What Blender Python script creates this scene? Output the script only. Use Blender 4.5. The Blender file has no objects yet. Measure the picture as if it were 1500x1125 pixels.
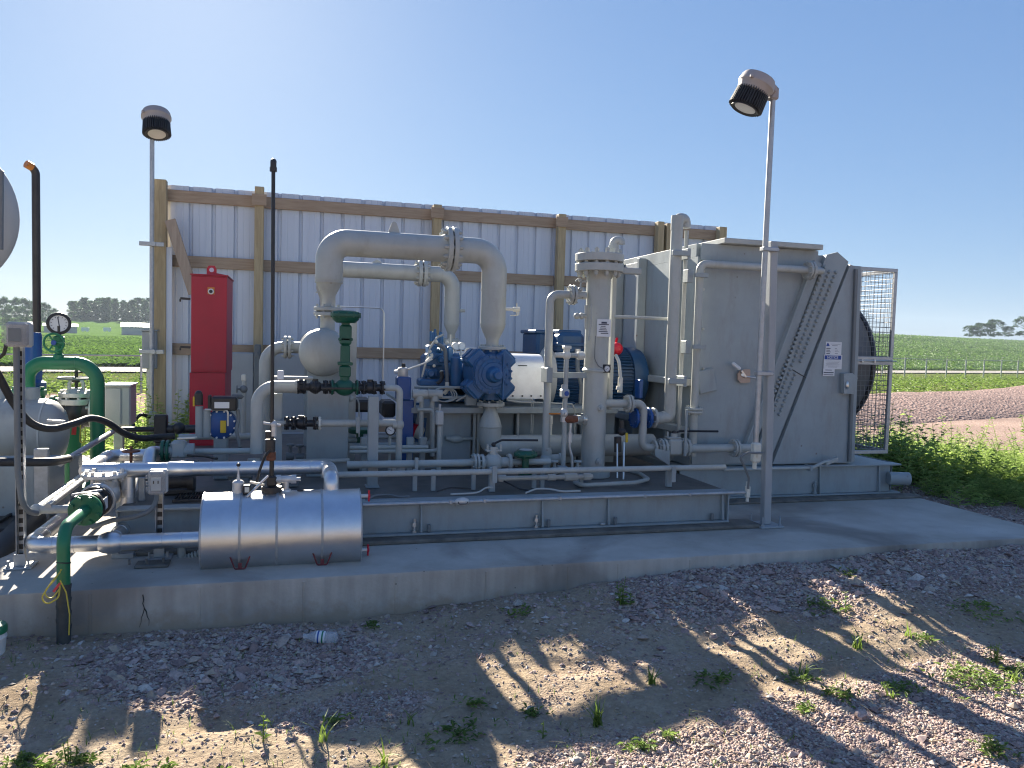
import bpy, bmesh, math, random
from mathutils import Vector, Matrix, noise
random.seed(7)
SC = bpy.context.scene
COL = SC.collection
rad = math.radians
# ------------------------------------------------------------------ camera model (used to lay the plant out at real depths)
FPX, CX, CY, CAMH = 1127.0, 750.0, 562.5, 1.36
YAW, PIT, ROLL = rad(15.9), rad(3.2), 0.028
_f = Vector((math.sin(YAW)*math.cos(PIT), math.cos(YAW)*math.cos(PIT), -math.sin(PIT)))
_r0 = Vector((math.cos(YAW), -math.sin(YAW), 0)); _u0 = _r0.cross(_f)
_r = _r0*math.cos(ROLL) + _u0*math.sin(ROLL)
_u = -_r0*math.sin(ROLL) + _u0*math.cos(ROLL)
CAM = Vector((0, 0, CAMH))
def ray(px, py): return _f + _r*((px-CX)/FPX) - _u*((py-CY)/FPX)
def P(px, py, Y):
    d = ray(px, py); return CAM + d*(Y/d.y)
def PZ(px, py, z=0.0):
    d = ray(px, py); return CAM + d*((z-CAMH)/d.z)
def dep(p): return (Vector(p)-CAM).dot(_f)
def RW(w, p): return 0.5*w*dep(p)/FPX          # radius of something w photo-pixels wide at p
def V(*a): return Vector(a)

# ------------------------------------------------------------------ mesh builder
class MB:
    def __init__(s): s.v = []; s.f = []
    def add(s, vs, fs):
        o = len(s.v); s.v += [tuple(v) for v in vs]; s.f += [tuple(i+o for i in f) for f in fs]; return s
    def box(s, x0, x1, y0, y1, z0, z1, b=0.004, M=None):
        if x0 > x1: x0, x1 = x1, x0
        if y0 > y1: y0, y1 = y1, y0
        if z0 > z1: z0, z1 = z1, z0
        c = V((x0+x1)/2, (y0+y1)/2, (z0+z1)/2); h = V((x1-x0)/2, (y1-y0)/2, (z1-z0)/2)
        b = min(b, 0.45*min(h)*1.0)
        vs = []; ix = {}
        for sx in (-1, 1):
            for sy in (-1, 1):
                for sz in (-1, 1):
                    for k in range(3):
                        q = [sx*(h.x-b), sy*(h.y-b), sz*(h.z-b)]
                        q[k] = (sx, sy, sz)[k]*h[k]
                        ix[(sx, sy, sz, k)] = len(vs); vs.append(Vector(q))
        fs = []
        for k in range(3):
            a, b2 = [i for i in range(3) if i != k]
            for sg in (-1, 1):
                ring = []
                for (p, q) in ((-1, -1), (1, -1), (1, 1), (-1, 1)):
                    t = [0, 0, 0]; t[k] = sg; t[a] = p; t[b2] = q
                    ring.append(ix[(t[0], t[1], t[2], k)])
                fs.append(ring)
        for k in range(3):
            a, b2 = [i for i in range(3) if i != k]
            for p in (-1, 1):
                for q in (-1, 1):
                    t = [0, 0, 0]; t[a] = p; t[b2] = q
                    t[k] = -1; i0 = ix[(*t, a)]; i1 = ix[(*t, b2)]
                    t[k] = 1; i2 = ix[(*t, b2)]; i3 = ix[(*t, a)]
                    fs.append((i0, i1, i2, i3))
        for sx in (-1, 1):
            for sy in (-1, 1):
                for sz in (-1, 1):
                    fs.append(tuple(ix[(sx, sy, sz, k)] for k in range(3)))
        if M is not None: vs = [M @ (v) + c for v in vs]
        else: vs = [v + c for v in vs]
        return s.add(vs, fs)
    def bar(s, p0, p1, w, t, up=None, b=0.003):
        """rectangular bar from p0 to p1, w wide (across), t thick (along up)"""
        p0 = Vector(p0); p1 = Vector(p1); d = (p1-p0); L = d.length; d.normalize()
        up = Vector(up) if up is not None else (V(0, 0, 1) if abs(d.z) < 0.9 else V(0, 1, 0))
        x = d.cross(up).normalized(); u = x.cross(d).normalized()
        M = Matrix((x, d, u)).transposed()
        c = (p0+p1)/2
        n = len(s.v)
        s.box(-w/2, w/2, -L/2, L/2, -t/2, t/2, b)
        s.v[n:] = [tuple(M @ Vector(v) + c) for v in s.v[n:]]
        return s
    def lathe(s, o, d, prof, n=20, cap=True):
        o = Vector(o); d = Vector(d).normalized()
        a = d.orthogonal().normalized(); c = d.cross(a)
        vs = []; fs = []
        for (t, r) in prof:
            for i in range(n):
                an = 2*math.pi*i/n
                vs.append(o + d*t + (a*math.cos(an) + c*math.sin(an))*max(r, 1e-5))
        m = len(prof)
        for j in range(m-1):
            for i in range(n):
                k = (i+1) % n
                fs.append((j*n+i, j*n+k, (j+1)*n+k, (j+1)*n+i))
        if cap:
            fs.append(tuple(range(n))[::-1]); fs.append(tuple((m-1)*n+i for i in range(n)))
        return s.add(vs, fs)
    def cyl(s, p0, p1, r, r2=None, n=18, ch=0.0):
        p0 = Vector(p0); p1 = Vector(p1); L = (p1-p0).length
        r2 = r if r2 is None else r2
        if ch: pr = [(0, r-ch), (ch, r), (L-ch, r2), (L, r2-ch)]
        else: pr = [(0, r), (L, r2)]
        return s.lathe(p0, p1-p0, pr, n)
    def tube(s, pts, r, bend=None, n=14, steps=7):
        pts = [Vector(p) for p in pts]
        bend = 1.6*r*2 if bend is None else bend
        path = [pts[0]]
        for i in range(1, len(pts)-1):
            a, b, c = pts[i-1], pts[i], pts[i+1]
            u = (a-b); w = (c-b); lu, lw = u.length, w.length
            if lu < 1e-6 or lw < 1e-6: continue
            u /= lu; w /= lw
            ang = u.angle(w)
            if ang > 3.05: path.append(b); continue
            t = min(bend/math.tan(ang/2), lu*0.49, lw*0.49)
            R = t*math.tan(ang/2)
            bis = (u+w).normalized(); ctr = b + bis*(R/math.sin(ang/2))
            p0 = b+u*t; p1 = b+w*t
            e0 = (p0-ctr).normalized(); e1 = (p1-ctr).normalized(); th = e0.angle(e1)
            for k in range(steps+1):
                q = k/steps
                if th < 1e-4: path.append(p0.lerp(p1, q)); continue
                path.append(ctr + (e0*math.sin((1-q)*th) + e1*math.sin(q*th))*(R/math.sin(th)))
        path.append(pts[-1])
        cl = [path[0]]
        for q in path[1:]:
            if (q-cl[-1]).length > 1e-5: cl.append(q)
        path = cl
        m = len(path); vs = []; fs = []
        t = (path[1]-path[0]).normalized(); a = t.orthogonal().normalized()
        for i, q in enumerate(path):
            if i == 0: tn = path[1]-path[0]
            elif i == m-1: tn = path[-1]-path[-2]
            else: tn = (path[i+1]-q).normalized() + (q-path[i-1]).normalized()
            tn = tn.normalized()
            a = (a - tn*a.dot(tn)).normalized(); c = tn.cross(a)
            rr = r(i/(m-1)) if callable(r) else r
            for k in range(n):
                an = 2*math.pi*k/n
                vs.append(q + (a*math.cos(an)+c*math.sin(an))*rr)
        for j in range(m-1):
            for i in range(n):
                k = (i+1) % n
                fs.append((j*n+i, j*n+k, (j+1)*n+k, (j+1)*n+i))
        fs.append(tuple(range(n))[::-1]); fs.append(tuple((m-1)*n+i for i in range(n)))
        return s.add(vs, fs)
    def ball(s, o, r, sc=(1, 1, 1), n=16, m=10):
        o = Vector(o); vs = [o+V(0, 0, -r*sc[2])]; fs = []
        for j in range(1, m):
            ph = -math.pi/2 + math.pi*j/m
            for i in range(n):
                th = 2*math.pi*i/n
                vs.append(o + V(r*sc[0]*math.cos(ph)*math.cos(th), r*sc[1]*math.cos(ph)*math.sin(th), r*sc[2]*math.sin(ph)))
        vs.append(o+V(0, 0, r*sc[2])); top = len(vs)-1
        for i in range(n):
            k = (i+1) % n
            fs.append((0, 1+k, 1+i)); fs.append((top, 1+(m-2)*n+i, 1+(m-2)*n+k))
            for j in range(m-2): fs.append((1+j*n+i, 1+j*n+k, 1+(j+1)*n+k, 1+(j+1)*n+i))
        return s.add(vs, fs)
    def flange(s, o, d, R, t, nb=8, rb=None, hole=0.0, both=True):
        """bolted disc centred at o, axis d"""
        o = Vector(o); d = Vector(d).normalized(); c = min(0.004, t*0.2)
        s.lathe(o-d*t/2, d, [(0, R-c), (c, R), (t-c, R), (t, R-c)], 28)
        rb = rb or R*0.085
        a = d.orthogonal().normalized(); e = d.cross(a)
        ext = rb*1.5
        for i in range(nb):
            an = 2*math.pi*(i+0.5)/nb
            q = o + (a*math.cos(an)+e*math.sin(an))*R*0.80
            s.lathe(q-d*(t/2+(ext if both else 0)), d, [(0, rb), (t+ext*(2 if both else 1), rb)], 6)
        return s
    def pair(s, o, d, R, t, gap=0.008, nb=8):
        o = Vector(o); d = Vector(d).normalized()
        for sg in (-1, 1):
            q = o + d*sg*(t/2+gap/2); c = min(0.004, t*0.2)
            s.lathe(q-d*t/2, d, [(0, R-c), (c, R), (t-c, R), (t, R-c)], 30)
        rb = R*0.095; ext = rb*1.7
        a = d.orthogonal().normalized(); e = d.cross(a)
        s.lathe(o-d*gap, d, [(0, R*0.68), (2*gap, R*0.68)], 20)
        for i in range(nb):
            an = 2*math.pi*(i+0.5)/nb
            q = o + (a*math.cos(an)+e*math.sin(an))*R*0.82
            L = 2*t+gap
            s.lathe(q-d*(L/2+ext*1.3), d, [(0, rb*0.55), (ext*0.3, rb*0.55), (ext*0.3+1e-4, rb), (L+ext*2.3, rb), (L+ext*2.3+1e-4, rb*0.55), (L+ext*2.6, rb*0.55)], 6)
        return s
    def prism(s, pts, d):
        """closed polygon of 3D points extruded by vector d"""
        n = len(pts); pts = [Vector(p) for p in pts]; d = Vector(d)
        vs = pts + [p+d for p in pts]
        fs = [tuple(range(n)), tuple(range(n, 2*n))[::-1]]
        for i in range(n): fs.append((i, (i+1) % n, n+(i+1) % n, n+i))
        return s.add(vs, fs)
    def build(s, name, mat, parent=None, smooth=35, fix=True):
        me = bpy.data.meshes.new(name); me.from_pydata(s.v, [], s.f)
        if fix:
            bm = bmesh.new(); bm.from_mesh(me); bmesh.ops.recalc_face_normals(bm, faces=bm.faces); bm.to_mesh(me); bm.free()
        if smooth:
            me.polygons.foreach_set('use_smooth', [True]*len(me.polygons)); me.set_sharp_from_angle(angle=rad(smooth))
        me.materials.append(mat)
        o = bpy.data.objects.new(name, me); COL.objects.link(o)
        if parent is not None:
            o.parent = parent
            T = parent.location.copy() if parent.parent is None else Vector((0, 0, 0))
            o.matrix_parent_inverse = Matrix.Translation(-T)
        return o

def tag(o, label, cat, group=None):
    o['label'] = label; o['category'] = cat
    if group: o['group'] = group
    return o
def thing(name, label, cat, loc, group=None):
    o = bpy.data.objects.new(name, None); COL.objects.link(o); o.empty_display_size = 0.1
    o.location = loc
    return tag(o, label, cat, group)
def kind(o, k): o['kind'] = k; return o
def copy_tree(o, loc, label=None, group=None, rz=None, sc=None):
    r = o.copy(); COL.objects.link(r); r.location = loc
    if label: r['label'] = label
    if group: r['group'] = group
    if rz is not None: r.rotation_euler = (0, 0, rz)
    if sc is not None: r.scale = sc
    for ch in list(o.children):
        c = ch.copy(); COL.objects.link(c); c.parent = r
        for g in list(ch.children):
            d = g.copy(); COL.objects.link(d); d.parent = c
    return r
def snap(pts, tol=0.16):
    """make nearly axis-parallel runs of a pipe exactly axis-parallel"""
    out = [Vector(pts[0])]
    for q in pts[1:]:
        q = Vector(q); p = out[-1]; d = q-p
        k = max(range(3), key=lambda i: abs(d[i]))
        for i in range(3):
            if i != k and abs(d[i]) < tol*abs(d[k]): q[i] = p[i]
        out.append(q)
    return out
def L3(pts, Y=None, sn=True):
    """photo points (px, py[, Y]) to 3D"""
    o = [P(p[0], p[1], p[2] if len(p) > 2 else Y) for p in pts]
    return snap(o) if sn else o

# ------------------------------------------------------------------ materials
def nt(name):
    m = bpy.data.materials.new(name); m.use_nodes = True
    t = m.node_tree; b = t.nodes['Principled BSDF']
    return m, t, b
def nd(t, typ, **kw):
    n = t.nodes.new(typ)
    for k, v in kw.items():
        if k.startswith('i_'):
            n.inputs[k[2:].replace('_', ' ')].default_value = v
        else: setattr(n, k, v)
    return n
def ramp(t, src, stops):
    r = t.nodes.new('ShaderNodeValToRGB'); e = r.color_ramp.elements
    while len(e) < len(stops): e.new(0.5)
    for i, (p, c) in enumerate(stops):
        e[i].position = p; e[i].color = (*c, 1) if len(c) == 3 else c
    t.links.new(src, r.inputs['Fac']); return r
def mixc(t, fac, a, b, mode='MIX'):
    m = t.nodes.new('ShaderNodeMix'); m.data_type = 'RGBA'; m.blend_type = mode
    for sock, v in ((m.inputs[0], fac), (m.inputs[6], a), (m.inputs[7], b)):
        if hasattr(v, 'is_output'): t.links.new(v, sock)
        elif isinstance(v, (int, float)): sock.default_value = v
        else: sock.default_value = (*v, 1)
    return m.outputs[2]
def paint(name, col, rough=0.45, metal=0.0, var=0.12, sc=6.0, bump=0.02, dirt=0.0, dcol=(0.12, 0.1, 0.08), coat=0.0, spec=0.5, wave=0, rust=0):
    """painted / bare surface with mottling, uneven gloss, fine bump and optional grime patches"""
    m, t, b = nt(name); L = t.links.new
    tc = nd(t, 'ShaderNodeTexCoord'); co = tc.outputs['Object']
    n1 = nd(t, 'ShaderNodeTexNoise', i_Scale=sc, i_Detail=6.0, i_Roughness=0.62); L(co, n1.inputs['Vector'])
    n2 = nd(t, 'ShaderNodeTexNoise', i_Scale=sc*14, i_Detail=4.0); L(co, n2.inputs['Vector'])
    lo = tuple(max(0, c*(1-var)) for c in col); hi = tuple(min(1, c*(1+var)) for c in col)
    r = ramp(t, n1.outputs['Fac'], [(0.3, lo), (0.7, hi)])
    c = r.outputs['Color']
    if dirt:
        mp = nd(t, 'ShaderNodeMapping'); mp.inputs['Scale'].default_value = (3.2, 3.2, 0.9); L(co, mp.inputs['Vector'])
        n3 = nd(t, 'ShaderNodeTexNoise', i_Scale=2.2, i_Detail=8.0, i_Roughness=0.7); L(mp.outputs['Vector'], n3.inputs['Vector'])
        d = ramp(t, n3.outputs['Fac'], [(0.5, (0, 0, 0)), (0.78, (dirt, dirt, dirt))])
        c = mixc(t, d.outputs['Color'], c, dcol)
    if rust:
        v1 = nd(t, 'ShaderNodeTexVoronoi', i_Scale=9.0); L(co, v1.inputs['Vector']); v2 = nd(t, 'ShaderNodeTexNoise', i_Scale=2.6, i_Detail=3.0); L(co, v2.inputs['Vector'])
        a1 = ramp(t, v1.outputs['Distance'], [(0.05, (1, 1, 1)), (0.1, (0, 0, 0))]); a2 = ramp(t, v2.outputs['Fac'], [(0.56, (0, 0, 0)), (0.62, (rust, rust, rust))])
        c = mixc(t, mixc(t, 1.0, a1.outputs['Color'], a2.outputs['Color'], 'MULTIPLY'), c, (0.13, 0.07, 0.045))
    L(c, b.inputs['Base Color'])
    rr = nd(t, 'ShaderNodeMapRange'); rr.inputs['To Min'].default_value = max(0.05, rough-0.09); rr.inputs['To Max'].default_value = min(1, rough+0.12)
    L(n1.outputs['Fac'], rr.inputs['Value']); L(rr.outputs['Result'], b.inputs['Roughness'])
    b.inputs['Metallic'].default_value = metal
    b.inputs['Specular IOR Level'].default_value = spec
    if coat: b.inputs['Coat Weight'].default_value = coat; b.inputs['Coat Roughness'].default_value = 0.15
    if bump:
        bp = nd(t, 'ShaderNodeBump'); bp.inputs['Strength'].default_value = 0.25; bp.inputs['Distance'].default_value = bump*0.1
        L(n2.outputs['Fac'], bp.inputs['Height']); L(bp.outputs['Normal'], b.inputs['Normal'])
        if wave:
            n4 = nd(t, 'ShaderNodeTexNoise', i_Scale=2.4, i_Detail=1.0); L(co, n4.inputs['Vector'])
            b4 = nd(t, 'ShaderNodeBump'); b4.inputs['Strength'].default_value = wave; b4.inputs['Distance'].default_value = .03
            L(n4.outputs['Fac'], b4.inputs['Height']); L(bp.outputs['Normal'], b4.inputs['Normal']); L(b4.outputs['Normal'], b.inputs['Normal'])
    return m

M = {}
M['grey'] = paint('grey_paint', (0.295, 0.335, 0.345), 0.42, var=0.09, sc=3, dirt=0.55, dcol=(0.21, 0.19, 0.16), wave=.5, rust=.7)
M['grey_lt'] = paint('grey_pipe_paint', (0.40, 0.415, 0.39), 0.38, var=0.09, sc=4, dirt=0.5, dcol=(0.24, 0.21, 0.165), rust=.6)
M['grey_dk'] = paint('dark_grey_paint', (0.16, 0.175, 0.18), 0.5, var=0.1, dirt=0.3)
M['fanring'] = paint('fan_ring_grey', (0.14, 0.148, 0.155), 0.5, var=0.15)
M['tankgrey'] = paint('tank_grey', (0.33, 0.34, 0.325), 0.42, var=0.1, sc=3, dirt=0.5, dcol=(0.16, 0.14, 0.12))
M['motorblue'] = paint('motor_blue', (0.012, 0.062, 0.155), 0.42, var=0.2, sc=6, dirt=0.35, dcol=(0.1, 0.11, 0.12))
M['panel'] = paint('cabinet_grey', (0.33, 0.35, 0.36), 0.45, var=0.05)
M['boxgrey'] = paint('box_grey', (0.42, 0.43, 0.42), 0.5, var=0.05)
M['deck'] = paint('deck_plate', (0.12, 0.115, 0.105), 0.6, var=0.35, sc=5, dirt=0.6, dcol=(0.22, 0.19, 0.15))
M['blue'] = paint('blue_paint', (0.02, 0.105, 0.25), 0.38, var=0.2, sc=7, dirt=0.45, dcol=(0.09, 0.11, 0.14))
M['blue_br'] = paint('bright_blue_paint', (0.008, 0.068, 0.25), 0.36, var=0.15)
M['green'] = paint('green_pipe_paint', (0.012, 0.17, 0.075), 0.34, var=0.12, sc=5, dirt=0.15)
M['green_dk'] = paint('dark_green_paint', (0.008, 0.085, 0.05), 0.38, var=0.15)
M['red'] = paint('red_paint', (0.41, 0.007, 0.028), 0.42, var=0.12, sc=2, dirt=0.4, dcol=(0.24, 0.03, 0.045))
M['redcap'] = paint('red_plastic', (0.6, 0.012, 0.03), 0.35, var=0.05)
M['black'] = paint('black_paint', (0.018, 0.018, 0.02), 0.4, var=0.3)
M['rubber'] = paint('black_rubber', (0.02, 0.02, 0.021), 0.55, var=0.2)
M['dark_steel'] = paint('weathered_dark_steel', (0.045, 0.04, 0.038), 0.45, metal=0.3, var=0.3)
M['rust'] = paint('rusty_steel', (0.17, 0.06, 0.03), 0.75, var=0.4, sc=30)
M['orange'] = paint('orange_pipe_cap', (0.55, 0.19, 0.025), 0.4, var=0.15)
M['yellow'] = paint('yellow_paint', (0.62, 0.42, 0.02), 0.45, var=0.1)
M['white'] = paint('white_plate', (0.72, 0.72, 0.71), 0.5, var=0.06)
M['ink'] = paint('printed_ink', (0.06, 0.06, 0.09), 0.6, var=0.1)
M['inkblue'] = paint('printed_blue', (0.02, 0.07, 0.3), 0.5, var=0.05)
M['lens'] = paint('frosted_lens', (0.55, 0.54, 0.52), 0.3, var=0.05)
M['clear'] = paint('clear_cover', (0.4, 0.4, 0.4), 0.2, var=0.08, coat=0.5)
def see_through():
    m = M['clear']; t = m.node_tree; b = t.nodes['Principled BSDF']; tr = t.nodes.new('ShaderNodeBsdfTransparent'); ms = t.nodes.new('ShaderNodeMixShader'); ms.inputs[0].default_value = .42
    t.links.new(tr.outputs[0], ms.inputs[1]); t.links.new(b.outputs[0], ms.inputs[2]); t.links.new(ms.outputs[0], t.nodes['Material Output'].inputs['Surface'])
see_through()
M['galv'] = paint('galvanised_steel', (0.42, 0.43, 0.435), 0.42, metal=0.55, var=0.16, sc=22)
M['wire'] = paint('galvanised_wire', (0.22, 0.225, 0.23), 0.5, metal=0.3)
M['chrome'] = paint('bare_steel', (0.66, 0.66, 0.64), 0.3, metal=0.9, var=0.1)
M['bare'] = paint('plain_metal', (0.6, 0.58, 0.55), 0.45, metal=0.5, var=0.2, sc=14)
M['guard'] = paint('guard_sheet', (0.72, 0.73, 0.74), 0.4, metal=0.55, var=0.12, sc=6, dirt=0.25, dcol=(0.4, 0.38, 0.34))
M['lamp_body'] = paint('lamp_housing', (0.33, 0.3, 0.29), 0.5, var=0.08)
M['lamp_dark'] = paint('lamp_heat_sink', (0.03, 0.032, 0.036), 0.5, var=0.15)
M['tape'] = paint('wrapping_tape', (0.05, 0.055, 0.055), 0.62, var=0.3, sc=18)
M['redcoat'] = paint('red_primer', (0.16, 0.025, 0.03), 0.6, var=0.3)
M['pinkred'] = paint('red_ribbon', (0.75, 0.06, 0.05), 0.5, var=0.05)
M['wire_y'] = paint('yellow_wire', (0.55, 0.45, 0.06), 0.5, var=0.1)
M['copper'] = paint('copper_plate', (0.47, 0.34, 0.26), 0.5, metal=0.3, var=0.15, sc=30)
M['ivory'] = paint('ivory_fitting', (0.66, 0.64, 0.55), 0.45, var=0.06)

def jacket():
    """thin aluminium cladding: soft mirror with fine stucco and hand-smears"""
    m, t, b = nt('aluminium_jacket'); L = t.links.new
    tc = nd(t, 'ShaderNodeTexCoord'); co = tc.outputs['Object']
    n1 = nd(t, 'ShaderNodeTexNoise', i_Scale=9.0, i_Detail=7.0, i_Roughness=0.65); L(co, n1.inputs['Vector'])
    n2 = nd(t, 'ShaderNodeTexVoronoi', i_Scale=170.0); L(co, n2.inputs['Vector'])
    n3 = nd(t, 'ShaderNodeTexNoise', i_Scale=3.0, i_Detail=3.0); L(co, n3.inputs['Vector'])
    r = ramp(t, n1.outputs['Fac'], [(0.3, (0.62, 0.625, 0.635)), (0.7, (0.72, 0.725, 0.735))]); L(r.outputs['Color'], b.inputs['Base Color'])
    rr = nd(t, 'ShaderNodeMapRange'); rr.inputs['To Min'].default_value = 0.33; rr.inputs['To Max'].default_value = 0.43
    L(n1.outputs['Fac'], rr.inputs['Value']); L(rr.outputs['Result'], b.inputs['Roughness'])
    b.inputs['Metallic'].default_value = 1.0
    bp = nd(t, 'ShaderNodeBump'); bp.inputs['Strength'].default_value = 0.22; bp.inputs['Distance'].default_value = 0.0012
    L(n2.outputs['Distance'], bp.inputs['Height'])
    bp2 = nd(t, 'ShaderNodeBump'); bp2.inputs['Strength'].default_value = 0.10; bp2.inputs['Distance'].default_value = 0.004
    L(n3.outputs['Fac'], bp2.inputs['Height']); L(bp.outputs['Normal'], bp2.inputs['Normal']); L(bp2.outputs['Normal'], b.inputs['Normal'])
    return m
M['jacket'] = jacket()

def wood(name, a, c, axis):
    m, t, b = nt(name); L = t.links.new
    tc = nd(t, 'ShaderNodeTexCoord'); mp = nd(t, 'ShaderNodeMapping'); L(tc.outputs['Object'], mp.inputs['Vector'])
    mp.inputs['Scale'].default_value = (1.2, 14, 14) if axis == 'x' else (14, 14, 1.2)
    n = nd(t, 'ShaderNodeTexNoise', i_Scale=2.5, i_Detail=8.0, i_Roughness=0.6, i_Distortion=0.6); L(mp.outputs['Vector'], n.inputs['Vector'])
    r = ramp(t, n.outputs['Fac'], [(0.28, a), (0.72, c)])
    k = nd(t, 'ShaderNodeTexVoronoi', i_Scale=2.3); L(tc.outputs['Object'], k.inputs['Vector'])
    kr = ramp(t, k.outputs['Distance'], [(0.03, (1, 1, 1)), (0.07, (0, 0, 0))])
    L(mixc(t, kr.outputs['Color'], r.outputs['Color'], (0.1, 0.05, 0.025)), b.inputs['Base Color'])
    b.inputs['Roughness'].default_value = 0.75
    bp = nd(t, 'ShaderNodeBump'); bp.inputs['Strength'].default_value = 0.3; bp.inputs['Distance'].default_value = 0.004
    L(n.outputs['Fac'], bp.inputs['Height']); L(bp.outputs['Normal'], b.inputs['Normal'])
    return m
M['wood_v'] = wood('pine_post', (0.33, 0.25, 0.14), (0.50, 0.40, 0.24), 'z')
M['wood_h'] = wood('pine_rail', (0.29, 0.2, 0.13), (0.44, 0.33, 0.23), 'x')
M['wood_old'] = wood('weathered_board', (0.28, 0.21, 0.16), (0.42, 0.33, 0.25), 'z')

def siding():
    m, t, b = nt('white_siding'); L = t.links.new
    tc = nd(t, 'ShaderNodeTexCoord'); co = tc.outputs['Object']
    mp = nd(t, 'ShaderNodeMapping'); mp.inputs['Scale'].default_value = (6, 6, 0.35); L(co, mp.inputs['Vector'])
    n = nd(t, 'ShaderNodeTexNoise', i_Scale=2.0, i_Detail=6.0); L(mp.outputs['Vector'], n.inputs['Vector'])
    r = ramp(t, n.outputs['Fac'], [(0.3, (0.55, 0.59, 0.66)), (0.7, (0.60, 0.64, 0.71))])
    L(r.outputs['Color'], b.inputs['Base Color']); b.inputs['Roughness'].default_value = 0.4
    return m
M['siding'] = siding()

def concrete():
    m, t, b = nt('concrete'); L = t.links.new
    tc = nd(t, 'ShaderNodeTexCoord'); co = tc.outputs['Object']
    a = nd(t, 'ShaderNodeTexNoise', i_Scale=1.1, i_Detail=9.0, i_Roughness=0.65); L(co, a.inputs['Vector'])
    f = nd(t, 'ShaderNodeTexNoise', i_Scale=60.0, i_Detail=4.0); L(co, f.inputs['Vector'])
    r = ramp(t, a.outputs['Fac'], [(0.3, (0.30, 0.27, 0.225)), (0.5, (0.42, 0.385, 0.335)), (0.72, (0.54, 0.51, 0.46))])
    # damp / oil stains with their own outline
    s = nd(t, 'ShaderNodeTexNoise', i_Scale=0.9, i_Detail=7.0, i_Distortion=0.8); L(co, s.inputs['Vector'])
    sr = ramp(t, s.outputs['Fac'], [(0.5, (0, 0, 0)), (0.64, (0.75, 0.75, 0.75))])
    c = mixc(t, sr.outputs['Color'], r.outputs['Color'], (0.2, 0.175, 0.15))
    # pour lines down the form face
    mp = nd(t, 'ShaderNodeMapping'); mp.inputs['Scale'].default_value = (9, 0.2, 0.8); L(co, mp.inputs['Vector'])
    st = nd(t, 'ShaderNodeTexNoise', i_Scale=1.6, i_Detail=4.0); L(mp.outputs['Vector'], st.inputs['Vector'])
    stx = ramp(t, st.outputs['Fac'], [(0.35, (0.82, 0.81, 0.8)), (0.65, (1.06, 1.06, 1.05))])
    gnm = nd(t, 'ShaderNodeNewGeometry'); sn_ = nd(t, 'ShaderNodeSeparateXYZ'); L(gnm.outputs['Normal'], sn_.inputs[0]); vm = nd(t, 'ShaderNodeMapRange'); vm.inputs['To Min'].default_value = 0.9; vm.inputs['To Max'].default_value = 0.0; L(sn_.outputs['Z'], vm.inputs['Value'])
    c = mixc(t, vm.outputs['Result'], c, stx.outputs['Color'], 'MULTIPLY')
    v = nd(t, 'ShaderNodeTexVoronoi', i_Scale=17.0); L(co, v.inputs['Vector'])
    vr = ramp(t, v.outputs['Distance'], [(0.06, (1, 1, 1)), (0.1, (0, 0, 0))])
    g = nd(t, 'ShaderNodeTexNoise', i_Scale=3.3, i_Detail=2.0); L(co, g.inputs['Vector'])
    gr = ramp(t, g.outputs['Fac'], [(0.55, (0, 0, 0)), (0.6, (0.8, 0.8, 0.8))])
    pit = mixc(t, 1.0, vr.outputs['Color'], gr.outputs['Color'], 'MULTIPLY')
    c = mixc(t, pit, c, (0.1, 0.09, 0.08))
    # soil splashed and crusted along the foot of the pour, with a ragged outline
    sz = nd(t, 'ShaderNodeSeparateXYZ'); L(co, sz.inputs[0]); sn2 = nd(t, 'ShaderNodeTexNoise', i_Scale=7.0, i_Detail=7.0, i_Roughness=0.7); L(co, sn2.inputs['Vector'])
    sa = nd(t, 'ShaderNodeMath', operation='MULTIPLY_ADD'); L(sn2.outputs['Fac'], sa.inputs[0]); sa.inputs[1].default_value = 0.34; L(sz.outputs['Z'], sa.inputs[2])
    sm_ = nd(t, 'ShaderNodeMapRange'); sm_.inputs['From Min'].default_value = 0.035; sm_.inputs['From Max'].default_value = -0.05; sm_.inputs['To Max'].default_value = 0.75; L(sa.outputs[0], sm_.inputs['Value'])
    c = mixc(t, sm_.outputs['Result'], c, (0.3, 0.235, 0.165))
    L(c, b.inputs['Base Color']); b.inputs['Roughness'].default_value = 0.85
    bp = nd(t, 'ShaderNodeBump'); bp.inputs['Strength'].default_value = 0.4; bp.inputs['Distance'].default_value = 0.004
    L(f.outputs['Fac'], bp.inputs['Height']); L(bp.outputs['Normal'], b.inputs['Normal'])
    return m
M['concrete'] = concrete()

def leafmat(name, a, c, sc=3.0, tr=0.35):
    m, t, b = nt(name); L = t.links.new
    g = nd(t, 'ShaderNodeNewGeometry')
    tc = nd(t, 'ShaderNodeTexCoord')
    n = nd(t, 'ShaderNodeTexNoise', i_Scale=sc, i_Detail=3.0); L(tc.outputs['Object'], n.inputs['Vector'])
    mx = nd(t, 'ShaderNodeMath', operation='ADD'); L(n.outputs['Fac'], mx.inputs[0])
    ml = nd(t, 'ShaderNodeMath', operation='MULTIPLY'); L(g.outputs['Random Per Island'], ml.inputs[0]); ml.inputs[1].default_value = 0.45
    L(ml.outputs[0], mx.inputs[1])
    r = ramp(t, mx.outputs[0], [(0.4, a), (1.0, c)])
    L(r.outputs['Color'], b.inputs['Base Color']); b.inputs['Roughness'].default_value = 0.55
    tl = nd(t, 'ShaderNodeBsdfTranslucent'); L(r.outputs['Color'], tl.inputs['Color'])
    ms = nd(t, 'ShaderNodeMixShader'); ms.inputs[0].default_value = tr
    L(b.outputs[0], ms.inputs[1]); L(tl.outputs[0], ms.inputs[2])
    L(ms.outputs[0], t.nodes['Material Output'].inputs['Surface'])
    return m
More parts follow.
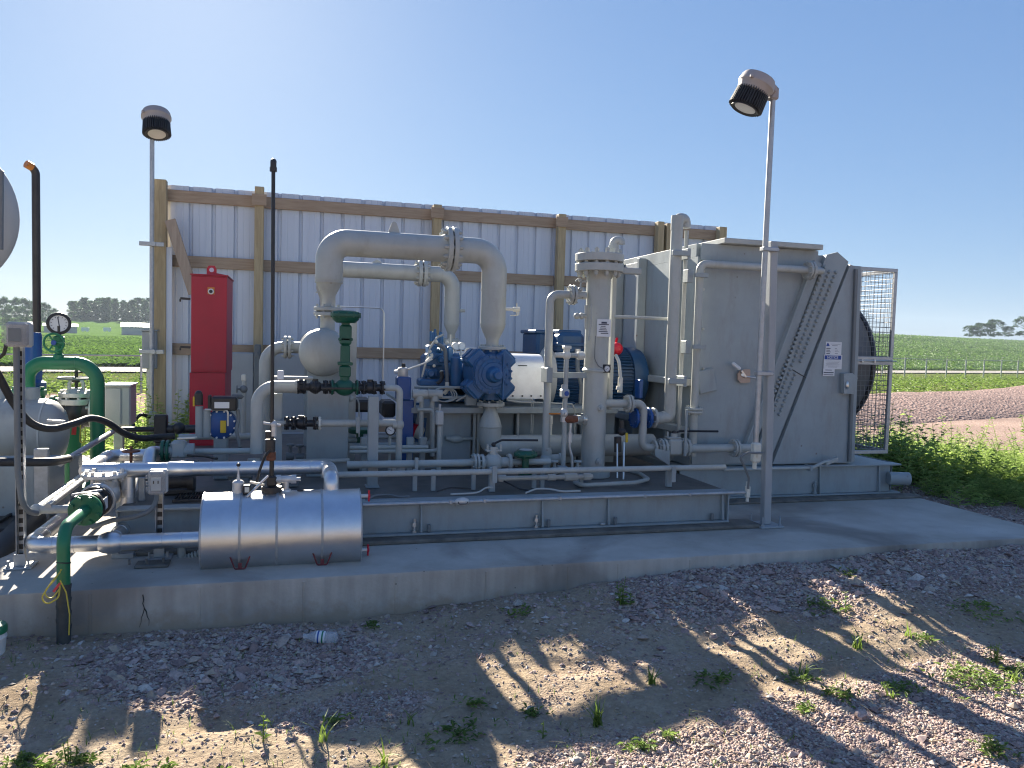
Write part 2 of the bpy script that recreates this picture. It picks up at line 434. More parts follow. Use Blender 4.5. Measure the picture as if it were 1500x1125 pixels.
M['weed'] = leafmat('weed_leaf', (0.08, 0.14, 0.03), (0.24, 0.34, 0.08), 3.0, .5)
M['bush'] = leafmat('bush_leaf', (0.15, 0.24, 0.06), (0.42, 0.54, 0.16), 1.2, .62)
M['grass'] = leafmat('grass_blade', (0.08, 0.14, 0.025), (0.22, 0.31, 0.06), 3.0, .5)
M['tree'] = leafmat('tree_leaf', (0.03, 0.075, 0.03), (0.08, 0.155, 0.055), 0.3)
M['crop'] = leafmat('crop_leaf', (0.075, 0.145, 0.03), (0.16, 0.27, 0.06), 0.05)
M['bark'] = paint('bark', (0.09, 0.07, 0.055), 0.9, var=0.3)
def stonemat():
    m, t, b = nt('crushed_stone'); L = t.links.new
    g = nd(t, 'ShaderNodeNewGeometry')
    r = ramp(t, g.outputs['Random Per Island'], [(0.0, (0.2, 0.14, 0.125)), (0.35, (0.36, 0.255, 0.225)), (0.62, (0.47, 0.355, 0.315)), (0.72, (0.43, 0.34, 0.25)), (0.93, (0.40, 0.36, 0.31)), (1.0, (0.6, 0.54, 0.48))])
    tc = nd(t, 'ShaderNodeTexCoord'); n = nd(t, 'ShaderNodeTexNoise', i_Scale=90.0, i_Detail=3.0); L(tc.outputs['Object'], n.inputs['Vector'])
    nr = ramp(t, n.outputs['Fac'], [(0.3, (0.75, 0.75, 0.75)), (0.7, (1.1, 1.1, 1.1))])
    L(mixc(t, 1.0, r.outputs['Color'], nr.outputs['Color'], 'MULTIPLY'), b.inputs['Base Color']); b.inputs['Roughness'].default_value = 0.85
    return m
M['stone'] = stonemat()

# ================================================================== SETTING
def sm(a, b, x):
    t = max(0.0, min(1.0, (x-a)/(b-a))); return t*t*(3-2*t)
def lin(tab, x):
    if x <= tab[0][0]: return tab[0][1]
    for (a, p), (b, q) in zip(tab, tab[1:]):
        if x <= b: return p+(q-p)*(x-a)/(b-a)
    return tab[-1][1]
PADF, PADR, PADB, PADL = 4.40, 5.67, 9.2, -6.5
G0 = [(-3, -.23), (-1.44, -.23), (-.48, -.25), (.28, -.28), (1.1, -.2), (1.55, -.17), (2.0, -.135), (2.43, -.1), (3.2, -.07), (4.0, -.05), (5.1, -.06), (6, -.08), (9, -.1)]
FAR = [(6, -.14), (12, -.45), (30, -.75), (38, -1.3), (50, -1.5), (60, -1.5)]
def nz(x, y, s, z=0.0): return noise.noise(V(x*s, y*s, z))
def sroad(x, y): return y - 0.31*x
def ground_h(x, y):
    s = sroad(x, y); r = math.hypot(x, y)
    far = lin(FAR, s) if s > 6 else -.14
    if s > 60:
        rise = sm(62, 260, s)
        top = -1.5 + 1.0 + (11.5-0.5)*sm(20, 150, x)
        far = -1.5 + (top+1.5)*rise
        if s > 260: far += (7.0*sm(330, 500, s))*(1-sm(20, 150, x)) - 8*sm(300, 900, s)*sm(20, 150, x)
    near = lin(G0, x)
    b = lin([(-2, -.30), (1, -.27), (3, -.2), (6, -.16)], x)
    if y < PADF: n = near + (b-near)*sm(0.0, 1.5, PADF-y)
    else: n = near if x < PADR+1.5 else near
    k = sm(8, 14, r)
    z = n*(1-k) + far*k
    if r < 14:
        a = 1-k
        # two shallow wheel ruts run past the pad
        for yr in (2.95, 3.42): z -= a*.016*max(0.0, 1-((y-yr-.05*x)/.12)**2)*(.5+.5*sm(-.2, .3, nz(x, y, .5, 8)))
        z += a*(0.03*nz(x, y, 1.3) + 0.018*nz(x, y, 4.0, 3) + 0.009*nz(x, y, 10.0, 5) + 0.005*nz(x, y, 22.0, 7))
    elif r < 200: z += 0.06*nz(x, y, 0.2)
    return z
def in_pad(x, y, e=0.0): return PADL+e < x < PADR-e and PADF+e < y < PADB-e
def gravel_w(x, y):
    """how much crushed stone lies on the soil here"""
    w = sm(3.05, 2.65, y - 0.10*(x-1.2)) * sm(0.45, 1.1, x)
    w = max(w, sm(1.4, 2.4, x)*sm(3.45, 4.0, y))
    w = max(w, sm(1.0, 0.5, math.hypot((x+.25)/0.95, (y-3.95)/0.55)))
    w = max(w, 0.75*sm(0.9, 0.5, math.hypot((x-.25)/0.5, (y-3.35)/0.25)))
    w = max(w, sm(5.4, 6.0, x)*sm(2.5, 3, y))
    if y > PADB: w = 1.0
    w += 0.45*nz(x, y, 2.2, 9) + 0.3*nz(x, y, 6, 2)
    return max(0.0, min(1.0, w))

def grid_axis(a, b, st, lo, hi, g=1.22):
    c = [a]
    while c[-1] < b: c.append(c[-1]+st)
    d = st
    while c[-1] < hi: d *= g; c.append(c[-1]+d)
    d = st
    while c[0] > lo: d *= g; c.insert(0, c[0]-d)
    return c
xs = grid_axis(-2.2, 6.0, 0.024, -2600, 2600); ys = grid_axis(2.2, 4.45, 0.02, -300, 3000)
gv = []; gw = []
for y in ys:
    for x in xs:
        z = ground_h(x, y)
        if in_pad(x, y, 0.05): z = min(z, -0.35)
        gv.append((x, y, z)); gw.append(gravel_w(x, y) if math.hypot(x, y) < 15 else 1.0)
nx = len(xs); gf = [(j*nx+i, j*nx+i+1, (j+1)*nx+i+1, (j+1)*nx+i) for j in range(len(ys)-1) for i in range(nx-1)]
me = bpy.data.meshes.new('ground'); me.from_pydata(gv, [], gf); me.polygons.foreach_set('use_smooth', [True]*len(gf))
at = me.attributes.new('gravel', 'FLOAT', 'POINT'); at.data.foreach_set('value', gw)

def groundmat():
    m, t, b = nt('ground_soil'); L = t.links.new
    tc = nd(t, 'ShaderNodeTexCoord'); co = tc.outputs['Object']
    at = nd(t, 'ShaderNodeAttribute', attribute_name='gravel')
    sx = nd(t, 'ShaderNodeSeparateXYZ'); L(co, sx.inputs[0])
    # soil
    n1 = nd(t, 'ShaderNodeTexNoise', i_Scale=2.1, i_Detail=9.0, i_Roughness=0.68); L(co, n1.inputs['Vector'])
    soil = ramp(t, n1.outputs['Fac'], [(0.25, (0.27, 0.2, 0.135)), (0.5, (0.41, 0.325, 0.23)), (0.75, (0.52, 0.43, 0.32))])
    n2 = nd(t, 'ShaderNodeTexNoise', i_Scale=38.0, i_Detail=6.0, i_Roughness=0.7); L(co, n2.inputs['Vector'])
    s2 = ramp(t, n2.outputs['Fac'], [(0.3, (0.72, 0.72, 0.72)), (0.7, (1.15, 1.15, 1.15))])
    soilc = mixc(t, 1.0, soil.outputs['Color'], s2.outputs['Color'], 'MULTIPLY')
    # fine crushed stone
    v = nd(t, 'ShaderNodeTexVoronoi', i_Scale=75.0); L(co, v.inputs['Vector'])
    vs = nd(t, 'ShaderNodeSeparateColor'); L(v.outputs['Color'], vs.inputs[0])
    gr = ramp(t, vs.outputs[0], [(0.0, (0.2, 0.14, 0.12)), (0.4, (0.36, 0.26, 0.225)), (0.8, (0.46, 0.355, 0.315)), (1.0, (0.54, 0.49, 0.44))])
    gn = nd(t, 'ShaderNodeTexNoise', i_Scale=0.35, i_Detail=6.0); L(co, gn.inputs['Vector'])
    gnr = ramp(t, gn.outputs['Fac'], [(0.35, (0.85, 0.83, 0.82)), (0.65, (1.1, 1.08, 1.05))])
    grc = mixc(t, 1.0, gr.outputs['Color'], gnr.outputs['Color'], 'MULTIPLY')
    near = mixc(t, at.outputs['Fac'], soilc, grc)
    # zones set by the distance from the road line
    sr = nd(t, 'ShaderNodeMath', operation='MULTIPLY_ADD'); L(sx.outputs['X'], sr.inputs[0]); sr.inputs[1].default_value = -0.31; L(sx.outputs['Y'], sr.inputs[2])
    nn = nd(t, 'ShaderNodeTexNoise', i_Scale=0.22, i_Detail=6.0); L(co, nn.inputs['Vector'])
    ad = nd(t, 'ShaderNodeMath', operation='MULTIPLY_ADD'); L(nn.outputs['Fac'], ad.inputs[0]); ad.inputs[1].default_value = 5.0; L(sr.outputs[0], ad.inputs[2])
    mxx = nd(t, 'ShaderNodeMath', operation='MAXIMUM'); L(sx.outputs['X'], mxx.inputs[0]); mxx.inputs[1].default_value = 0
    a2 = nd(t, 'ShaderNodeMath', operation='MULTIPLY_ADD'); L(mxx.outputs[0], a2.inputs[0]); a2.inputs[1].default_value = 0.72; L(ad.outputs[0], a2.inputs[2])
    gm = nd(t, 'ShaderNodeMapRange'); gm.inputs['From Min'].default_value = 32.5; gm.inputs['From Max'].default_value = 34.5; L(a2.outputs[0], gm.inputs['Value'])
    gn3 = nd(t, 'ShaderNodeTexNoise', i_Scale=0.5, i_Detail=8.0, i_Roughness=0.7); L(co, gn3.inputs['Vector'])
    grass = ramp(t, gn3.outputs['Fac'], [(0.3, (0.07, 0.11, 0.03)), (0.5, (0.14, 0.17, 0.055)), (0.72, (0.24, 0.22, 0.1))])
    c = mixc(t, gm.outputs['Result'], near, grass.outputs['Color'])
    fm = nd(t, 'ShaderNodeMapRange'); fm.inputs['From Min'].default_value = 76; fm.inputs['From Max'].default_value = 78; L(ad.outputs[0], fm.inputs['Value'])
    mp = nd(t, 'ShaderNodeMapping'); mp.inputs['Rotation'].default_value = (0, 0, rad(-17.2)); mp.inputs['Scale'].default_value = (0.06, 0.5, 1); L(co, mp.inputs['Vector'])
    fn = nd(t, 'ShaderNodeTexNoise', i_Scale=1.0, i_Detail=5.0); L(mp.outputs['Vector'], fn.inputs['Vector'])
    fl = ramp(t, fn.outputs['Fac'], [(0.3, (0.07, 0.135, 0.03)), (0.7, (0.12, 0.2, 0.05))])
    c = mixc(t, fm.outputs['Result'], c, fl.outputs['Color'])
    L(c, b.inputs['Base Color']); b.inputs['Roughness'].default_value = 0.95; b.inputs['Specular IOR Level'].default_value = 0.0
    hb = nd(t, 'ShaderNodeMix'); L(at.outputs['Fac'], hb.inputs[0]); L(n2.outputs['Fac'], hb.inputs[2]); L(v.outputs['Distance'], hb.inputs[3])
    bp = nd(t, 'ShaderNodeBump'); bp.inputs['Strength'].default_value = 1.0; bp.inputs['Distance'].default_value = 0.02
    L(hb.outputs[0], bp.inputs['Height']); L(bp.outputs['Normal'], b.inputs['Normal'])
    return m
me.materials.append(groundmat())
go = bpy.data.objects.new('ground', me); COL.objects.link(go); kind(go, 'structure')

# concrete pad: cast block with chamfered arris, slightly wavy top edge
pb = MB()
N = 60
def pad_loop(z, e, wob):
    o = []
    for i in range(N): o.append((PADL+e+(PADR-PADL-2*e)*i/N, PADF+e+wob*0.006*nz(i, 0, 0.6), z))
    for i in range(20): o.append((PADR-e, PADF+e+(PADB-PADF-2*e)*i/20, z))
    for i in range(N): o.append((PADR-e-(PADR-PADL-2*e)*i/N, PADB-e, z))
    for i in range(20): o.append((PADL+e, PADB-e-(PADB-PADF-2*e)*i/20, z))
    return o
loops = [pad_loop(-.6, 0, 1), pad_loop(-.022, 0, 1), pad_loop(-.004, .006, 1), pad_loop(0, .022, 1)]
n = len(loops[0]); vs = [p for l in loops for p in l]
fs = [(j*n+i, j*n+(i+1) % n, (j+1)*n+(i+1) % n, (j+1)*n+i) for j in range(3) for i in range(n)]
fs.append(tuple(3*n+i for i in range(n)))
pb.add(vs, fs)
# the joints left by the form boards
for px in (132, 292, 445, 580, 712, 832, 905, 1010):
    p = P(px, 850, PADF); pb.box(p.x-.007, p.x+.007, PADF-.004, PADF+.01, -.4, -.02, .003)
pad = kind(pb.build('concrete_pad', M['concrete'], smooth=25), 'structure')
kb = MB(); yk_ = PADF-.0005
for pl in ([(209, 871), (210.5, 879), (209, 884), (211.5, 891), (209.5, 899), (207, 905), (206.5, 912), (204, 919)], [(211, 891), (214.5, 896), (215.5, 903), (218.5, 908), (218, 917)]):
    pts = [P(a, c, yk_) for a, c in pl]; kb.tube(pts, lambda t: .0032*(1-.7*t), bend=.002, n=5, steps=1)
kb.build('crack', M['black'], pad)
# thin grout bed squeezed out along the skid
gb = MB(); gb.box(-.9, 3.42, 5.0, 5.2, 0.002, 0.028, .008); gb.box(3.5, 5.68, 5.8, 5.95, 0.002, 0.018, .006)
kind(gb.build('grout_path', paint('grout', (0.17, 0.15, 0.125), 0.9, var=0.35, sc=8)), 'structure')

# road
rb = MB(); rv = []; rf = []
xr = [-400+i*10 for i in range(110)]
for i, x in enumerate(xr):
    for d in (-3.6, 3.6):
        y = 63+0.31*x+d; rv.append((x, y, max(ground_h(x, 63+0.31*x), -1.5)+0.12))
for i in range(len(xr)-1): rf.append((2*i, 2*i+1, 2*i+3, 2*i+2))
rb.add(rv, rf)
kind(rb.build('road', paint('pale_road_gravel', (0.3, 0.275, 0.25), 0.9, var=0.1, sc=0.5), smooth=0), 'structure')

# loose stone: low faceted pebbles, one mass
rng = random.Random(3)
def stones(name, spots):
    vv = []; ff = []
    base = [V(0, 0, 1), V(1, 0, 0), V(0, 1, 0), V(-1, 0, 0), V(0, -1, 0), V(.72, .72, .1), V(-.72, .72, -.1), V(-.72, -.72, .1), V(.72, -.72, -.1), V(0, 0, -1)]
    fc = [(0, 1, 5), (0, 5, 2), (0, 2, 6), (0, 6, 3), (0, 3, 7), (0, 7, 4), (0, 4, 8), (0, 8, 1), (9, 5, 1), (9, 2, 5), (9, 6, 2), (9, 3, 6), (9, 7, 3), (9, 4, 7), (9, 8, 4), (9, 1, 8)]
    for (x, y, z, r) in spots:
        o = len(vv); a = rng.random()*6.28; ca, sa = math.cos(a), math.sin(a)
        sx, sy, sz = r*rng.uniform(.75, 1.35), r*rng.uniform(.55, 1.0), r*rng.uniform(.4, .8)
        tx, ty = rng.uniform(-.4, .4), rng.uniform(-.4, .4)
        for q in base:
            k = rng.uniform(.78, 1.2); X, Y, Z = q.x*sx*k, q.y*sy*k, q.z*sz*k
            Z += tx*X+ty*Y
            vv.append((x+X*ca-Y*sa, y+X*sa+Y*ca, z+sz*.12+Z))
        ff += [(i+o, j+o, k+o) for i, j, k in fc]
    mm = bpy.data.meshes.new(name); mm.from_pydata(vv, [], ff); mm.materials.append(M['stone'])
    ob = bpy.data.objects.new(name, mm); COL.objects.link(ob); return ob
sp = []
tries = 0
while len(sp) < 62000 and tries < 600000:
    tries += 1
    y = 2.3 + 2.1*rng.random()**1.15; x = rng.uniform(-.42*y-.2, 1.12*y+.5)
    w = gravel_w(x, y)
    if rng.random() > w*w*1.0+0.12: continue
    big = sm(3.4, 3.9, y) + 0.5*sm(1.0, .4, math.hypot((x+.25), (y-3.95)/.6))
    r = (.0028+.0085*rng.random()**2.2)*(1+1.1*min(1, big)*rng.random()) * (1.0 if rng.random() < .975 else 2.3)
    sp.append((x, y, ground_h(x, y), r))
for i in range(5000):       # strip between pad and weeds on the right side
    x = rng.uniform(PADR, PADR+1.3); y = rng.uniform(4.2, 8.5); sp.append((x, y, ground_h(x, y), rng.uniform(.008, .022)))
kind(stones('gravel', sp), 'stuff')

# gravel berm at the right, beyond the weeds
bv = []; bf = []; bn = 90; bm_ = 26
for j in range(bm_+1):
    for i in range(bn+1):
        u = i/bn; w = j/bm_
        x = 9.5 + 30*u; s0 = 10.6 + 6.5*w
        y = s0 + 0.31*x
        prof = math.sin(math.pi*min(1, w*1.02))**0.8
        hgt = (0.62 + 0.35*sm(.42, .75, u) + .14*noise.noise(V(x*.35, 3, 0)))*prof*sm(0, .12, u)
        z = ground_h(x, y) - .06 + hgt + .05*nz(x, y, 1.2)*prof + .025*nz(x, y, 5)*prof
        bv.append((x, y, z))
for j in range(bm_):
    for i in range(bn): bf.append((j*(bn+1)+i, j*(bn+1)+i+1, (j+1)*(bn+1)+i+1, (j+1)*(bn+1)+i))
def bermmat():
    m, t, b = nt('berm_stone'); L = t.links.new
    tc = nd(t, 'ShaderNodeTexCoord'); co = tc.outputs['Object']
    v = nd(t, 'ShaderNodeTexVoronoi', i_Scale=14.0); L(co, v.inputs['Vector'])
    vs = nd(t, 'ShaderNodeSeparateColor'); L(v.outputs['Color'], vs.inputs[0])
    gr = ramp(t, vs.outputs[0], [(0.0, (0.14, 0.085, 0.075)), (0.5, (0.24, 0.155, 0.135)), (1.0, (0.33, 0.235, 0.205))])
    L(gr.outputs['Color'], b.inputs['Base Color']); b.inputs['Roughness'].default_value = 0.95
    bp = nd(t, 'ShaderNodeBump'); bp.inputs['Strength'].default_value = 0.8; bp.inputs['Distance'].default_value = 0.08
    L(v.outputs['Distance'], bp.inputs['Height']); L(bp.outputs['Normal'], b.inputs['Normal'])
    return m
b_ = MB(); b_.add(bv, bf); kind(b_.build('gravel_terrain', bermmat(), smooth=60), 'structure')

# ------------------------------------------------------------------ vegetation
def leaf(vv, ff, p, d, up, L, w, droop=.3):
    """one pointed leaf: four points folded along its midrib"""
    d = d.normalized(); s = d.cross(up)
    if s.length < 1e-4: s = V(1, 0, 0)
    s.normalize(); n = s.cross(d)
    o = len(vv)
    m1 = p + d*L*.45 + n*L*.05
    tip = p + d*L - V(0, 0, 1)*L*droop*.5
    vv += [p, m1 + s*w*.5 + n*w*.12, tip, m1 - s*w*.5 + n*w*.12]
    ff += [(o, o+1, o+2), (o, o+2, o+3)]
def blade(vv, ff, p, az, L, w, lean):
    o = len(vv); d = V(math.cos(az), math.sin(az), 0); s = V(-d.y, d.x, 0)
    n = 5
    for i in range(n):
        t = i/(n-1)
        q = p + d*L*lean*t*t + V(0, 0, 1)*L*(t - .45*lean*t*t)
        k = w*(1-t)**.7*.5 + 1e-4
        vv += [q+s*k, q-s*k]
    for i in range(n-1): ff.append((o+2*i, o+2*i+1, o+2*i+3, o+2*i+2))
def rdir(r, zlo=-.2, zhi=1.0):
    a = r.random()*6.283; z = r.uniform(zlo, zhi); k = math.sqrt(max(0, 1-z*z)); return V(k*math.cos(a), k*math.sin(a), z)
def stalk(vv, ff, p, H, r, nl, L, w, lean=.25):
    """one upright leafy weed"""
    d = V(r.uniform(-1, 1), r.uniform(-1, 1), 0)*lean*H
    o = len(vv); k = .004+.003*H
    top = p + d + V(0, 0, H)
    for q, kk in ((p, k), (top, k*.3)):
        vv += [q+V(kk, 0, 0), q+V(-kk*.5, kk*.8, 0), q+V(-kk*.5, -kk*.8, 0)]
    ff += [(o, o+1, o+4, o+3), (o+1, o+2, o+5, o+4), (o+2, o, o+3, o+5)]
    for i in range(nl):
        t = .12 + .88*(i+r.random()*.6)/nl
        q = p + d*t + V(0, 0, H*t)
        a = i*2.4 + r.random()*.8; dd = V(math.cos(a), math.sin(a), r.uniform(.05, .7))
        sc = (1.15-.75*t)*r.uniform(.75, 1.2)
        leaf(vv, ff, q, dd, V(0, 0, 1), L*sc, w*sc, r.uniform(0, .7))
def veg(name, vv, ff, mat, parent=None):
    b = MB(); b.v = [tuple(q) for q in vv]; b.f = ff
    return b.build(name, mat, parent, smooth=0, fix=False)

# weed bank right of the pad
r = random.Random(11); vv = []; ff = []
def bank(x, y):
    q = math.hypot(x, y); e = .5*nz(x, y, .6)
    w = sm(6.0, 6.35, x+e*.4) * sm(8.2, 8.7, q+e) * sm(12.8, 11.6, q+e)
    return w
cnt = 0
while cnt < 1300:
    x = r.uniform(5.9, 12.5); y = r.uniform(2.5, 11.5)
    if r.random() > bank(x, y): continue
    cnt += 1
    H = r.uniform(.3, .72)*(.5+.5*sm(8.4, 9.4, math.hypot(x, y)))*(1+.5*nz(x, y, .7))*(.62 if math.hypot(x, y) > 10.6 else 1)
    z = ground_h(x, y)
    if nz(x, y, .55, 7) > -.05: [stalk(vv, ff, V(x+r.gauss(0, .05), y+r.gauss(0, .05), z), H*r.uniform(.55, 1.0), r, int(9+9*H), r.uniform(.11, .18), .085, .75) for _ in range(3)]
    else: [stalk(vv, ff, V(x+r.gauss(0, .06), y+r.gauss(0, .06), z), H*r.uniform(.6, 1.08), r, int(16+16*H), .1, .016, .6) for _ in range(3)]
for i in range(800):
    x = r.uniform(6.3, 9.5); y = r.uniform(4, 10); blade(vv, ff, V(x, y, ground_h(x, y)), r.random()*6.28, r.uniform(.15, .4), .012, r.uniform(.2, .8))
kind(veg('weeds', vv, ff, M['bush']), 'stuff')
# weeds behind the pad on the left, seen under the pipework
vv = []; ff = []
for i in range(520):
    x = r.uniform(-6.5, -1.2); y = r.uniform(9.4, 13.2) if x < -2.0 else r.uniform(9.4, 11.6)
    z = ground_h(x, y); H = r.uniform(.35, 1.0)
    stalk(vv, ff, V(x, y, z), H, r, int(14+14*H), .14, .06)
kind(veg('undergrowth', vv, ff, M['bush']), 'stuff'); vv = []; ff = []
for i in range(1500):
    s_ = r.uniform(31, 45); x = r.uniform(-30, 4); y = s_+.31*x; z = ground_h(x, y)
    stalk(vv, ff, V(x, y, z), r.uniform(.3, .9), r, 9, .35, .14)
for i in range(1600):
    s_ = r.uniform(17, 40); x = r.uniform(20, 75); y = s_+.31*x; z = ground_h(x, y)
    if x < (33-s_)/.72: continue
    stalk(vv, ff, V(x, y, z), r.uniform(.3, .8), r, 8, .35, .14)
kind(veg('verge_grass', vv, ff, M['weed']), 'stuff')

# crop beyond the road
vv = []; ff = []
for i in range(25000):
    if r.random() < .45:
        az = rad(r.uniform(-19, -4)); s_ = 70+150*r.random()**1.5
    else:
        az = rad(r.uniform(38, 51)); s_ = 70+150*r.random()**1.4
    k = s_/(math.cos(az)-.31*math.sin(az)); x = k*math.sin(az); y = k*math.cos(az)
    row = round(sroad(x, y)/.76)*.76; y = row+.31*x
    z = ground_h(x, y); sz = .45*(1+k/260)
    for q in range(4):
        leaf(vv, ff, V(x, y, z+.1), rdir(r, .1, .9), V(0, 0, 1), sz*r.uniform(.6, 1.1), sz*.5, .5)
kind(veg('crop_rows', vv, ff, M['crop']), 'stuff')

# clumps that grow on the foreground soil
vv = []; ff = []
mats = [(60, 1100, 26), (125, 1085, 14), (185, 1105, 14), (240, 1100, 18), (290, 1115, 18), (320, 1110, 18), (690, 1010, 14), (670, 1055, 30), (560, 1110, 12), (1050, 990, 24), (1200, 905, 26), (1240, 870, 12), (1430, 910, 34), (1420, 990, 44), (1440, 1005, 30), (1320, 1010, 24), (1235, 1020, 22), (1180, 1030, 12), (1170, 985, 16), (940, 1070, 16), (780, 1020, 12), (545, 905, 10), (760, 900, 16), (980, 1060, 10), (1355, 945, 14), (1450, 1100, 20), (1490, 985, 22), (30, 1090, 20), (400, 1110, 18), (490, 1030, 12)]
for (px, py, w) in mats:
    c = PZ(px, py, -.2); rr = RW(w, c)*1.9
    for i in range(int(w*1.3)):
        x = c.x+r.gauss(0, rr*.7); y = c.y+r.gauss(0, rr*.55); z = ground_h(x, y)
        if y > PADF-.02: continue
        for k in range(3): leaf(vv, ff, V(x, y, z+r.uniform(0, .02)), rdir(r, .0, .8), V(0, 0, 1), r.uniform(.018, .045), r.uniform(.008, .016), .4)
for i in range(500):
    y = r.uniform(2.4, 4.3); x = r.uniform(-.4*y, 1.15*y)
    if nz(x, y, .9, 4) < -.05: continue
    for k in range(3): blade(vv, ff, V(x, y, ground_h(x, y)), r.random()*6.28, r.uniform(.015, .06), .003, r.uniform(.3, 1))
kind(veg('ground_cover', vv, ff, M['weed']), 'stuff')

# dead stems and straw lying on the soil
lb = MB()
for i in range(420):
    y = r.uniform(2.4, 4.3); x = r.uniform(-.42*y, 1.15*y); z = ground_h(x, y)+.006; a = r.random()*6.28; Lk = r.uniform(.02, .11)
    q = V(math.cos(a), math.sin(a), r.uniform(-.05, .18))*Lk
    lb.tube([V(x, y, z), V(x, y, z)+q*.5+V(0, 0, Lk*r.uniform(-.05, .1)), V(x, y, z)+q], r.uniform(.0007, .002), bend=.02, n=4, steps=1)
kind(lb.build('straw_litter', paint('dry_straw', (0.34, 0.27, 0.17), 0.9, var=0.4, sc=40)), 'stuff')

# separate plants one can point at
def plant(px, py, hpx, style, label, group='single weeds on the bare soil', n=10):
    c = PZ(px, py, -.2); c.z = ground_h(c.x, c.y); c = PZ(px, py, c.z); c.z = ground_h(c.x, c.y)
    H = 2*RW(hpx, c); vv = []; ff = []
    nm, cat = ('grass_tuft', 'grass tuft') if style == 'grass' else ('weed_plant', 'weed')
    if style == 'grass':
        for i in range(n): blade(vv, ff, c+V(r.gauss(0, .01), r.gauss(0, .01), -.005), r.random()*6.28, H*r.uniform(.7, 1.25), H*.07+.003, r.uniform(.15, .95))
        o = veg(nm, vv, ff, M['grass'])
    else:
        stalk(vv, ff, c-V(0, 0, .01), H, r, n, H*(.42 if style == 'broad' else .3), H*(.2 if style == 'broad' else .08), .12)
        if style == 'bush':
            for k in range(4): stalk(vv, ff, c+V(r.gauss(0, H*.12), r.gauss(0, H*.1), -.01), H*r.uniform(.5, .9), r, n, H*.28, H*.16, .3)
        o = veg(nm, vv, ff, M['weed'])
    tag(o, label, cat, None)
plant(910, 882, 46, 'bush', 'tall leafy weed growing against the concrete pad edge', n=9)
plant(875, 1062, 42, 'grass', 'wide arching grass tuft in the middle of the foreground', n=22)
plant(385, 1088, 46, 'broad', 'broad leaved seedling on bare dirt at lower left', n=8)
plant(472, 1090, 48, 'grass', 'narrow upright grass tuft right of the broad leaved seedling', n=6)
plant(1255, 948, 36, 'grass', 'bright grass tuft standing alone at the edge of the long right shadow', n=13)
plant(1178, 988, 26, 'grass', 'small grass tuft in the sunlit dirt beside the flat weed mat', n=8)
plant(1305, 1022, 26, 'grass', 'low spiky grass tuft amid weeds on the pink gravel', n=9)
plant(795, 1082, 30, 'broad', 'two leaved seedling at the corner of the pink gravel', n=5)
plant(955, 1003, 28, 'grass', 'short grass tuft at the right end of the sunlit soil patch', n=14)
plant(1460, 975, 38, 'bush', 'pale leafy weed standing near the right picture edge', n=8)
plant(1485, 1000, 26, 'grass', 'leaning grass tuft below the pale leafy weed', n=9)
plant(1330, 925, 22, 'grass', 'thin grass tuft in the first sunlit strip on the right', n=8)
plant(1240, 880, 34, 'broad', 'spindly weed in the shaded gravel below the pad', n=8)
plant(560, 1120, 44, 'grass', 'grass blades at the bottom picture edge between two shadows', n=7)
plant(600, 1062, 30, 'grass', 'slim grass tuft beside the small sunlit stone heap', n=6)
plant(100, 1122, 40, 'bush', 'leafy weed at the foot of the green riser shadow', n=8)

# larger stones lying about
def rock(px, py, wpx, label):
    c = PZ(px, py, -.2); c.z = ground_h(c.x, c.y); R = RW(wpx, c)
    b = MB(); b.ball(c+V(0, 0, R*.3), R, (1, .8, .62), 12, 8)
    b.v = [tuple(Vector(q)+V(nz(q[0], q[1], 60, q[2]*60), nz(q[1], q[2], 60), nz(q[2], q[0], 60))*R*.35) for q in b.v]
    tag(b.build('rock', M['stone'], smooth=25), label, 'rock')
rock(832, 882, 9, 'round pale rock in the shade below the pad edge')
rock(845, 1090, 18, 'grey rock on the pink gravel below the big grass tuft')
rock(1045, 932, 14, 'pinkish rock at the upper left of the sunlit dirt strip')
rock(1072, 940, 14, 'second rock in the pile at the sunlit dirt strip, lower one')
rock(578, 1040, 12, 'rock beside the little sunlit heap of stones')
rock(1262, 1047, 22, 'flat dark rock beneath the spiky grass on gravel')
rock(516, 1032, 12, 'pale rock in shade left of the little stone heap')

# ------------------------------------------------------------------ trees far away
def tree_proto(kindname, H, Wd, trunkh, seed, slim=False):
    rr = random.Random(seed)
    root = thing('tree', 'x', 'tree', (0, 0, 0))
    tb = MB(); tb.tube([(0, 0, -.3), (0.1, 0, H*.3), (-.1, .1, H*.62)], lambda t: .035*H*(1-.75*t)*.5, bend=.5, n=7)
    for k in range(6):
        a = rr.random()*6.28; z0 = H*rr.uniform(.25, .55)
        tb.tube([(0, 0, z0), (math.cos(a)*Wd*.2, math.sin(a)*Wd*.2, z0+H*.12), (math.cos(a)*Wd*.34, math.sin(a)*Wd*.34, z0+H*.26)], lambda t: .009*H*(1-.7*t), bend=.4, n=5, steps=3)
    tb.build('trunk', M['bark'], root)
    vv = []; ff = []
    cl = []
    for k in range(46 if not slim else 34):
        z = trunkh + (H-trunkh)*rr.random()**.85
        t = (z-trunkh)/(H-trunkh)
        R = Wd*.5*(math.sin(math.pi*min(1, .12+.86*t))**.7)
        a = rr.random()*6.28; q = R*math.sqrt(rr.random())*.9
        cl.append((V(q*math.cos(a), q*math.sin(a), z), Wd*rr.uniform(.08, .16)))
    for c, rad_ in cl:
        for k in range(42):
            d = rdir(rr, -.9, 1); p = c+V(d.x*rad_, d.y*rad_, d.z*rad_*.8)*rr.random()**.4
            leaf(vv, ff, p, rdir(rr, -.6, .9), V(rr.random()-.5, rr.random()-.5, 1), H*.075*rr.uniform(.6, 1.3), H*.05*rr.uniform(.6, 1.2), .4)
    veg('crown', vv, ff, M['tree'], root)
    return root
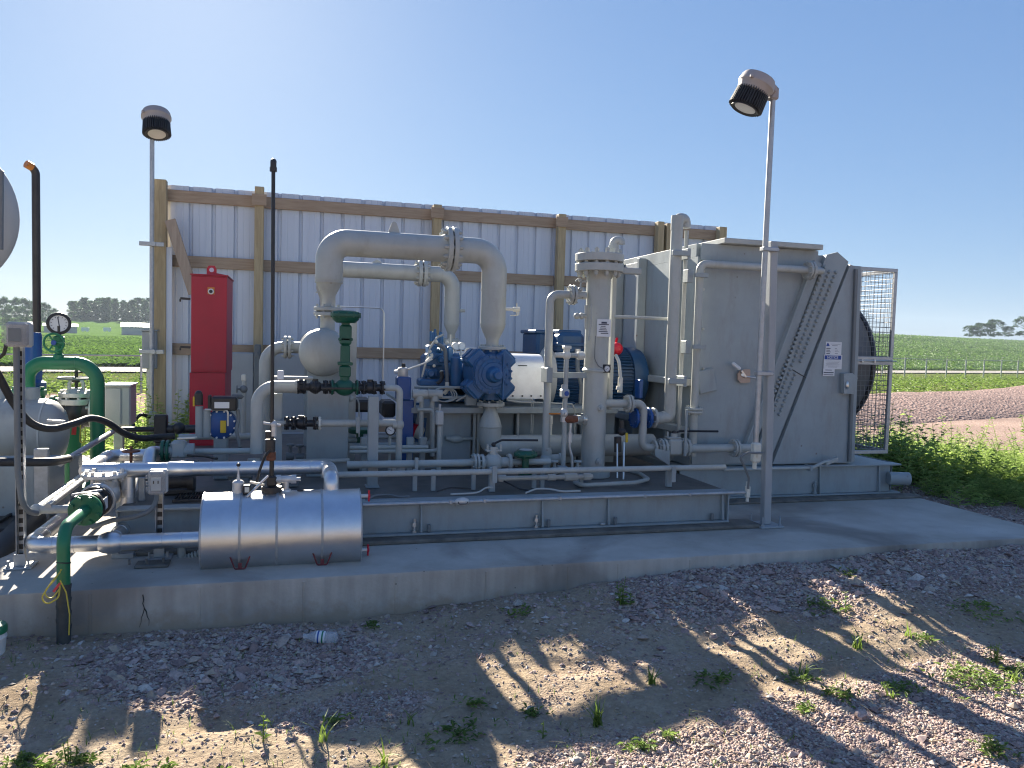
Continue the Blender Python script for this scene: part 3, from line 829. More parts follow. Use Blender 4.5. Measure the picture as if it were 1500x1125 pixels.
def place_tree(proto, used, px, py, dist, hpx, label, group, wfac=1.0, H0=16.0):
    d = ray(px, py); hz = math.hypot(d.x, d.y); p = CAM + d*(dist/hz)
    H = hpx*dep(p)/FPX; s = H/H0
    p.z -= .2
    if not used: proto.location = p; proto.scale = (s*wfac, s*wfac, s); proto.rotation_euler = (0, 0, r.random()*6); proto['label'] = label; proto['group'] = group
    else: copy_tree(proto, p, label, group, r.random()*6, (s*wfac, s*wfac, s))
tA = tree_proto('slim', 16, 6.5, .3, 5, True); tB = tree_proto('round', 16, 13, 1.2, 8); tC = tree_proto('bushy', 16, 15, .8, 9)
ua = ub = uc = False
G1 = 'slender trees in the row behind the white roofed shed'
for i, px in enumerate(range(103, 262, 5)):
    place_tree(tA, ua, px+r.uniform(-2, 2), 470, 470+r.uniform(-12, 25), r.uniform(26, 34), 'slender tree in the dense hazy row behind the white roofed shed', G1, r.uniform(1.2, 1.7)); ua = True
G2 = 'broad trees of the grove at the far left'
for px, h, dd in ((-14, 34, 400), (4, 38, 390), (22, 37, 420), (38, 36, 400), (52, 34, 430), (66, 30, 410), (78, 22, 430), (92, 14, 470), (-5, 20, 330), (12, 17, 330)):
    place_tree(tB, ub, px, 474 if h > 21 else 478, dd, h, 'broad tree in the hazy grove behind the black vent stack', G2, 1.0); ub = True
place_tree(tC, uc, 38, 474, 300, 11, 'small dark bush in front of the hazy grove at far left', None); uc = True
for px, h, lab in ((1420, 13, 'small round tree at the left end of the hilltop clump'), (1436, 16, 'second round tree from the left on the hilltop'), (1456, 20, 'tallest open crowned tree in the hilltop clump'), (1478, 12, 'low bushy tree filling the gap of the hilltop clump'), (1502, 24, 'large tree on the hilltop cut off by the right picture edge')):
    place_tree(tC, True, px, 492, 330, h*1.25, lab, 'trees on the hilltop at the right', 1.45)

# ------------------------------------------------------------------ far buildings
def shed(x0px, x1px, ybase, ytop, yeave, dist, depth, roofm, wallm, label, roofshare=.5):
    def at(px, py):
        d = ray(px, py); return CAM + d*(dist/math.hypot(d.x, d.y))
    a = at(x0px, ybase); b = at(x1px, ybase); e = at(x0px, yeave).z-a.z; tpz = at(x0px, ytop).z-a.z
    ax = (b-a); ax.z = 0; Lx = ax.length; ax.normalize(); n = V(-ax.y, ax.x, 0)
    root = thing('farm_shed', label, 'shed', a)
    w = MB(); q = [a-V(0, 0, 1), a+ax*Lx-V(0, 0, 1), a+ax*Lx+n*depth-V(0, 0, 1), a+n*depth-V(0, 0, 1)]
    w.prism([V(p.x, p.y, a.z-1) for p in q], V(0, 0, e+1)); w.build('wall', wallm, root, smooth=0)
    rf = MB(); o = .4
    g0 = a-ax*o-n*o; E = V(0, 0, e); T = V(0, 0, tpz)
    rf.prism([V(g0.x, g0.y, a.z+e), V((g0+n*(depth/2+o)).x, (g0+n*(depth/2+o)).y, a.z+tpz), V((g0+n*(depth+2*o)).x, (g0+n*(depth+2*o)).y, a.z+e)], ax*(Lx+2*o))
    rf.build('roof', roofm, root, smooth=0)
    dm = MB(); c = a+ax*Lx*.35; dm.prism([V(c.x, c.y, a.z)-n*.05, V(c.x, c.y, a.z)-n*.05+ax*Lx*.16, V(c.x, c.y, a.z+e*.75)-n*.05+ax*Lx*.16, V(c.x, c.y, a.z+e*.75)-n*.05], -n*.06)
    dm.build('door', M['grey_dk'], root, smooth=0)
shed(178, 262, 486, 472, 478, 320, 14, M['white'], M['panel'], 'low grey shed with a bright white roof beyond the green field')
shed(64, 113, 484, 473, 477, 330, 12, M['panel'], M['panel'], 'long blue grey shed behind the pressure gauge across the field')
shed(36, 52, 482, 471, 475, 325, 9, M['ivory'], M['ivory'], 'small cream shed left of the black vent stack across the field')
# parked things beside the sheds: two pale wagons, far away
for px, lab in ((125, 'tiny pale wagon left of the other one beside the far sheds'), (157, 'tiny pale wagon close to the white roofed shed')):
    d = ray(px, 486); p = CAM+d*(310/math.hypot(d.x, d.y))
    b = MB(); b.box(p.x-1.2, p.x+1.2, p.y-.6, p.y+.6, p.z+.3, p.z+1.5, .1); b.cyl(p+V(-.7, -.65, .35), p+V(-.7, .65, .35), .35, n=10); b.cyl(p+V(.7, -.65, .35), p+V(.7, .65, .35), .35, n=10)
    tag(b.build('farm_wagon', M['white']), lab, 'wagon')

# ------------------------------------------------------------------ boundary fences
def fence(name, label, x0, x1, s0, step, H, arms, root_loc):
    root = thing(name, label, 'fence', root_loc)
    m = int((x1-x0)/step)
    for i in range(m+1):
        x = x0+i*step; y = s0+.31*x; z = ground_h(x, y)
        b = MB(); b.cyl((x, y, z-.2), (x, y, z+H), .055 if arms else .04, n=8)
        if arms: b.cyl((x, y, z+H), (x-.18, y-.22, z+H+.28), .03, .02, n=6)
        b.build('post', M['galv'], root)
    rl = MB(); ml = MB()
    for i in range(m):
        x = x0+i*step; xn = x+step; y = s0+.31*x; yn = s0+.31*xn; z = ground_h(x, y); zn = ground_h(xn, yn)
        rl.cyl((x, y, z+H-.03), (xn, yn, zn+H-.03), .028, n=6)
        if arms:
            for k in (.06, .16, .26): ml.cyl((x-.17*k/.28, y-.2*k/.28, z+H+k), (xn-.17*k/.28, yn-.2*k/.28, zn+H+k), .006, n=3)
        q = int(step/.16)
        for k in range(q):
            for sg in (1, -1):
                a0 = k/q; a1 = (k+sg*(H/.16*.8)*1.0)/q
                # one slanting wire, cut to the bay
                h1 = 1.0
                if a1 > 1: h1 = (1-a0)/(a1-a0); a1 = 1
                if a1 < 0: h1 = (0-a0)/(a1-a0); a1 = 0
                ml.cyl((x+step*a0, y+(yn-y)*a0, z+(zn-z)*a0+.05), (x+step*a1, y+(yn-y)*a1, z+(zn-z)*a1+.05+(H-.1)*h1), .004, n=3)
    rl.build('top_rail', M['galv'], root); ml.build('wire_mesh', M['galv'], root, fix=False)
fence('chain_link_fence', 'galvanised chain link fence with bent barbed wire arms beyond the gravel heap', 44, 74, 36, 3.0, 2.0, True, (44, 36+.31*44, -1.4))
fence('wire_fence', 'low wire fence with a level top rail crossing the green field at left', -14, 8, 31.5, 4.4, 1.35, False, (-14, 31.5-.31*14, -.8))

# ================================================================== WINDBREAK WALL
WY = 10.6
WT = 3.22
def X_(px, py, Y): return P(px, py, Y).x
def Z_(px, py, Y): return P(px, py, Y).z
wl = X_(240, 400, WY); wr = X_(1058, 345, WY)
wall = thing('windbreak_wall', 'tall white corrugated metal windbreak wall on a timber frame behind the skid', 'wall', (wl, WY, -.12))
sb = MB(); prof = []
x = wl
while x < wr:
    for dx, dy in ((0, 0), (.012, .036), (.042, .036), (.054, 0), (.118, 0), (.122, .003), (.130, .003), (.134, 0), (.198, 0), (.202, .003), (.21, .003), (.214, 0)):
        if x+dx < wr: prof.append((x+dx, WY+.13+dy))
    x += .272
prof.append((wr, WY+.13))
vs = []; fs = []
for (a, b) in prof: vs += [(a, b, -.2), (a, b, WT)]
k = len(prof)
for (a, b) in prof: vs += [(a, b+.002, -.2), (a, b+.002, WT)]
for i in range(k-1): fs.append((2*i, 2*i+2, 2*i+3, 2*i+1)); fs.append((2*k+2*i, 2*k+2*i+1, 2*k+2*i+3, 2*k+2*i+2))
for i in range(k-1): fs.append((2*i+1, 2*i+3, 2*k+2*i+3, 2*k+2*i+1))
sb.add(vs, fs); sb.build('siding', M['siding'], wall, smooth=0, fix=False)
for px, py, w, up in ((234, 400, .14, .03), (380, 300, .10, .035), (640, 330, .10, -.02), (822, 340, .10, -.02), (966, 350, .09, -.02), (978, 350, .07, -.04), (1057, 345, .11, -.03)):
    xx = X_(px, py, WY); b = MB(); b.box(xx-w*.57, xx+w*.57, WY-.05, WY+.075, -.3, WT+up, .006); b.build('post', M['wood_v'], wall)
pxs = [X_(241, 400, WY), X_(380, 300, WY), X_(640, 330, WY), X_(822, 340, WY), X_(1057, 345, WY)]
for zc in (3.085, 2.26, 1.145, .1):
    for a, c in zip(pxs, pxs[1:]):
        b = MB(); dz = random.uniform(-.008, .008)
        b.box(a-.03, c-.06 if zc < 3.0 else c-.01, WY+.083, WY+.122, zc-.073+dz, zc+.073+dz, .004); b.build('rail', M['wood_h'], wall)
for px in (380, 640, 822):
    xx = X_(px, 300, WY); b = MB(); b.box(xx-.09, xx+.09, WY-.075, WY-.052, 3.01, 3.155, .003); b.build('splice_block', M['wood_h'], wall)
b = MB(); b.bar(P(249, 322, WY-.09), P(284, 430, WY-.12), .13, .04, (0, 1, 0)); b.build('brace', M['wood_old'], wall)
b = MB(); b.bar(P(246, 362, WY-.02), P(246, 640, WY-.02), .10, .02, (0, -1, 0)); b.build('flashing', M['siding'], wall)

# ================================================================== LIGHT POLES
def lamp(root, c, ax, R, arm_to):
    """tilted round floodlight: cast cap, finned body, lens"""
    c = Vector(c); ax = Vector(ax).normalized()
    h = MB(); h.lathe(c-ax*R*.6, ax, [(0, R*.4), (.05*R, R*.75), (.12*R, R*.93), (.25*R, R*1.0), (.42*R, R*1.02), (.5*R, R*1.05), (.62*R, R*1.05), (.7*R, R*.98), (1.05*R, R*.9), (1.1*R, R*.6)], 32)
    h.bar(c-ax*R*.2, arm_to, R*.8, R*.5, (0, 0, 1), .02)
    h.box(arm_to[0]-R*.28, arm_to[0]+R*.28, arm_to[1]-R*.28, arm_to[1]+R*.28, arm_to[2]-R*.5, arm_to[2]+R*.22, .012)
    a = ax.orthogonal().normalized(); e = ax.cross(a)
    h.bar(c+a*R*1.0, c+a*R*1.2, R*.16, R*.16); h.bar(c-a*R*1.0-ax*R*.0, c-a*R*1.2, R*.16, R*.16)
    h.build('lamp_housing', M['lamp_body'], root)
    s = MB(); s.lathe(c+ax*R*.35, ax, [(0, R*.7), (1.0*R, R*.74), (1.02*R, R*.6)], 32)
    for i in range(40):
        an = 2*math.pi*i/40; d = a*math.cos(an)+e*math.sin(an)
        s.bar(c+ax*R*.38+d*R*.82, c+ax*R*1.36+d*R*.88, R*.05, R*.24, d, .001)
    s.lathe(c+ax*R*1.3, ax, [(0, R*.74), (.02, R*.8), (R*.1, R*.8), (R*.1, R*.68), (R*.06, R*.66)], 32)
    s.build('heat_sink', M['lamp_dark'], root)
    l = MB(); l.lathe(c+ax*R*1.33, ax, [(0, R*.66), (R*.06, R*.6), (R*.09, R*.3), (R*.095, 0.001)], 32); l.build('lens', M['lens'], root)

# right pole: square post on a base plate, thin conduit pole clamped to it
PYr = 5.07
b0 = PZ(1121, 770, 0); b0.y = PYr; b0.x = X_(1121, 770, PYr)
zt = Z_(1134, 354, PYr)
pole = thing('light_pole', 'tall thin galvanised light pole clamped to a square grey post on the right', 'light pole', b0, None)
b = MB(); tpx = X_(1134, 354, PYr)-.015; b.bar((b0.x, b0.y, .015), (tpx, b0.y, zt), .062, .062, (0, 1, 0), .006); b.build('post', M['panel'], pole)
b = MB(); b.box(b0.x-.1, b0.x+.1, b0.y-.1, b0.y+.1, .002, .016, .003)
for sx in (-1, 1):
    for sy in (-1, 1):
        b.cyl((b0.x+sx*.075, b0.y+sy*.075, .0), (b0.x+sx*.075, b0.y+sy*.075, .085), .006, n=8); b.cyl((b0.x+sx*.075, b0.y+sy*.075, .017), (b0.x+sx*.075, b0.y+sy*.075, .03), .013, n=6)
b.build('base_plate', M['panel'], pole)
q0 = P(1107, 648, PYr-.03); q1 = P(1132, 142, PYr-.03)
b = MB(); b.tube([q0, q1], .0205, n=14); b.build('conduit', M['galv'], pole)
for py in (362, 545):
    t = (648-py)/(648-142); c = q0.lerp(q1, t); b = MB(); b.bar(c+V(-.03, 0, 0), c+V(.1, .0, 0), .03, .06, (0, 1, 0), .004); b.cyl(c+V(-.035, -.02, 0), c+V(.11, -.02, 0), .006, n=8); b.build('clamp', M['galv'], pole)
b = MB(); b.box(q0.x-.03, q0.x+.03, q0.y-.04, q0.y+.025, q0.z-.15, q0.z, .012); b.cyl(q0+V(0, -.03, -.09), q0+V(0, -.055, -.09), .018, n=12); b.cyl(q0+V(0, 0, -.15), q0+V(0, 0, -.2), .016, n=12); b.build('junction_box', M['ivory'], pole)
lamp(pole, P(1107, 126, PYr-.06), (-.38, .12, -.91), RW(51, P(1105, 130, PYr)), P(1132, 134, PYr-.03))
# the flexible lead that drops from the junction box to the skid
cb = MB(); cb.tube([P(1118, 664, PYr-.08), P(1096, 663, PYr-.1), P(1083, 669, PYr-.1), P(1090, 682, PYr-.08), P(1097, 700, PYr-.05), P(1096, 716, 5.03)], .009, bend=.05, n=10)
tag(cb.build('flexible_conduit', M['grey_dk']), 'short grey flexible conduit dropping from the pole junction box to the skid', 'conduit')

PYl = 10.45
bl = P(222, 645, PYl); tl = P(224, 200, PYl); bl.z = ground_h(bl.x, bl.y)
pole2 = thing('light_pole', 'galvanised light pole strapped to the left end of the white wall', 'light pole', bl)
b = MB(); b.tube([bl, (bl.x, bl.y, tl.z)], RW(6.5, tl), n=14); b.build('conduit', M['galv'], pole2)
for py in (358, 515):
    c = P(222, py, PYl); b = MB(); b.bar(c+V(-.13, -.05, 0), c+V(.15, -.05, 0), .04, .05, (0, 0, 1), .003); b.cyl(c+V(.03, -.09, 0), c+V(.03, -.03, 0), .03, n=10); b.build('clamp', M['galv'], pole2)
c = P(225, 616, PYl); b = MB(); b.box(c.x-.045, c.x+.045, c.y-.09, c.y-.02, c.z-.13, c.z+.12, .02); b.cyl(c+V(0, -.1, .0), c+V(0, -.08, 0), .035); b.build('junction_box', M['panel'], pole2)
lamp(pole2, P(229, 173, PYl-.05), (.08, -.32, -.93), RW(39, P(229, 175, PYl)), P(223, 190, PYl))
cb = MB(); cb.tube([P(222, 612, PYl-.05), P(206, 606, PYl-.2), P(195, 618, PYl-.3), P(196, 632, PYl-.4), P(200, 650, PYl-.5)], .022, bend=.1, n=10)
tag(cb.build('flexible_conduit', M['rubber']), 'curved black flexible conduit beside the left light pole', 'conduit')
# grey panel hung at the wall end
c0 = P(205, 485, 10.4); c1 = P(221, 541, 10.4); pn = thing('electrical_panel', 'flat grey electrical panel behind the left light pole', 'electrical panel', (c0.x, 11.8, c1.z))
b = MB(); b.box(c0.x, c1.x+.05, 10.52, 10.72, c1.z, c0.z, .01); b.build('cabinet', M['panel'], pn)
b = MB(); b.box(c0.x-.01, c1.x+.06, 10.5, 10.72, c0.z+.002, c0.z+.02, .004); b.build('rain_hood', M['panel'], pn)
b = MB(); b.box(c0.x+.04, c0.x+.09, 10.6, 10.65, ground_h(c0.x, 10.6), c1.z-.002, .004); b.build('post', M['galv'], pn)

# ================================================================== SKIDS
DZ = .27
skl, skr, skf, skb = -1.03, 3.2, 5.1, 8.9
sk = thing('equipment_skid', 'long grey steel beam skid carrying the compressor and pipework', 'skid', (1, 5.1, 0))
b = MB()
b.box(skl, skr, skf, skf+.1, DZ-.016, DZ, .003); b.box(skl, skr, skf, skf+.11, .03, .044, .003); b.box(skl, skr, skf+.045, skf+.056, .045, DZ-.017, .002)
b.build('front_beam', M['grey'], sk)
b = MB(); b.box(skl, skr, skb-.1, skb, DZ-.016, DZ, .003); b.box(skl, skr, skb-.06, skb-.05, .03, DZ-.017, .002); b.build('rear_beam', M['grey'], sk)
for xx, nm in ((skr, 'end_beam'), (skl, 'end_beam')):
    b = MB(); s = 1 if xx > 0 else -1
    b.box(xx-s*.012, xx, skf+.002+.01, skb-.002, .03, DZ-.018, .002); b.build(nm, M['grey'], sk)
b = MB(); b.box(skl+.01, skr-.01, skf+.102, skb-.102, DZ-.012, DZ-.002, .002); b.build('deck_plate', M['deck'], sk)
for px in (618, 796, 893, 1060):
    xx = X_(px, 755, skf); b = MB()
    b.prism([(xx-.006, skf+.003, .05), (xx-.006, skf+.044, .05), (xx-.006, skf+.044, DZ-.02), (xx-.006, skf+.025, DZ-.02)], (.012, 0, 0)); b.build('stiffener', M['grey'], sk, smooth=0)
for px, kind_ in ((608, 1), (629, 0), (787, 1), (805, 0), (884, 2), (903, 0), (1045, 0)):
    xx = X_(px, 765, skf); b = MB()
    if kind_ == 1:
        b.cyl((xx, skf+.02, .04), (xx, skf+.02, .14), .009, n=10); b.cyl((xx, skf+.02, .046), (xx, skf+.02, .062), .02, n=6); b.cyl((xx, skf+.02, .09), (xx, skf+.02, .115), .02, n=6); b.build('anchor_bolt', M['chrome'], sk)
    elif kind_ == 2:
        b.box(xx-.018, xx+.018, skf+.005, skf+.035, .046, .062, .004); b.build('anchor_bolt', M['chrome'], sk)
    else:
        b.box(xx-.012, xx+.012, skf+.01, skf+.03, .046, .1, .006); b.build('anchor_bolt', M['grey_dk'], sk)
# conduit run that follows the skid's top edge
ck = thing('conduit_run', 'shiny galvanised conduit along the front top edge of the skid', 'conduit', (1.5, 5.08, DZ))
yk = skf-.022
a0 = P(531, 734, yk); a1 = P(1092, 718, yk); zc = .268
b = MB(); b.tube([(a0.x, yk, zc-.012), (a1.x, yk, zc-.006)], .0125, n=12); b.build('pipe', M['galv'], ck)
c = V(X_(677, 728, yk), yk-.006, zc-.008)
b = MB(); b.ball(c, .03, (1.75, .75, .95), 16, 10); b.build('pull_fitting', M['bare'], ck)
b = MB(); b.tube([c+V(-.034, -.026, .004), c+V(-.028, -.028, -.012), c+V(.028, -.028, -.012), c+V(.034, -.026, .004)], .003, bend=.012, n=6); b.build('fitting_cover', M['black'], ck)
for px in (660, 710, 820, 945, 1010): 
    xx = X_(px, 726, yk); b = MB(); b.box(xx-.012, xx+.012, yk-.016, yk+.03, zc-.024, zc+.006, .005); b.build('strap', M['galv'], ck)
c = V(a1.x+.012, yk-.005, zc)
b = MB(); b.box(c.x-.012, c.x+.02, c.y-.02, c.y+.02, c.z-.045, c.z+.045, .008); b.cyl(c+V(.004, 0, .045), c+V(.004, 0, .075), .014, n=10); b.cyl(c+V(.004, 0, -.075), c+V(.004, 0, -.045), .012, n=10); b.build('connector', M['ivory'], ck)

# cooler skid
ck2 = thing('cooler_skid', 'low grey steel skid beam under the big air cooler', 'skid', (4.4, 5.9, 0))
cl_, cr_, cf_ = 3.25, 5.56, 5.955
b = MB(); b.box(cl_, cr_, cf_, cf_+.11, .285, .30, .003); b.box(cl_, cr_, cf_, cf_+.11, .018, .032, .003); b.box(cl_, cr_-.09, cf_+.04, cf_+.052, .034, .284, .002); b.build('front_beam', M['grey'], ck2)
b = MB(); b.box(cl_, cr_, 7.9, 7.92, .02, .3, .003); b.box(cl_, cl_+.012, cf_+.112, 7.89, .02, .3, .002); b.box(cr_-.012, cr_, cf_+.112, 7.89, .02, .3, .002); b.build('frame', M['grey'], ck2)
b = MB(); b.box(cl_+.014, cr_-.014, cf_+.112, 7.89, .284, .294, .002); b.build('deck_plate', M['grey'], ck2)
for px in (1203, 1290):
    xx = X_(px, 705, cf_); b = MB(); b.prism([(xx-.006, cf_+.003, .036), (xx-.006, cf_+.038, .036), (xx-.006, cf_+.038, .28), (xx-.006, cf_+.022, .28)], (.012, 0, 0)); b.build('stiffener', M['grey'], ck2, smooth=0)
xx = X_(1196, 712, cf_); b = MB(); b.cyl((xx, cf_+.02, .03), (xx, cf_+.02, .15), .01, n=10); b.cyl((xx, cf_+.02, .036), (xx, cf_+.02, .055), .022, n=6); b.cyl((xx, cf_+.02, .1), (xx, cf_+.02, .125), .022, n=6); b.build('anchor_bolt', M['grey'], ck2)
b = MB(); c = P(1318, 700, 5.95); b.cyl((cr_-.15, c.y, c.z), (c.x+.05, c.y-.06, c.z), .062, n=24, ch=.004); b.build('lifting_tube', M['grey'], ck2)
# rail pipe along the cooler skid front
cr2 = thing('cooler_conduit', 'slim grey conduit bracketed to the beam under the cooler panel', 'conduit', (4, 5.85, .35))
b = MB(); p = L3([(1060, 688), (1190, 684)], 5.86); b.tube([p[0], p[1], P(1206, 677, 5.86), P(1226, 673, 5.9)], .014, bend=.05, n=10); b.build('pipe', M['grey_lt'], cr2)
b = MB(); b.bar(P(1208, 679, 5.88), P(1226, 672, 5.88), .04, .035); b.build('elbow_fitting', M['grey_lt'], cr2)
for px in (1187,): c = P(px, 685, 5.86); b = MB(); b.box(c.x-.012, c.x+.012, 5.84, 5.93, c.z-.03, c.z+.02, .004); b.build('strap', M['grey'], cr2)

# ================================================================== AIR COOLER
CF = 6.0
Y1_ = V(0, 1, 0)
co = thing('air_cooler', 'big grey sheet metal air cooler housing with a slanted header and wire fan guard', 'air cooler', (4.3, 6.6, .3))
def poly(pts, Y, d): return [P(x, y, Y) for x, y in pts], d
zb = .305
def polyb(top, Y):
    o = [P(x, y, Y) for x, y in top]
    return o
pts = polyb([(1030, 376), (1206, 374), (1238, 386), (1257, 393)], CF+.03)
xr_ = pts[-1].x
body = [V(3.36, CF+.03, zb), V(3.36, CF+.03, pts[0].z)] + pts[1:] + [V(xr_+.01, CF+.03, zb)]
b = MB(); b.prism(body, (0, 1.72, 0)); b.build('housing', M['grey'], co, smooth=0)
# front door panel (left) and right panel as thin sheets on the body
pa = [P(1030, 385, CF+.027), P(1190, 385, CF+.027), P(1092, 655, CF+.027)]
b = MB(); b.prism([V(3.37, CF+.027, zb+.02), V(3.37, CF+.027, pa[0].z), pa[1], pa[2], V(pa[2].x, CF+.027, zb+.02)], (0, -.022, 0)); b.build('front_panel', M['grey'], co, smooth=0)
hd = [P(x, y, CF+.027) for x, y in ((1206, 374), (1222, 370), (1238, 384), (1124, 672), (1106, 655))]
b = MB(); b.prism(hd, (0, -.045, 0)); b.build('header_plate', M['grey'], co, smooth=0)
hp = [P(x, y, CF+.026) for x, y in ((1241, 388), (1257, 394), (1247, 679), (1128, 682))]
hp[2].z = zb+.012; hp[3].z = zb+.012
b = MB(); b.prism(hp, (0, -.04, 0)); b.build('side_panel', M['grey'], co, smooth=0)
b = MB(); b.bar(P(1240, 386, CF-.012), P(1126, 677, CF-.012), .006, .006, (0, 1, 0), .001); b.build('panel_seam', M['black'], co)
b = MB(); b.bar(P(1160, 541, CF-.021), P(1180, 553, CF-.021), .006, .006, (0, 1, 0), .001); b.build('panel_seam', M['black'], co)
b = MB(); b.bar(P(1198, 384, CF), P(1097, 657, CF), .085, .02, (0, 1, 0), .002); b.bar(P(1190, 384, CF-.03), P(1089, 657, CF-.03), .012, .05, (0, 1, 0), .002); b.build('diagonal_channel', M['grey'], co)
proto = None
for i in range(33):
    for j in range(3):
        t = (i+(.5 if j == 1 else 0))/32.5
        px = 1207+8.3*j+(1123-1207)*t; py = 391+j*4+(602-391)*t
        if 534 < py < 546 and j == 2: continue
        c = P(px, py, CF-.018)
        if proto is None:
            b = MB(); b.lathe(c, -Y1_, [(0, .0155), (.014, .0155), (.022, .011), (.0225, .002)], 8); proto = b.build('tube_plug', M['grey'], co); pc = c
        else:
            o = proto.copy(); COL.objects.link(o); o.location = c-pc
# roof sheet, top beam
zr = Z_(1055, 356, CF-.05)
b = MB(); b.box(3.55, X_(1206, 368, CF-.08), CF-.08, CF+1.85, zr, zr+.045, .004); b.build('roof', M['grey_lt'], co)
b = MB(); b.box(3.38, X_(1200, 372, CF), CF+.01, CF+.029, pts[0].z-.03, zr-.002, .002); b.box(3.36, 4.5, CF+.06, CF+1.7, pts[0].z, zr-.002, .002); b.build('top_beam', M['grey'], co)
# left face: ribs, rails
xl = 3.36
for Y, w, m_ in ((7.78, .07, 'grey_dk'), (7.62, .1, 'grey'), (7.05, .05, 'grey'), (6.35, .05, 'grey')):
    b = MB(); b.box(xl-.09, xl-.002, Y-w/2, Y+w/2, zb, zr-.04, .004); b.build('side_post', M[m_], co)
for zz in (1.04, .62):
    b = MB(); b.box(xl-.1, xl-.002, CF+.05, 7.85, zz-.03, zz+.03, .004); b.build('side_rail', M['grey_lt'], co)
b = MB(); b.box(xl-.002-.014, xl-.0025, 7.1, 7.5, 1.1, zr-.06, .003); b.build('inlet_panel', M['panel'], co)
b = MB(); b.box(xl-.12, xl-.003, 7.84, 7.90, zb, zr-.05, .004); b.box(3.2, 3.35, 7.84, 7.9, zr-.22, zr-.10, .004); b.build('rear_post', M['grey_dk'], co)
# bolts down the panel edges
b = MB()
for py in (398, 424, 482, 540): c = P(1030, py, CF); b.cyl(c, c+V(0, -.012, 0), .012, n=8)
for py in (452, 524, 533, 595, 660): c = P(1252-(py-393)*.037, py, CF-.012); b.cyl(c, c+V(0, -.014, 0), .011, n=8)
b.build('panel_bolt', M['grey_lt'], co)
# edge trim at the right front edge, thin dark gap
b = MB(); b.bar(P(1254, 394, CF-.03), P(1244, 676, CF-.03), .03, .03, (0, 1, 0), .004); b.build('edge_trim', M['grey_dk'], co)
# blower ring inside the guard
fr = MB(); fc = V(0, 6.86, Z_(1262, 533, 6.4))
xg = P(1312, 396, CF+.05).x
fr.lathe((xr_+.02, fc.y, fc.z), (1, 0, 0), [(0, .7), (.1, .68), (.2, .67), (xg-xr_-.05, .66), (xg-xr_-.03, .64), (xg-xr_-.07, .62), (.2, .62)], 48, cap=False); fr.build('fan_ring', M['fanring'], co); fr = MB(); fr.lathe((xg-.09, fc.y, fc.z), (1, 0, 0), [(0, .66), (0, .675), (.03, .675), (.03, .66)], 48, cap=False); fr.build('fan_rim', M['black'], co)
hb = MB(); hb.cyl((xr_+.05, fc.y, fc.z), (xr_+.2, fc.y, fc.z), .1); 
for i in range(6):
    a = i*math.pi/3; hb.bar((xr_+.12, fc.y+math.cos(a)*.08, fc.z+math.sin(a)*.08), (xr_+.12, fc.y+math.cos(a)*.52, fc.z+math.sin(a)*.52), .12, .012, (1, .4*math.cos(a+1.57), .4*math.sin(a+1.57)))
hb.build('fan', M['black'], co)
# wire guard: bright frame, two panels in front and the end wall
ztop = Z_(1312, 397, CF+.05); zbot = Z_(1299, 661, CF+.05); zm = Z_(1305, 529, CF+.05); yA, yB = CF+.03, 7.72
g = MB()
for z in (ztop, zm+.022, zm-.022, zbot):
    g.box(xr_+.014, xg, yA-.012, yA+.012, z-.017, z+.017, .003)
    g.box(xg-.013, xg+.012, yA+.014, yB, z-.017, z+.017, .003)
for (a, c) in ((zbot+.018, zm-.04), (zm+.04, ztop-.018)):
    g.box(xg-.034, xg, yA-.0125, yA+.0125, a, c, .003); g.box(xr_+.012, xr_+.036, yA-.0125, yA+.0125, a, c, .003)
    g.box(xg-.013, xg+.012, yB-.03, yB, a, c, .003); g.box(xg-.013, xg+.012, 6.86, 6.89, a, c, .003)
g.build('guard_frame', M['galv'], co)
w = MB(); st = .046
x = xr_+.05
while x < xg-.03:
    w.cyl((x, yA, zbot), (x, yA, ztop), .0022, n=5); x += st
z = zbot+.03
while z < ztop:
    w.cyl((xr_+.02, yA+.003, z), (xg-.01, yA+.003, z), .0022, n=5); w.cyl((xg-.003, yA, z), (xg-.003, yB, z), .0022, n=5); z += st
y = yA+.05
while y < yB:
    w.cyl((xg, y, zbot), (xg, y, ztop), .0022, n=5); y += st
w.build('wire_guard', M['wire'], co)
b = MB(); b.cyl((xr_+.02, yA-.025, zm), (xg+.03, yA-.025, zm), .006, n=8); 
for px in (1263, 1281): c = P(px, 531, yA-.02); b.box(c.x-.008, c.x+.008, yA-.03, yA-.012, zm-.018, zm+.012, .002)
b.build('latch_rod', M['chrome'], co)
b = MB(); b.box(xr_-.12, xr_+.03, CF+.02, CF+1.6, pts[-1].z+.002, pts[-1].z+.02, .003); b.build('top_trim', M['grey'], co)
# grease bracket on the right
c = P(1240, 560, CF-.02); b = MB(); b.prism([P(1231, 547, CF-.02), P(1243, 546, CF-.02), P(1251, 553, CF-.02), P(1246, 577, CF-.02), P(1231, 576, CF-.02)], (0, -.05, 0)); b.build('bracket', M['grey'], co, smooth=0)
b = MB(); c = P(1241, 564, CF-.075); b.ball(c, .022, (.8, .6, 1.6)); b.build('grease_fitting', M['chrome'], co)
# small tilted cover plate at the left
c = P(1035, 558, CF-.02); b = MB(); b.box(-.085, .085, -.012, .012, -.1, .1, .006, M=Matrix.Rotation(rad(-12), 3, 'Y')); b.v = [tuple(Vector(q)+c) for q in b.v]; b.build('cover_plate', M['grey'], co)
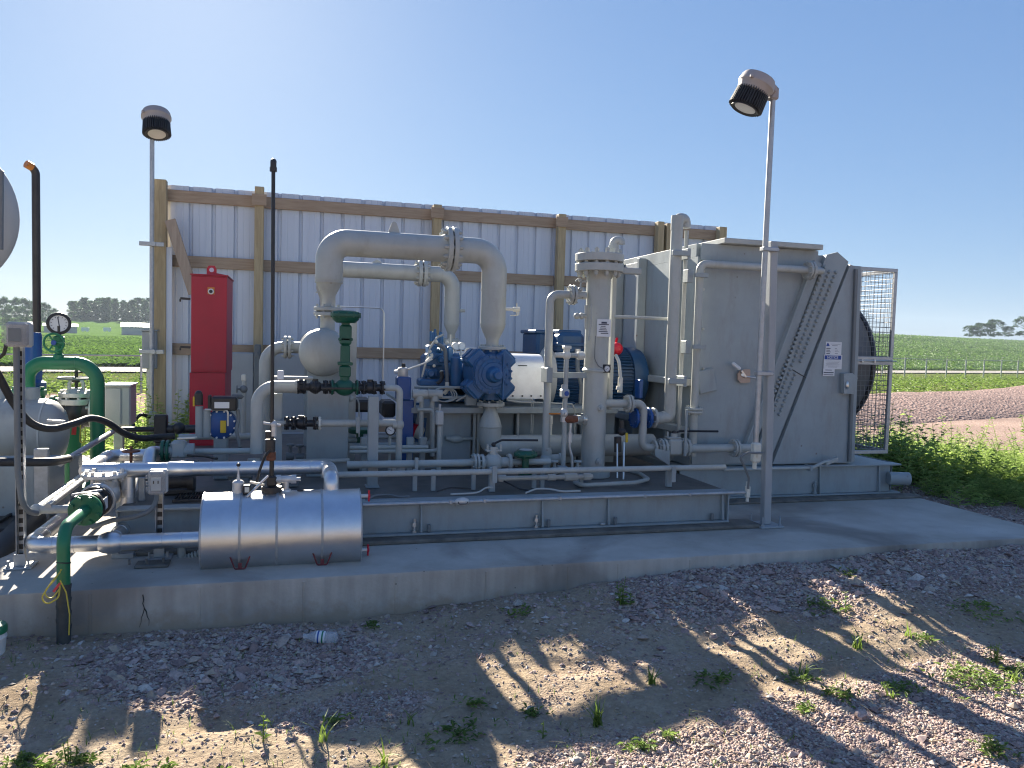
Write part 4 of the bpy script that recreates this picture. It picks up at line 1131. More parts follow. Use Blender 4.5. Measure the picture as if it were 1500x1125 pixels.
# louver lever with copper sector
lv = thing('louver_lever', 'white handled lever with a copper quadrant plate on the cooler front', 'lever', P(1085, 550, CF))
b = MB(); c = P(1088, 550, CF-.012); q = [(1080, 547), (1084, 542), (1090, 541), (1098, 541), (1098, 560), (1091, 561), (1084, 561), (1080, 556)]
b.prism([P(x, y, CF-.02) for x, y in q], (0, -.012, 0)); b.build('quadrant', M['copper'], lv, smooth=0)
b = MB(); b.bar(P(1086, 543, CF-.045), P(1093, 553, CF-.04), .02, .012, (0, 1, 0)); b.cyl(P(1088, 549, CF-.05), P(1088, 549, CF), .014); b.cyl(P(1088, 551, CF-.04), P(1112, 554, CF-.04), .007); b.build('pivot', M['chrome'], lv)
b = MB(); b.bar(P(1073, 532, CF-.05), P(1084, 541, CF-.05), .03, .03, (0, 1, 0), .01); b.build('handle', M['white'], lv)

# rating plates on the right panel
sg = thing('notice_sign', 'white rating plate with a blue NOTICE band on the cooler side panel', 'sign', P(1218, 525, CF-.02))
SY = CF-.0165
def rect(mb, x0, y0, x1, y1, Y, t=.003):
    a = P(x0, y0, Y); c = P(x1, y1, Y); mb.box(a.x, c.x, Y-t, Y, c.z, a.z, .0008)
def text(s, px, py, hpx, Y, mat, parent, wpx=None, shear=0):
    cu = bpy.data.curves.new('lettering', 'FONT'); cu.body = s; cu.size = 1; cu.align_x = 'CENTER'; cu.align_y = 'CENTER'; cu.extrude = .002; cu.shear = shear
    o = bpy.data.objects.new('t', cu); COL.objects.link(o); bpy.context.view_layer.update()
    me = bpy.data.meshes.new_from_object(o.evaluated_get(bpy.context.evaluated_depsgraph_get()))
    dm = o.dimensions.copy(); bpy.data.objects.remove(o)
    c = P(px, py, Y); s_ = 2*RW(hpx, c)/dm.y; sx = s_ if wpx is None else 2*RW(wpx, c)/dm.x
    me.transform(Matrix.Translation(c) @ Matrix.Rotation(rad(90), 4, 'X') @ Matrix.Diagonal((sx, s_, .4, 1)))
    b = MB(); b.v = [tuple(v.co) for v in me.vertices]; b.f = [tuple(p.vertices) for p in me.polygons]; bpy.data.meshes.remove(me)
    return b.build('lettering', mat, parent, smooth=0)
b = MB(); rect(b, 1209.5, 500.5, 1232, 520, SY, .003); b.build('rating_plate', M['white'], sg)
b = MB(); rect(b, 1207, 519.5, 1232.5, 541, SY-.0031, .003); b.build('notice_plate', M['white'], sg)
b = MB(); rect(b, 1205.5, 540, 1222, 551, SY-.0062, .003); b.build('serial_plate', M['white'], sg)
b = MB(); rect(b, 1208, 520.5, 1231.8, 526.8, SY-.0064, .002); b.build('blue_band', M['inkblue'], sg)
text('NOTICE', 1219.8, 523.8, 4.0, SY-.0095, M['white'], sg, 18.5)
b = MB(); a = [P(x, y, SY-.0032) for x, y in ((1210.2, 507), (1212, 502.5), (1213.4, 502.5), (1215.5, 507))]; b.prism(a, (0, -.001, 0)); b.build('emblem', M['inkblue'], sg, smooth=0)
b = MB()
for k in range(2): rect(b, 1217+k*2, 503.8+k*2.2, 1231-k*4, 504.6+k*2.2, SY-.0032, .001)
for k in range(4): rect(b, 1210.5, 509.8+k*2.5, 1216.5-(k % 2), 511+k*2.5, SY-.0032, .001); rect(b, 1223, 510+k*2.5, 1226+(k*1.7) % 4, 510.6+k*2.5, SY-.0032, .001)
for k in range(5): rect(b, 1209.5+(k % 2), 528.5+k*1.8, 1230.5-(k*1.3) % 3, 529.2+k*1.8, SY-.0063, .001)
rect(b, 1213, 537.3, 1226, 538, SY-.0063, .001)
rect(b, 1209, 541.5, 1218.5, 542.6, SY-.0094, .001); rect(b, 1206.6, 545, 1221, 546.6, SY-.0094, .001); rect(b, 1206.4, 548.4, 1220.6, 549.6, SY-.0094, .001)
b.build('printed_line', M['ink'], sg)

# ================================================================== SUCTION VESSEL AND OVERHEAD PIPES
X1, Y1, Z1 = V(1, 0, 0), V(0, 1, 0), V(0, 0, 1)
VY = 6.05
vc = P(474, 516, VY); vr = RW(70, vc)
ve = thing('horizontal_vessel', 'grey horizontal pressure vessel with a round domed end facing the front', 'pressure vessel', (vc.x, VY, DZ))
b = MB(); b.lathe((vc.x, VY-.03, vc.z), Y1, [(-.098, .002), (-.094, vr*.3), (-.08, vr*.55), (-.055, vr*.78), (-.02, vr*.94), (.03, vr), (2.2, vr), (2.26, vr*.9), (2.32, vr*.5), (2.34, .002)], 36); b.build('shell', M['grey_lt'], ve, smooth=50)
b = MB(); b.lathe((vc.x, VY+.02, vc.z), Y1, [(0, vr*1.0), (0, vr+.003), (.02, vr+.003), (.02, vr)], 36, cap=False); b.build('weld_seam', M['grey_lt'], ve)
sx0, sx1 = X_(449, 640, VY+.02), X_(510, 640, VY+.02)
b = MB(); b.box(sx0, sx1, VY+.02, VY+.05, DZ+.001, vc.z-vr*.35, .004); b.box(sx0+.02, sx1-.02, VY+.051, VY+.2, DZ+.001, vc.z-vr*.7, .004); b.build('support_plate', M['grey'], ve)
b = MB(); b.box(sx0, sx1, VY+1.7, VY+1.74, DZ+.001, vc.z-vr*.35, .004); b.build('support_plate', M['grey'], ve)
b = MB(); b.box(X_(511, 540, VY+.6), X_(522, 540, VY+.6), VY+.6, VY+.7, DZ, Z_(516, 458, VY+.6), .004); b.build('side_post', M['grey_lt'], ve)
# top nozzle
nzx = X_(480, 455, 6.2); AY = 6.2
zf = Z_(481, 456.5, AY)
b = MB(); b.cyl((nzx, AY, vc.z+vr*.6), (nzx, AY, zf-.02), RW(21, V(nzx, AY, zf)), n=20); b.pair((nzx, AY, zf), Z1, RW(40, V(nzx, AY, zf)), .028, .012, 8); b.build('top_nozzle', M['grey_lt'], ve)

def arch(Y, pxl, pxr, pytop_px, w, wn, lred, rred, flx, flR, label, botflange, lug):
    """overhead pipe: reducer, elbow, run with a flange pair, elbow, reducer"""
    t = P(*pytop_px, Y); zt = t.z; xl = X_(pxl, lred[0], Y); xr = X_(pxr, rred[0], Y); R = RW(w, t); rn = RW(wn, t)
    root = thing('overhead_pipe', label, 'pipe', (xl, Y, zt))
    def zz(px, py): return Z_(px, py, Y)
    zl0, zl1 = zz(pxl, lred[0]), zz(pxl, lred[1]); zr0, zr1 = zz(pxr, rred[0]), zz(pxr, rred[1])
    xf = X_(flx, pytop_px[1], Y)
    b = MB(); b.tube([(xl, Y, zl0), (xl, Y, zt), (xf-.03, Y, zt)], R, bend=R*3.0, n=32, steps=12); b.build('suction_bend', M['grey_lt'], root, smooth=50)
    b = MB(); b.tube([(xf+.03, Y, zt), (xr, Y, zt), (xr, Y, zr0)], R, bend=R*3.0, n=32, steps=12); b.build('discharge_bend', M['grey_lt'], root, smooth=50)
    for x, z0, z1, nl in ((xl, zl0, zl1, lred[2]), (xr, zr0, zr1, rred[2])):
        b = MB(); L = z0-z1; zn = Z_(pxl if x == xl else pxr, nl, Y)
        b.lathe((x, Y, z0+.004), -Z1, [(0, R), (.0, R*1.025), (.012, R*1.025), (.012, R), (L*.2, R*.985), (L*.5, R*.82), (L*.8, rn*1.25), (L, rn), (L+(z1-zn), rn)], 32, cap=False); b.build('reducer', M['grey_lt'], root, smooth=50)
    Rf = RW(flR, t)
    b = MB(); b.pair((xf, Y, zt), X1, Rf, .036, .012, 12)
    b.lathe((xf-.1, Y, zt), X1, [(0, R*1.002), (.02, R*1.01), (.075, R*1.25)], 32, cap=False); b.lathe((xf+.1, Y, zt), -X1, [(0, R*1.002), (.02, R*1.01), (.075, R*1.25)], 32, cap=False)
    b.build('flange', M['grey_lt'], root)
    zw = zr0+ (zt-R*3-zr0)*.98
    for z in (zt-R*3,):
        for x in (xl, xr): b = MB(); b.lathe((x, Y, z-.004), Z1, [(0, R), (0, R+.003), (.01, R+.003), (.01, R)], 32, cap=False); b.build('weld_seam', M['grey_lt'], root)
    if lug:
        lx = X_(lug, 340, Y); b = MB(); h = R+.085 if w > 30 else R+.03; k = .045
        b.prism([(lx-k, Y-.008, zt+R*.9), (lx-k*.95, Y-.008, zt+R+.01), (lx-k*.45, Y-.008, zt+h*.93), (lx-k*.15, Y-.008, zt+h), (lx+k*.15, Y-.008, zt+h), (lx+k*.45, Y-.008, zt+h*.93), (lx+k*.95, Y-.008, zt+R+.01), (lx+k, Y-.008, zt+R*.9)], (0, .016, 0)); b.build('lifting_lug', M['grey_lt'], root, smooth=0)
    if botflange:
        z = zz(pxr, botflange); b = MB(); b.flange((xr, Y, z), Z1, RW(42 if w > 30 else 25, t), .03, 8); b.build('flange', M['grey_lt'], root)
    return root, xl, xr, zt, R
a1, axl, axr, azt, aR = arch(AY, 482, 722, (575, 360), 38.5, 19, (408, 434, 450), (474, 499, 508), 660, 66, 'thick grey overhead pipe arch in front, with a lifting lug on top', 510, 577)
a2, bxl, bxr, bzt, bR = arch(7.6, 475, 661.5, (560, 397.5), 23, 12, (420, 438, 452), (474, 489, 497), 618, 39, 'thinner grey overhead pipe arch running behind the thick one', 499, 553)
# little gauge cocks on the arches
b = MB(); c = P(741, 453, AY); b.cyl(c, P(752, 453, AY), .012, n=10); b.cyl(P(752, 453, AY), P(761, 453, AY), .02, n=8); b.cyl(P(757, 444, AY), P(757, 463, AY), .006, n=8); b.tube([P(748, 462, AY), P(760, 462, AY), P(760, 456, AY)], .005, n=6); b.build('gauge_cock', M['ivory'], a1)
b = MB(); c = P(672, 455, 7.6); b.cyl(c, P(681, 455, 7.6), .018, n=10); b.build('gauge_cock', M['grey_lt'], a2)
# thin tubing from the control valve towards the wall side
tb = MB(); tb.tube(L3([(497, 449), (563, 451), (564, 556)], 6.3), .0055, bend=.05, n=8)
tag(tb.build('air_tubing', M['chrome']), 'thin steel air tubing rising above the green control valve', 'tubing')

# side inlet pipe A (flanged into the vessel) and riser B in front of it
def run(name, label, cat, pts, w, Y=None, mat='grey_lt', bend=None, sn=True, flanges=(), group=None, fmat=None):
    p = L3(pts, Y, sn); R = RW(w, p[0])
    root = thing(name, label, cat, p[0], group)
    b = MB(); b.tube(p, R, bend=bend if bend else R*3, n=22, steps=9); b.build('pipe', M[mat], root, smooth=50)
    for (px, py, fy, d, fw, kind_) in flanges:
        # put flanges on the snapped axis
        q = P(px, py, fy); best = None
        for u, v in zip(p, p[1:]):
            e = v-u; t = max(0, min(1, (q-u).dot(e)/e.length_squared)); c = u+e*t
            if best is None or (c-q).length < best[0]: best = ((c-q).length, c)
        f = MB(); Rf = RW(fw, q)
        if kind_ == 'pair': f.pair(best[1], d, Rf, Rf*.26, Rf*.1, 8)
        else: f.flange(best[1], d, Rf, Rf*.3, 8)
        f.build('flange', M[fmat or mat], root)
    return root, p, R
run('inlet_pipe', 'grey elbow pipe flanged into the left side of the domed vessel', 'pipe', [(387, 660), (387, 508), (452, 508)], 17, 6.45, bend=.14, flanges=[(421, 508, 6.45, X1, 33, 'pair')])
mb, mp, mR = run('riser_pipe', 'grey riser pipe bending into the black flanged valve train', 'pipe', [(376, 664), (376, 566), (434, 566)], 18, 5.72, bend=.15, flanges=[(434, 566, 5.72, X1, 20, 'one')])
MYv = 5.72; mz = mp[1].z
# ---- upper valve train with the green control valve
cv = thing('control_valve', 'tall dark green control valve with a diaphragm dome on top', 'control valve', P(505, 566, MYv))
vx = X_(505, 560, MYv)
def zc(py): return Z_(505, py, MYv)
b = MB(); R0 = RW(44, P(505, 460, MYv)); zt_ = zc(461)
b.lathe((vx, MYv, zt_-.025), Z1, [(-.035, R0*.3), (-.034, R0*.62), (-.01, R0*.86), (.012, R0*.93), (.013, R0), (.030, R0), (.031, R0*.95), (.048, R0*.86), (.056, R0*.5), (.058, .002)], 32)
for i in range(12):
    a = i*math.pi/6; b.cyl((vx+math.cos(a)*R0*.93, MYv+math.sin(a)*R0*.93, zt_-.022), (vx+math.cos(a)*R0*.93, MYv+math.sin(a)*R0*.93, zt_+.016), .006, n=6)
b.build('diaphragm_case', M['green_dk'], cv)
b = MB(); hw = RW(17, P(505, 500, MYv))
b.box(vx-hw, vx+hw, MYv-hw, MYv+hw, zc(505), zc(476), .012); b.box(vx-hw*.8, vx+hw*.8, MYv-hw*.8, MYv+hw*.8, zc(536), zc(505), .01)
b.box(vx-hw*1.25, vx+hw*1.25, MYv-hw, MYv+hw, zc(535), zc(530), .004); b.box(vx-hw*1.2, vx+hw*1.2, MYv-hw, MYv+hw, zc(499), zc(495), .004); b.box(vx-hw*.95, vx+hw*.95, MYv-hw*.95, MYv+hw*.95, zc(552), zc(536), .008)
b.cyl((vx, MYv, zc(478)), (vx, MYv, zc(466)), hw*.7, n=14)
b.build('yoke', M['green_dk'], cv)
b = MB(); b.box(vx-hw*.5, vx+hw*.5, MYv-hw-.004, MYv-hw+.001, zc(473), zc(470.5), .001); b.build('nameplate', M['white'], cv)
b = MB(); b.ball((vx, MYv, mz), hw*1.35, (1.3, 1, 1.1)); b.cyl((vx, MYv, mz), (vx, MYv, zc(548)), hw*.8, n=14); b.cyl((vx-hw*2.1, MYv, mz), (vx+hw*2.1, MYv, mz), hw*.75, n=14)
b.flange((vx-hw*2.1, MYv, mz), X1, hw*1.35, .014, 6); b.flange((vx+hw*2.1, MYv, mz), X1, hw*1.35, .014, 6); b.build('valve_body', M['green_dk'], cv)
b = MB(); b.bar((vx-hw*4, MYv-.06, mz-.005), (vx+hw*1.2, MYv-.06, mz-.005), .008, .014); b.build('travel_arm', M['black'], cv)

def train(name, label, xs_px, Y, z, R, mat='black', pxy=566):
    root = thing(name, label, 'valve', (X_(xs_px[0], pxy, Y), Y, z))
    b = MB()
    x0 = X_(xs_px[0], pxy, Y); x1 = X_(xs_px[-1], pxy, Y)
    b.cyl((x0, Y, z), (x1, Y, z), R*.55, n=16)
    xm = (x0+x1)/2; b.ball((xm, Y, z), R*.95, (1.1, 1, 1)); b.cyl((xm, Y, z), (xm, Y, z+R*1.2), R*.45, n=14)
    b.build('valve_body', M[mat], root)
    for px in xs_px:
        f = MB(); f.flange((X_(px, pxy, Y), Y, z), X1, R*1.05, R*.28, 6, R*.16); f.build('flange', M[mat], root)
    return root
tr = RW(21, P(450, 566, MYv))/1.05
t1 = train('black_valve', 'black flanged valve left of the green control valve', (437, 445, 462, 477, 486), MYv, mz, tr)
t2 = train('black_valve', 'black flanged valve right of the green control valve', (524, 533, 548, 560), MYv, mz, tr)
b = MB(); b.cyl(P(560, 566, MYv).xzy.xzy, P(590, 568, MYv), .02, n=12) if False else None
mz2 = mz
xa = X_(560, 567, MYv); xb = X_(586, 567, MYv)
by = thing('bypass_pipe', 'grey small bore pipe dropping right of the valve train to the lower line', 'pipe', (xb, MYv, DZ))
b = MB(); b.tube([(xa, MYv, mz), (xb, MYv, mz), (xb, MYv, Z_(583, 690, MYv))], .024, bend=.04, n=14); b.build('pipe', M['grey_lt'], by)
b = MB(); zq = Z_(585, 622, MYv); b.ball((xb, MYv, zq), .036, (1, 1, 1.2)); b.cyl((xb, MYv, zq), (xb-.05, MYv, zq), .03, n=14); b.build('tee', M['grey_lt'], by)
b = MB(); zq2 = Z_(583, 688, MYv); b.flange((xb, MYv-.0, zq2+.02), Y1, .055, .03, 8); b.build('flange', M['grey_lt'], by)
# upper thin bar with the white handle (signal tube over the valve train)
hb = thing('signal_tube', 'bright thin tube with a white box above the valve train', 'tubing', P(410, 554, 5.66))
p = L3([(400, 553), (458, 554)], 5.62); b = MB(); b.tube(p, .012, n=10); b.build('tube', M['grey_lt'], hb)
b = MB(); c = P(411, 550, 5.6); b.box(c.x-.022, c.x+.022, c.y-.02, c.y+.02, c.z-.03, c.z+.035, .006); b.build('box', M['white'], hb)
# lower line
lz = Z_(440, 620, MYv)
t3 = train('black_valve', 'black flanged valve on the lower grey line beside the black vent pipe', (420, 430, 446, 462), MYv, lz, tr*.95, 'black', 620)
lo = thing('transfer_pipe', 'level grey pipe running right from the lower black valve', 'pipe', (X_(466, 620, MYv), MYv, lz))
b = MB(); b.tube([(X_(405, 620, MYv), MYv, lz), (X_(421, 620, MYv), MYv, lz)], .02, n=12); b.build('pipe', M['grey_lt'], lo)
b = MB(); b.tube([(X_(463, 620, MYv), MYv, lz), (xb-.03, MYv, lz)], .026, n=14); b.build('pipe', M['grey_lt'], lo)
b = MB(); b.flange((X_(468, 620, MYv), MYv, lz), X1, tr*1.0, .014, 6); b.build('flange', M['ivory'], lo)
for px in (524,):
    b = MB(); xx = X_(px, 620, MYv); b.box(xx-.014, xx+.014, MYv-.04, MYv-.028, lz-.07, lz+.05, .003); b.build('clip', M['grey'], lo)
# support posts
def post(px, py0, py1, w, Y, label, mat='grey'):
    x = X_(px, (py0+py1)/2, Y); h = RW(w, P(px, py1, Y)); b = MB()
    b.box(x-h, x+h, Y-h*.9, Y+h*.9, DZ+.001, Z_(px, py0, Y), .004); b.box(x-h*1.3, x+h*1.3, Y-h*1.4, Y+h*1.4, DZ+.0005, DZ+.012, .002)
    tag(b.build('support_post', M[mat]), label, 'post'); return x
post(546, 580, 717, 15, 5.62, 'grey square support post right of the domed vessel')
post(406, 576, 690, 14, 5.8, 'grey square support post left of the domed vessel beside the black vent pipe')

# ================================================================== BLUE COMPRESSOR
KY = 6.0
cp = thing('compressor', 'blue reciprocating gas compressor with an octagonal cylinder head', 'compressor', P(722, 600, 6.4))
hc = P(722, 548.5, KY); hR = RW(74, hc)
zfl, zfb = Z_(722, 512, AY), Z_(722, 585, AY)
b = MB(); n = 24
def octo(R, Y):
    o = []
    for i in range(16):
        a = 2*math.pi*(i+.5)/16
        rr_ = R*(1.0 if (i % 4) in (1, 2) else .93)
        o.append(V(hc.x+rr_*math.sin(a), Y, hc.z+rr_*math.cos(a)))
    return o
b.prism(octo(hR*.86, KY+.02), (0, .36, 0)); b.prism(octo(hR*.80, KY-.012), (0, .031, 0))
for k in range(4):
    a = math.pi/4+k*math.pi/2; d = V(math.sin(a), 0, math.cos(a))
    for yy in (KY+.10, KY+.26):
        c = V(hc.x, yy, hc.z)
        b.bar(c+d*hR*.6, c+d*hR*1.1, .15, .12, (0, 1, 0), .012); b.bar(c+d*hR*1.1, c+d*hR*1.16, .11, .09, (0, 1, 0), .01)
b.build('cylinder_block', M['blue'], cp, smooth=30)
b = MB(); b.lathe((hc.x, KY-.012, hc.z), -Y1, [(0, hR*.62), (.008, hR*.62), (.012, hR*.58), (.012, hR*.50), (.02, hR*.47), (.022, hR*.33), (.045, hR*.30), (.1, hR*.27), (.11, hR*.2), (.112, hR*.17), (.17, hR*.16), (.175, hR*.14)], 32)
for i in range(12):
    a = i*math.pi/6; b.cyl((hc.x+math.cos(a)*hR*.56, KY-.012, hc.z+math.sin(a)*hR*.56), (hc.x+math.cos(a)*hR*.56, KY-.034, hc.z+math.sin(a)*hR*.56), .009, n=6)
b.build('head_cover', M['blue'], cp)
b = MB()
for i in range(16):
    a = (i+.5)*math.pi/8; b.cyl((hc.x+math.cos(a)*hR*.73, KY-.012, hc.z+math.sin(a)*hR*.73), (hc.x+math.cos(a)*hR*.73, KY-.03, hc.z+math.sin(a)*hR*.73), .011, n=6)
b.build('head_bolt', M['blue'], cp)
b = MB(); x0 = X_(738, 550, KY-.05); b.box(x0-.006, x0+.006, KY-.045, KY-.012, Z_(738, 585, KY), Z_(738, 520, KY), .002); b.build('bracket', M['blue'], cp)
b = MB(); b.cyl((axr, AY, hc.z-hR*.6), (axr, AY, zfl), RW(30, hc), n=24); b.cyl((axr, AY, zfb), (axr, AY, hc.z), RW(30, hc), n=24); b.build('neck', M['blue'], cp)
# frame / crankcase behind, reaching to the rear cylinder under the thin arch
cx0, cx1 = X_(636, 560, 6.9), X_(742, 560, 6.9)
zk0, zk1 = Z_(690, 588, 6.8), Z_(690, 522, 6.8)
b = MB(); b.box(cx0, cx1, 6.72, 7.75, zk0, zk1, .03); b.box(cx0+.06, cx1-.04, 6.6, 6.72, zk0+.05, zk1-.06, .02); b.cyl((hc.x, KY+.36, hc.z), (hc.x, 6.62, hc.z), hR*.62, n=24); b.build('crankcase', M['blue'], cp)
b = MB(); b.box(cx0+.05, cx1-.05, 6.8, 7.6, zk1+.001, zk1+.035, .01)
for px in (655, 690, 720): b.tube(L3([(px-9, 517), (px-8, 511), (px+8, 511), (px+9, 517)], 6.9, False), .012, bend=.03, n=8)
b.build('top_cover', M['bare'], cp)
# vertical filter and the stack of lubricator parts
def vcyl(mb, px, py0, py1, w, Y, ch=.006, n=20): 
    p = P(px, py1, Y); R = RW(w, p); mb.lathe((p.x, Y, p.z), Z1, [(0, R*.9), (.01, R), (Z_(px, py0, Y)-p.z-.012, R), (Z_(px, py0, Y)-p.z, R*.75)], n); return p.x, R
b = MB(); vcyl(b, 668, 522, 566, 18, 6.45); vcyl(b, 668, 517, 522, 10, 6.45); b.build('oil_filter', M['blue'], cp)
b = MB(); vcyl(b, 686, 524, 566, 13, 6.55); b.build('oil_filter', M['blue'], cp)
b = MB()
R_ = random.Random(5)
for (x0, y0, x1, y1, Y, dp) in ((627, 506, 656, 520, 6.62, .16), (624, 518, 650, 536, 6.6, .14), (630, 534, 655, 560, 6.65, .2), (622, 541, 642, 552, 6.55, .1), (638, 492, 650, 508, 6.7, .1), (632, 486, 640, 500, 6.75, .08), (615, 556, 660, 566, 6.5, .2), (655, 508, 664, 530, 6.7, .1), (640, 566, 690, 580, 6.6, .3)):
    a = P(x0, y1, Y); c = P(x1, y0, Y); b.box(a.x, c.x, Y, Y+dp, a.z, c.z, .012)
for (px, py, w) in ((632, 521, 12), (645, 527, 10), (630, 547, 12), (643, 513, 8), (652, 548, 12), (660, 575, 10)):
    c = P(px, py, 6.58); Rr = RW(w, c); b.lathe(c, -Y1, [(0, Rr), (.05, Rr), (.06, Rr*.7), (.075, Rr*.6)], 14)
for (px, y0, y1, w) in ((631, 485, 500, 4), (637, 482, 500, 4), (645, 486, 505, 5), (656, 540, 566, 7), (622, 540, 560, 6)): vcyl(b, px, y0, y1, w, 6.62)
b.build('lubricator', M['blue'], cp)
b = MB()
for (px, py, w) in ((639, 501, 6), (630, 515, 5), (628, 524, 5), (655, 502, 6), (648, 512, 5), (636, 536, 5), (647, 545, 6), (690, 556, 6), (687, 553, 5)):
    c = P(px, py, 6.5); b.ball(c, RW(w, c), (1, 1, 1), 10, 6)
b.build('brass_fitting', M['ivory'], cp)
# twin gauges on top
for px in (667, 675):
    b = MB(); c = P(px, 507, 6.6); b.lathe(c, -Y1, [(0, .035), (.03, .035), (.034, .03)], 18); b.cyl(c+V(0, -.015, -.03), c+V(0, -.015, -.09), .008, n=8); g_ = b.build('gauge', M['bare'], cp)
    b = MB(); b.lathe(c+V(0, -.0345, 0), -Y1, [(0, .029), (.001, .029)], 18); b.build('dial', M['white'], g_)
# hoses
def hose(pts, r_, mat, Y=None, name='hose', bend=.08):
    b = MB(); b.tube([P(q[0], q[1], q[2] if len(q) > 2 else Y) for q in pts], r_, bend=bend, n=10); return b.build(name, M[mat], cp)
hose([(641, 504), (652, 510), (654, 540), (655, 560)], .017, 'grey_dk', 6.45)
hose([(650, 490), (640, 494), (630, 510), (624, 530), (618, 552)], .009, 'grey_lt', 6.5)
hose([(624, 530), (633, 522), (632, 518)], .012, 'ivory', 6.45)
hose([(660, 490), (660, 505)], .007, 'ivory', 6.5)
hose([(647, 544), (648, 556), (640, 562)], .016, 'black', 6.42)
hose([(655, 560), (655, 572), (650, 577)], .018, 'ivory', 6.4)
b = MB()
for k in range(3):
    ctr = P(648+k*2, 578, 6.35-.015*k); pts = [ctr+V(.085*math.cos(i*.449)*(1+.1*k), .02*math.sin(i*.9), .06*math.sin(i*.449)) for i in range(15)]; b.tube(pts, .006, bend=.03, n=8)
b.build('coiled_tube', M['grey_lt'], cp)
hose([(668, 588), (682, 580), (692, 575), (706, 576)], .007, 'grey_lt', 6.3)
# left stand: strainer pot with tall rod
pt = thing('oil_pot', 'bright blue box with a metal cap left of the compressor', 'oil pot', P(591, 620, 6.3))
b = MB(); a = P(581, 572, 6.3); c = P(602, 552, 6.3); b.box(a.x, c.x, 6.28, 6.4, Z_(590, 586, 6.3), c.z, .008); b.box(a.x+.03, c.x+.03, 6.3, 6.38, DZ+.001, Z_(590, 586, 6.3)-.001, .006); b.build('body', M['blue_br'], pt)
b = MB(); vcyl(b, 590, 538, 552, 15, 6.34); b.cyl(P(578, 545, 6.34), P(584, 544, 6.34), .016, n=10); b.build('cap', M['bare'], pt)
b = MB(); vcyl(b, 591, 532, 538, 6, 6.34); b.build('breather', M['black'], pt)
b = MB(); b.tube([P(598, 541, 6.34), P(622, 532, 6.38), P(633, 526, 6.42)], .008, bend=.05, n=8); b.build('tube', M['ivory'], pt)
# lube pump: red and cream drum between slanted blue legs
lp = thing('lube_pump', 'small red and cream oil pump between slanting blue brackets', 'pump', P(606, 640, 6.5))
b = MB(); c = P(600, 628, 6.5); b.lathe(c, (.8, -.3, -.3), [(0, .055), (.05, .06), (.06, .06)], 20); b.build('drum', M['redcap'], lp)
b = MB(); b.lathe(c+V(.8, -.3, -.3).normalized()*.062, (.8, -.3, -.3), [(0, .055), (.05, .055), (.06, .04)], 20); b.build('end_cap', M['ivory'], lp)
for pp_ in (((602, 606), (612, 650)), ((612, 590), (600, 640)), ((622, 612), (618, 652))):
    b = MB(); b.bar(P(*pp_[0], 6.55), P(*pp_[1], 6.55), .035, .03, (0, 1, 0)); b.build('bracket', M['blue'], lp)
# compressor pedestal (grey fabricated box) with top rail
pe = thing('compressor_pedestal', 'grey fabricated steel pedestal under the compressor and motor', 'pedestal', P(740, 700, 6.5))
pz = Z_(690, 597, 6.3)
x0, x1 = X_(602, 600, 6.3), X_(905, 600, 6.3)
b = MB(); b.box(x0, x1, 6.3, 6.36, pz-.05, pz, .004); b.box(x0, x1+.2, 6.361, 8.1, pz-.035, pz-.003, .004); b.build('top_plate', M['grey'], pe)
for (pa_, pb_, Y) in ((641, 690, 6.42), (757, 845, 6.5), (720, 752, 6.55), (850, 900, 6.5)):
    b = MB(); b.box(X_(pa_, 640, Y), X_(pb_, 640, Y), Y, Y+.06, DZ+.001, pz-.052, .006); b.build('web_plate', M['grey'], pe)
b = MB(); b.box(x0+.3, x1-.05, 6.62, 8.0, DZ+.001, pz-.04, .006); b.build('core', M['grey_dk'], pe)
for px in (694, 700, 757): 
    b = MB(); xx = X_(px, 640, 6.4); b.cyl((xx, 6.38, DZ+.001), (xx, 6.38, pz-.05), .014, n=10); b.build('stay_rod', M['grey_lt'], pe)
b = MB(); c = P(668, 643, 6.4); b.ball(c, .045, (1.5, .6, .75)); b.cyl(c+V(.05, 0, 0), P(715, 642, 6.4), .014, n=10); b.cyl(c+V(-.09, 0, .01), c+V(-.04, 0, 0), .02); b.build('conduit_body', M['grey_lt'], pe)
b = MB(); b.tube(L3([(608, 580), (608, 597), (608, 597)][:2], 6.32), .01, n=8); b.tube(L3([(607, 567), (690, 569)], 6.36), .012, n=8); b.tube(L3([(619, 582), (690, 584)], 6.34), .013, n=8); b.build('top_rail', M['grey_lt'], pe)
b = MB(); a = P(683, 594, 6.28); c = P(699, 578, 6.28); b.box(a.x, c.x, 6.28, 6.36, a.z, c.z, .004); b.build('gusset_box', M['grey'], pe)
# silver coupling guard
cg = thing('coupling_guard', 'curved silver sheet guard over the coupling between compressor and motor', 'guard', P(770, 585, 6.45))
gx0, gx1 = X_(738, 550, 6.45), X_(797, 550, 6.45); gz0, gz1 = Z_(770, 584, 6.45), Z_(770, 519, 6.5)
prof = [(6.45, gz0), (6.45, gz1-.12)] + [(6.45+.16*(1-math.cos(a)), gz1-.12+.12*math.sin(a)) for a in [i*math.pi/2/8 for i in range(1, 9)]] + [(7.1, gz1), (7.1, gz0)]
b = MB(); b.prism([(gx0, y, z) for y, z in prof], (gx1-gx0, 0, 0)); b.build('sheet', M['guard'], cg, smooth=30)
b = MB(); c = P(772, 525, 6.445)
for px in (751, 765, 778, 792): c = P(px, 580, 6.445); b.cyl(c, c+V(0, -.008, 0), .008, n=6)
b.build('screw', M['dark_steel'], cg)
b = MB(); b.box(X_(759, 535, 6.449), X_(772, 535, 6.449), 6.444, 6.4495, Z_(765, 536, 6.449), Z_(765, 534.8, 6.449), .001); b.build('slot', M['black'], cg)
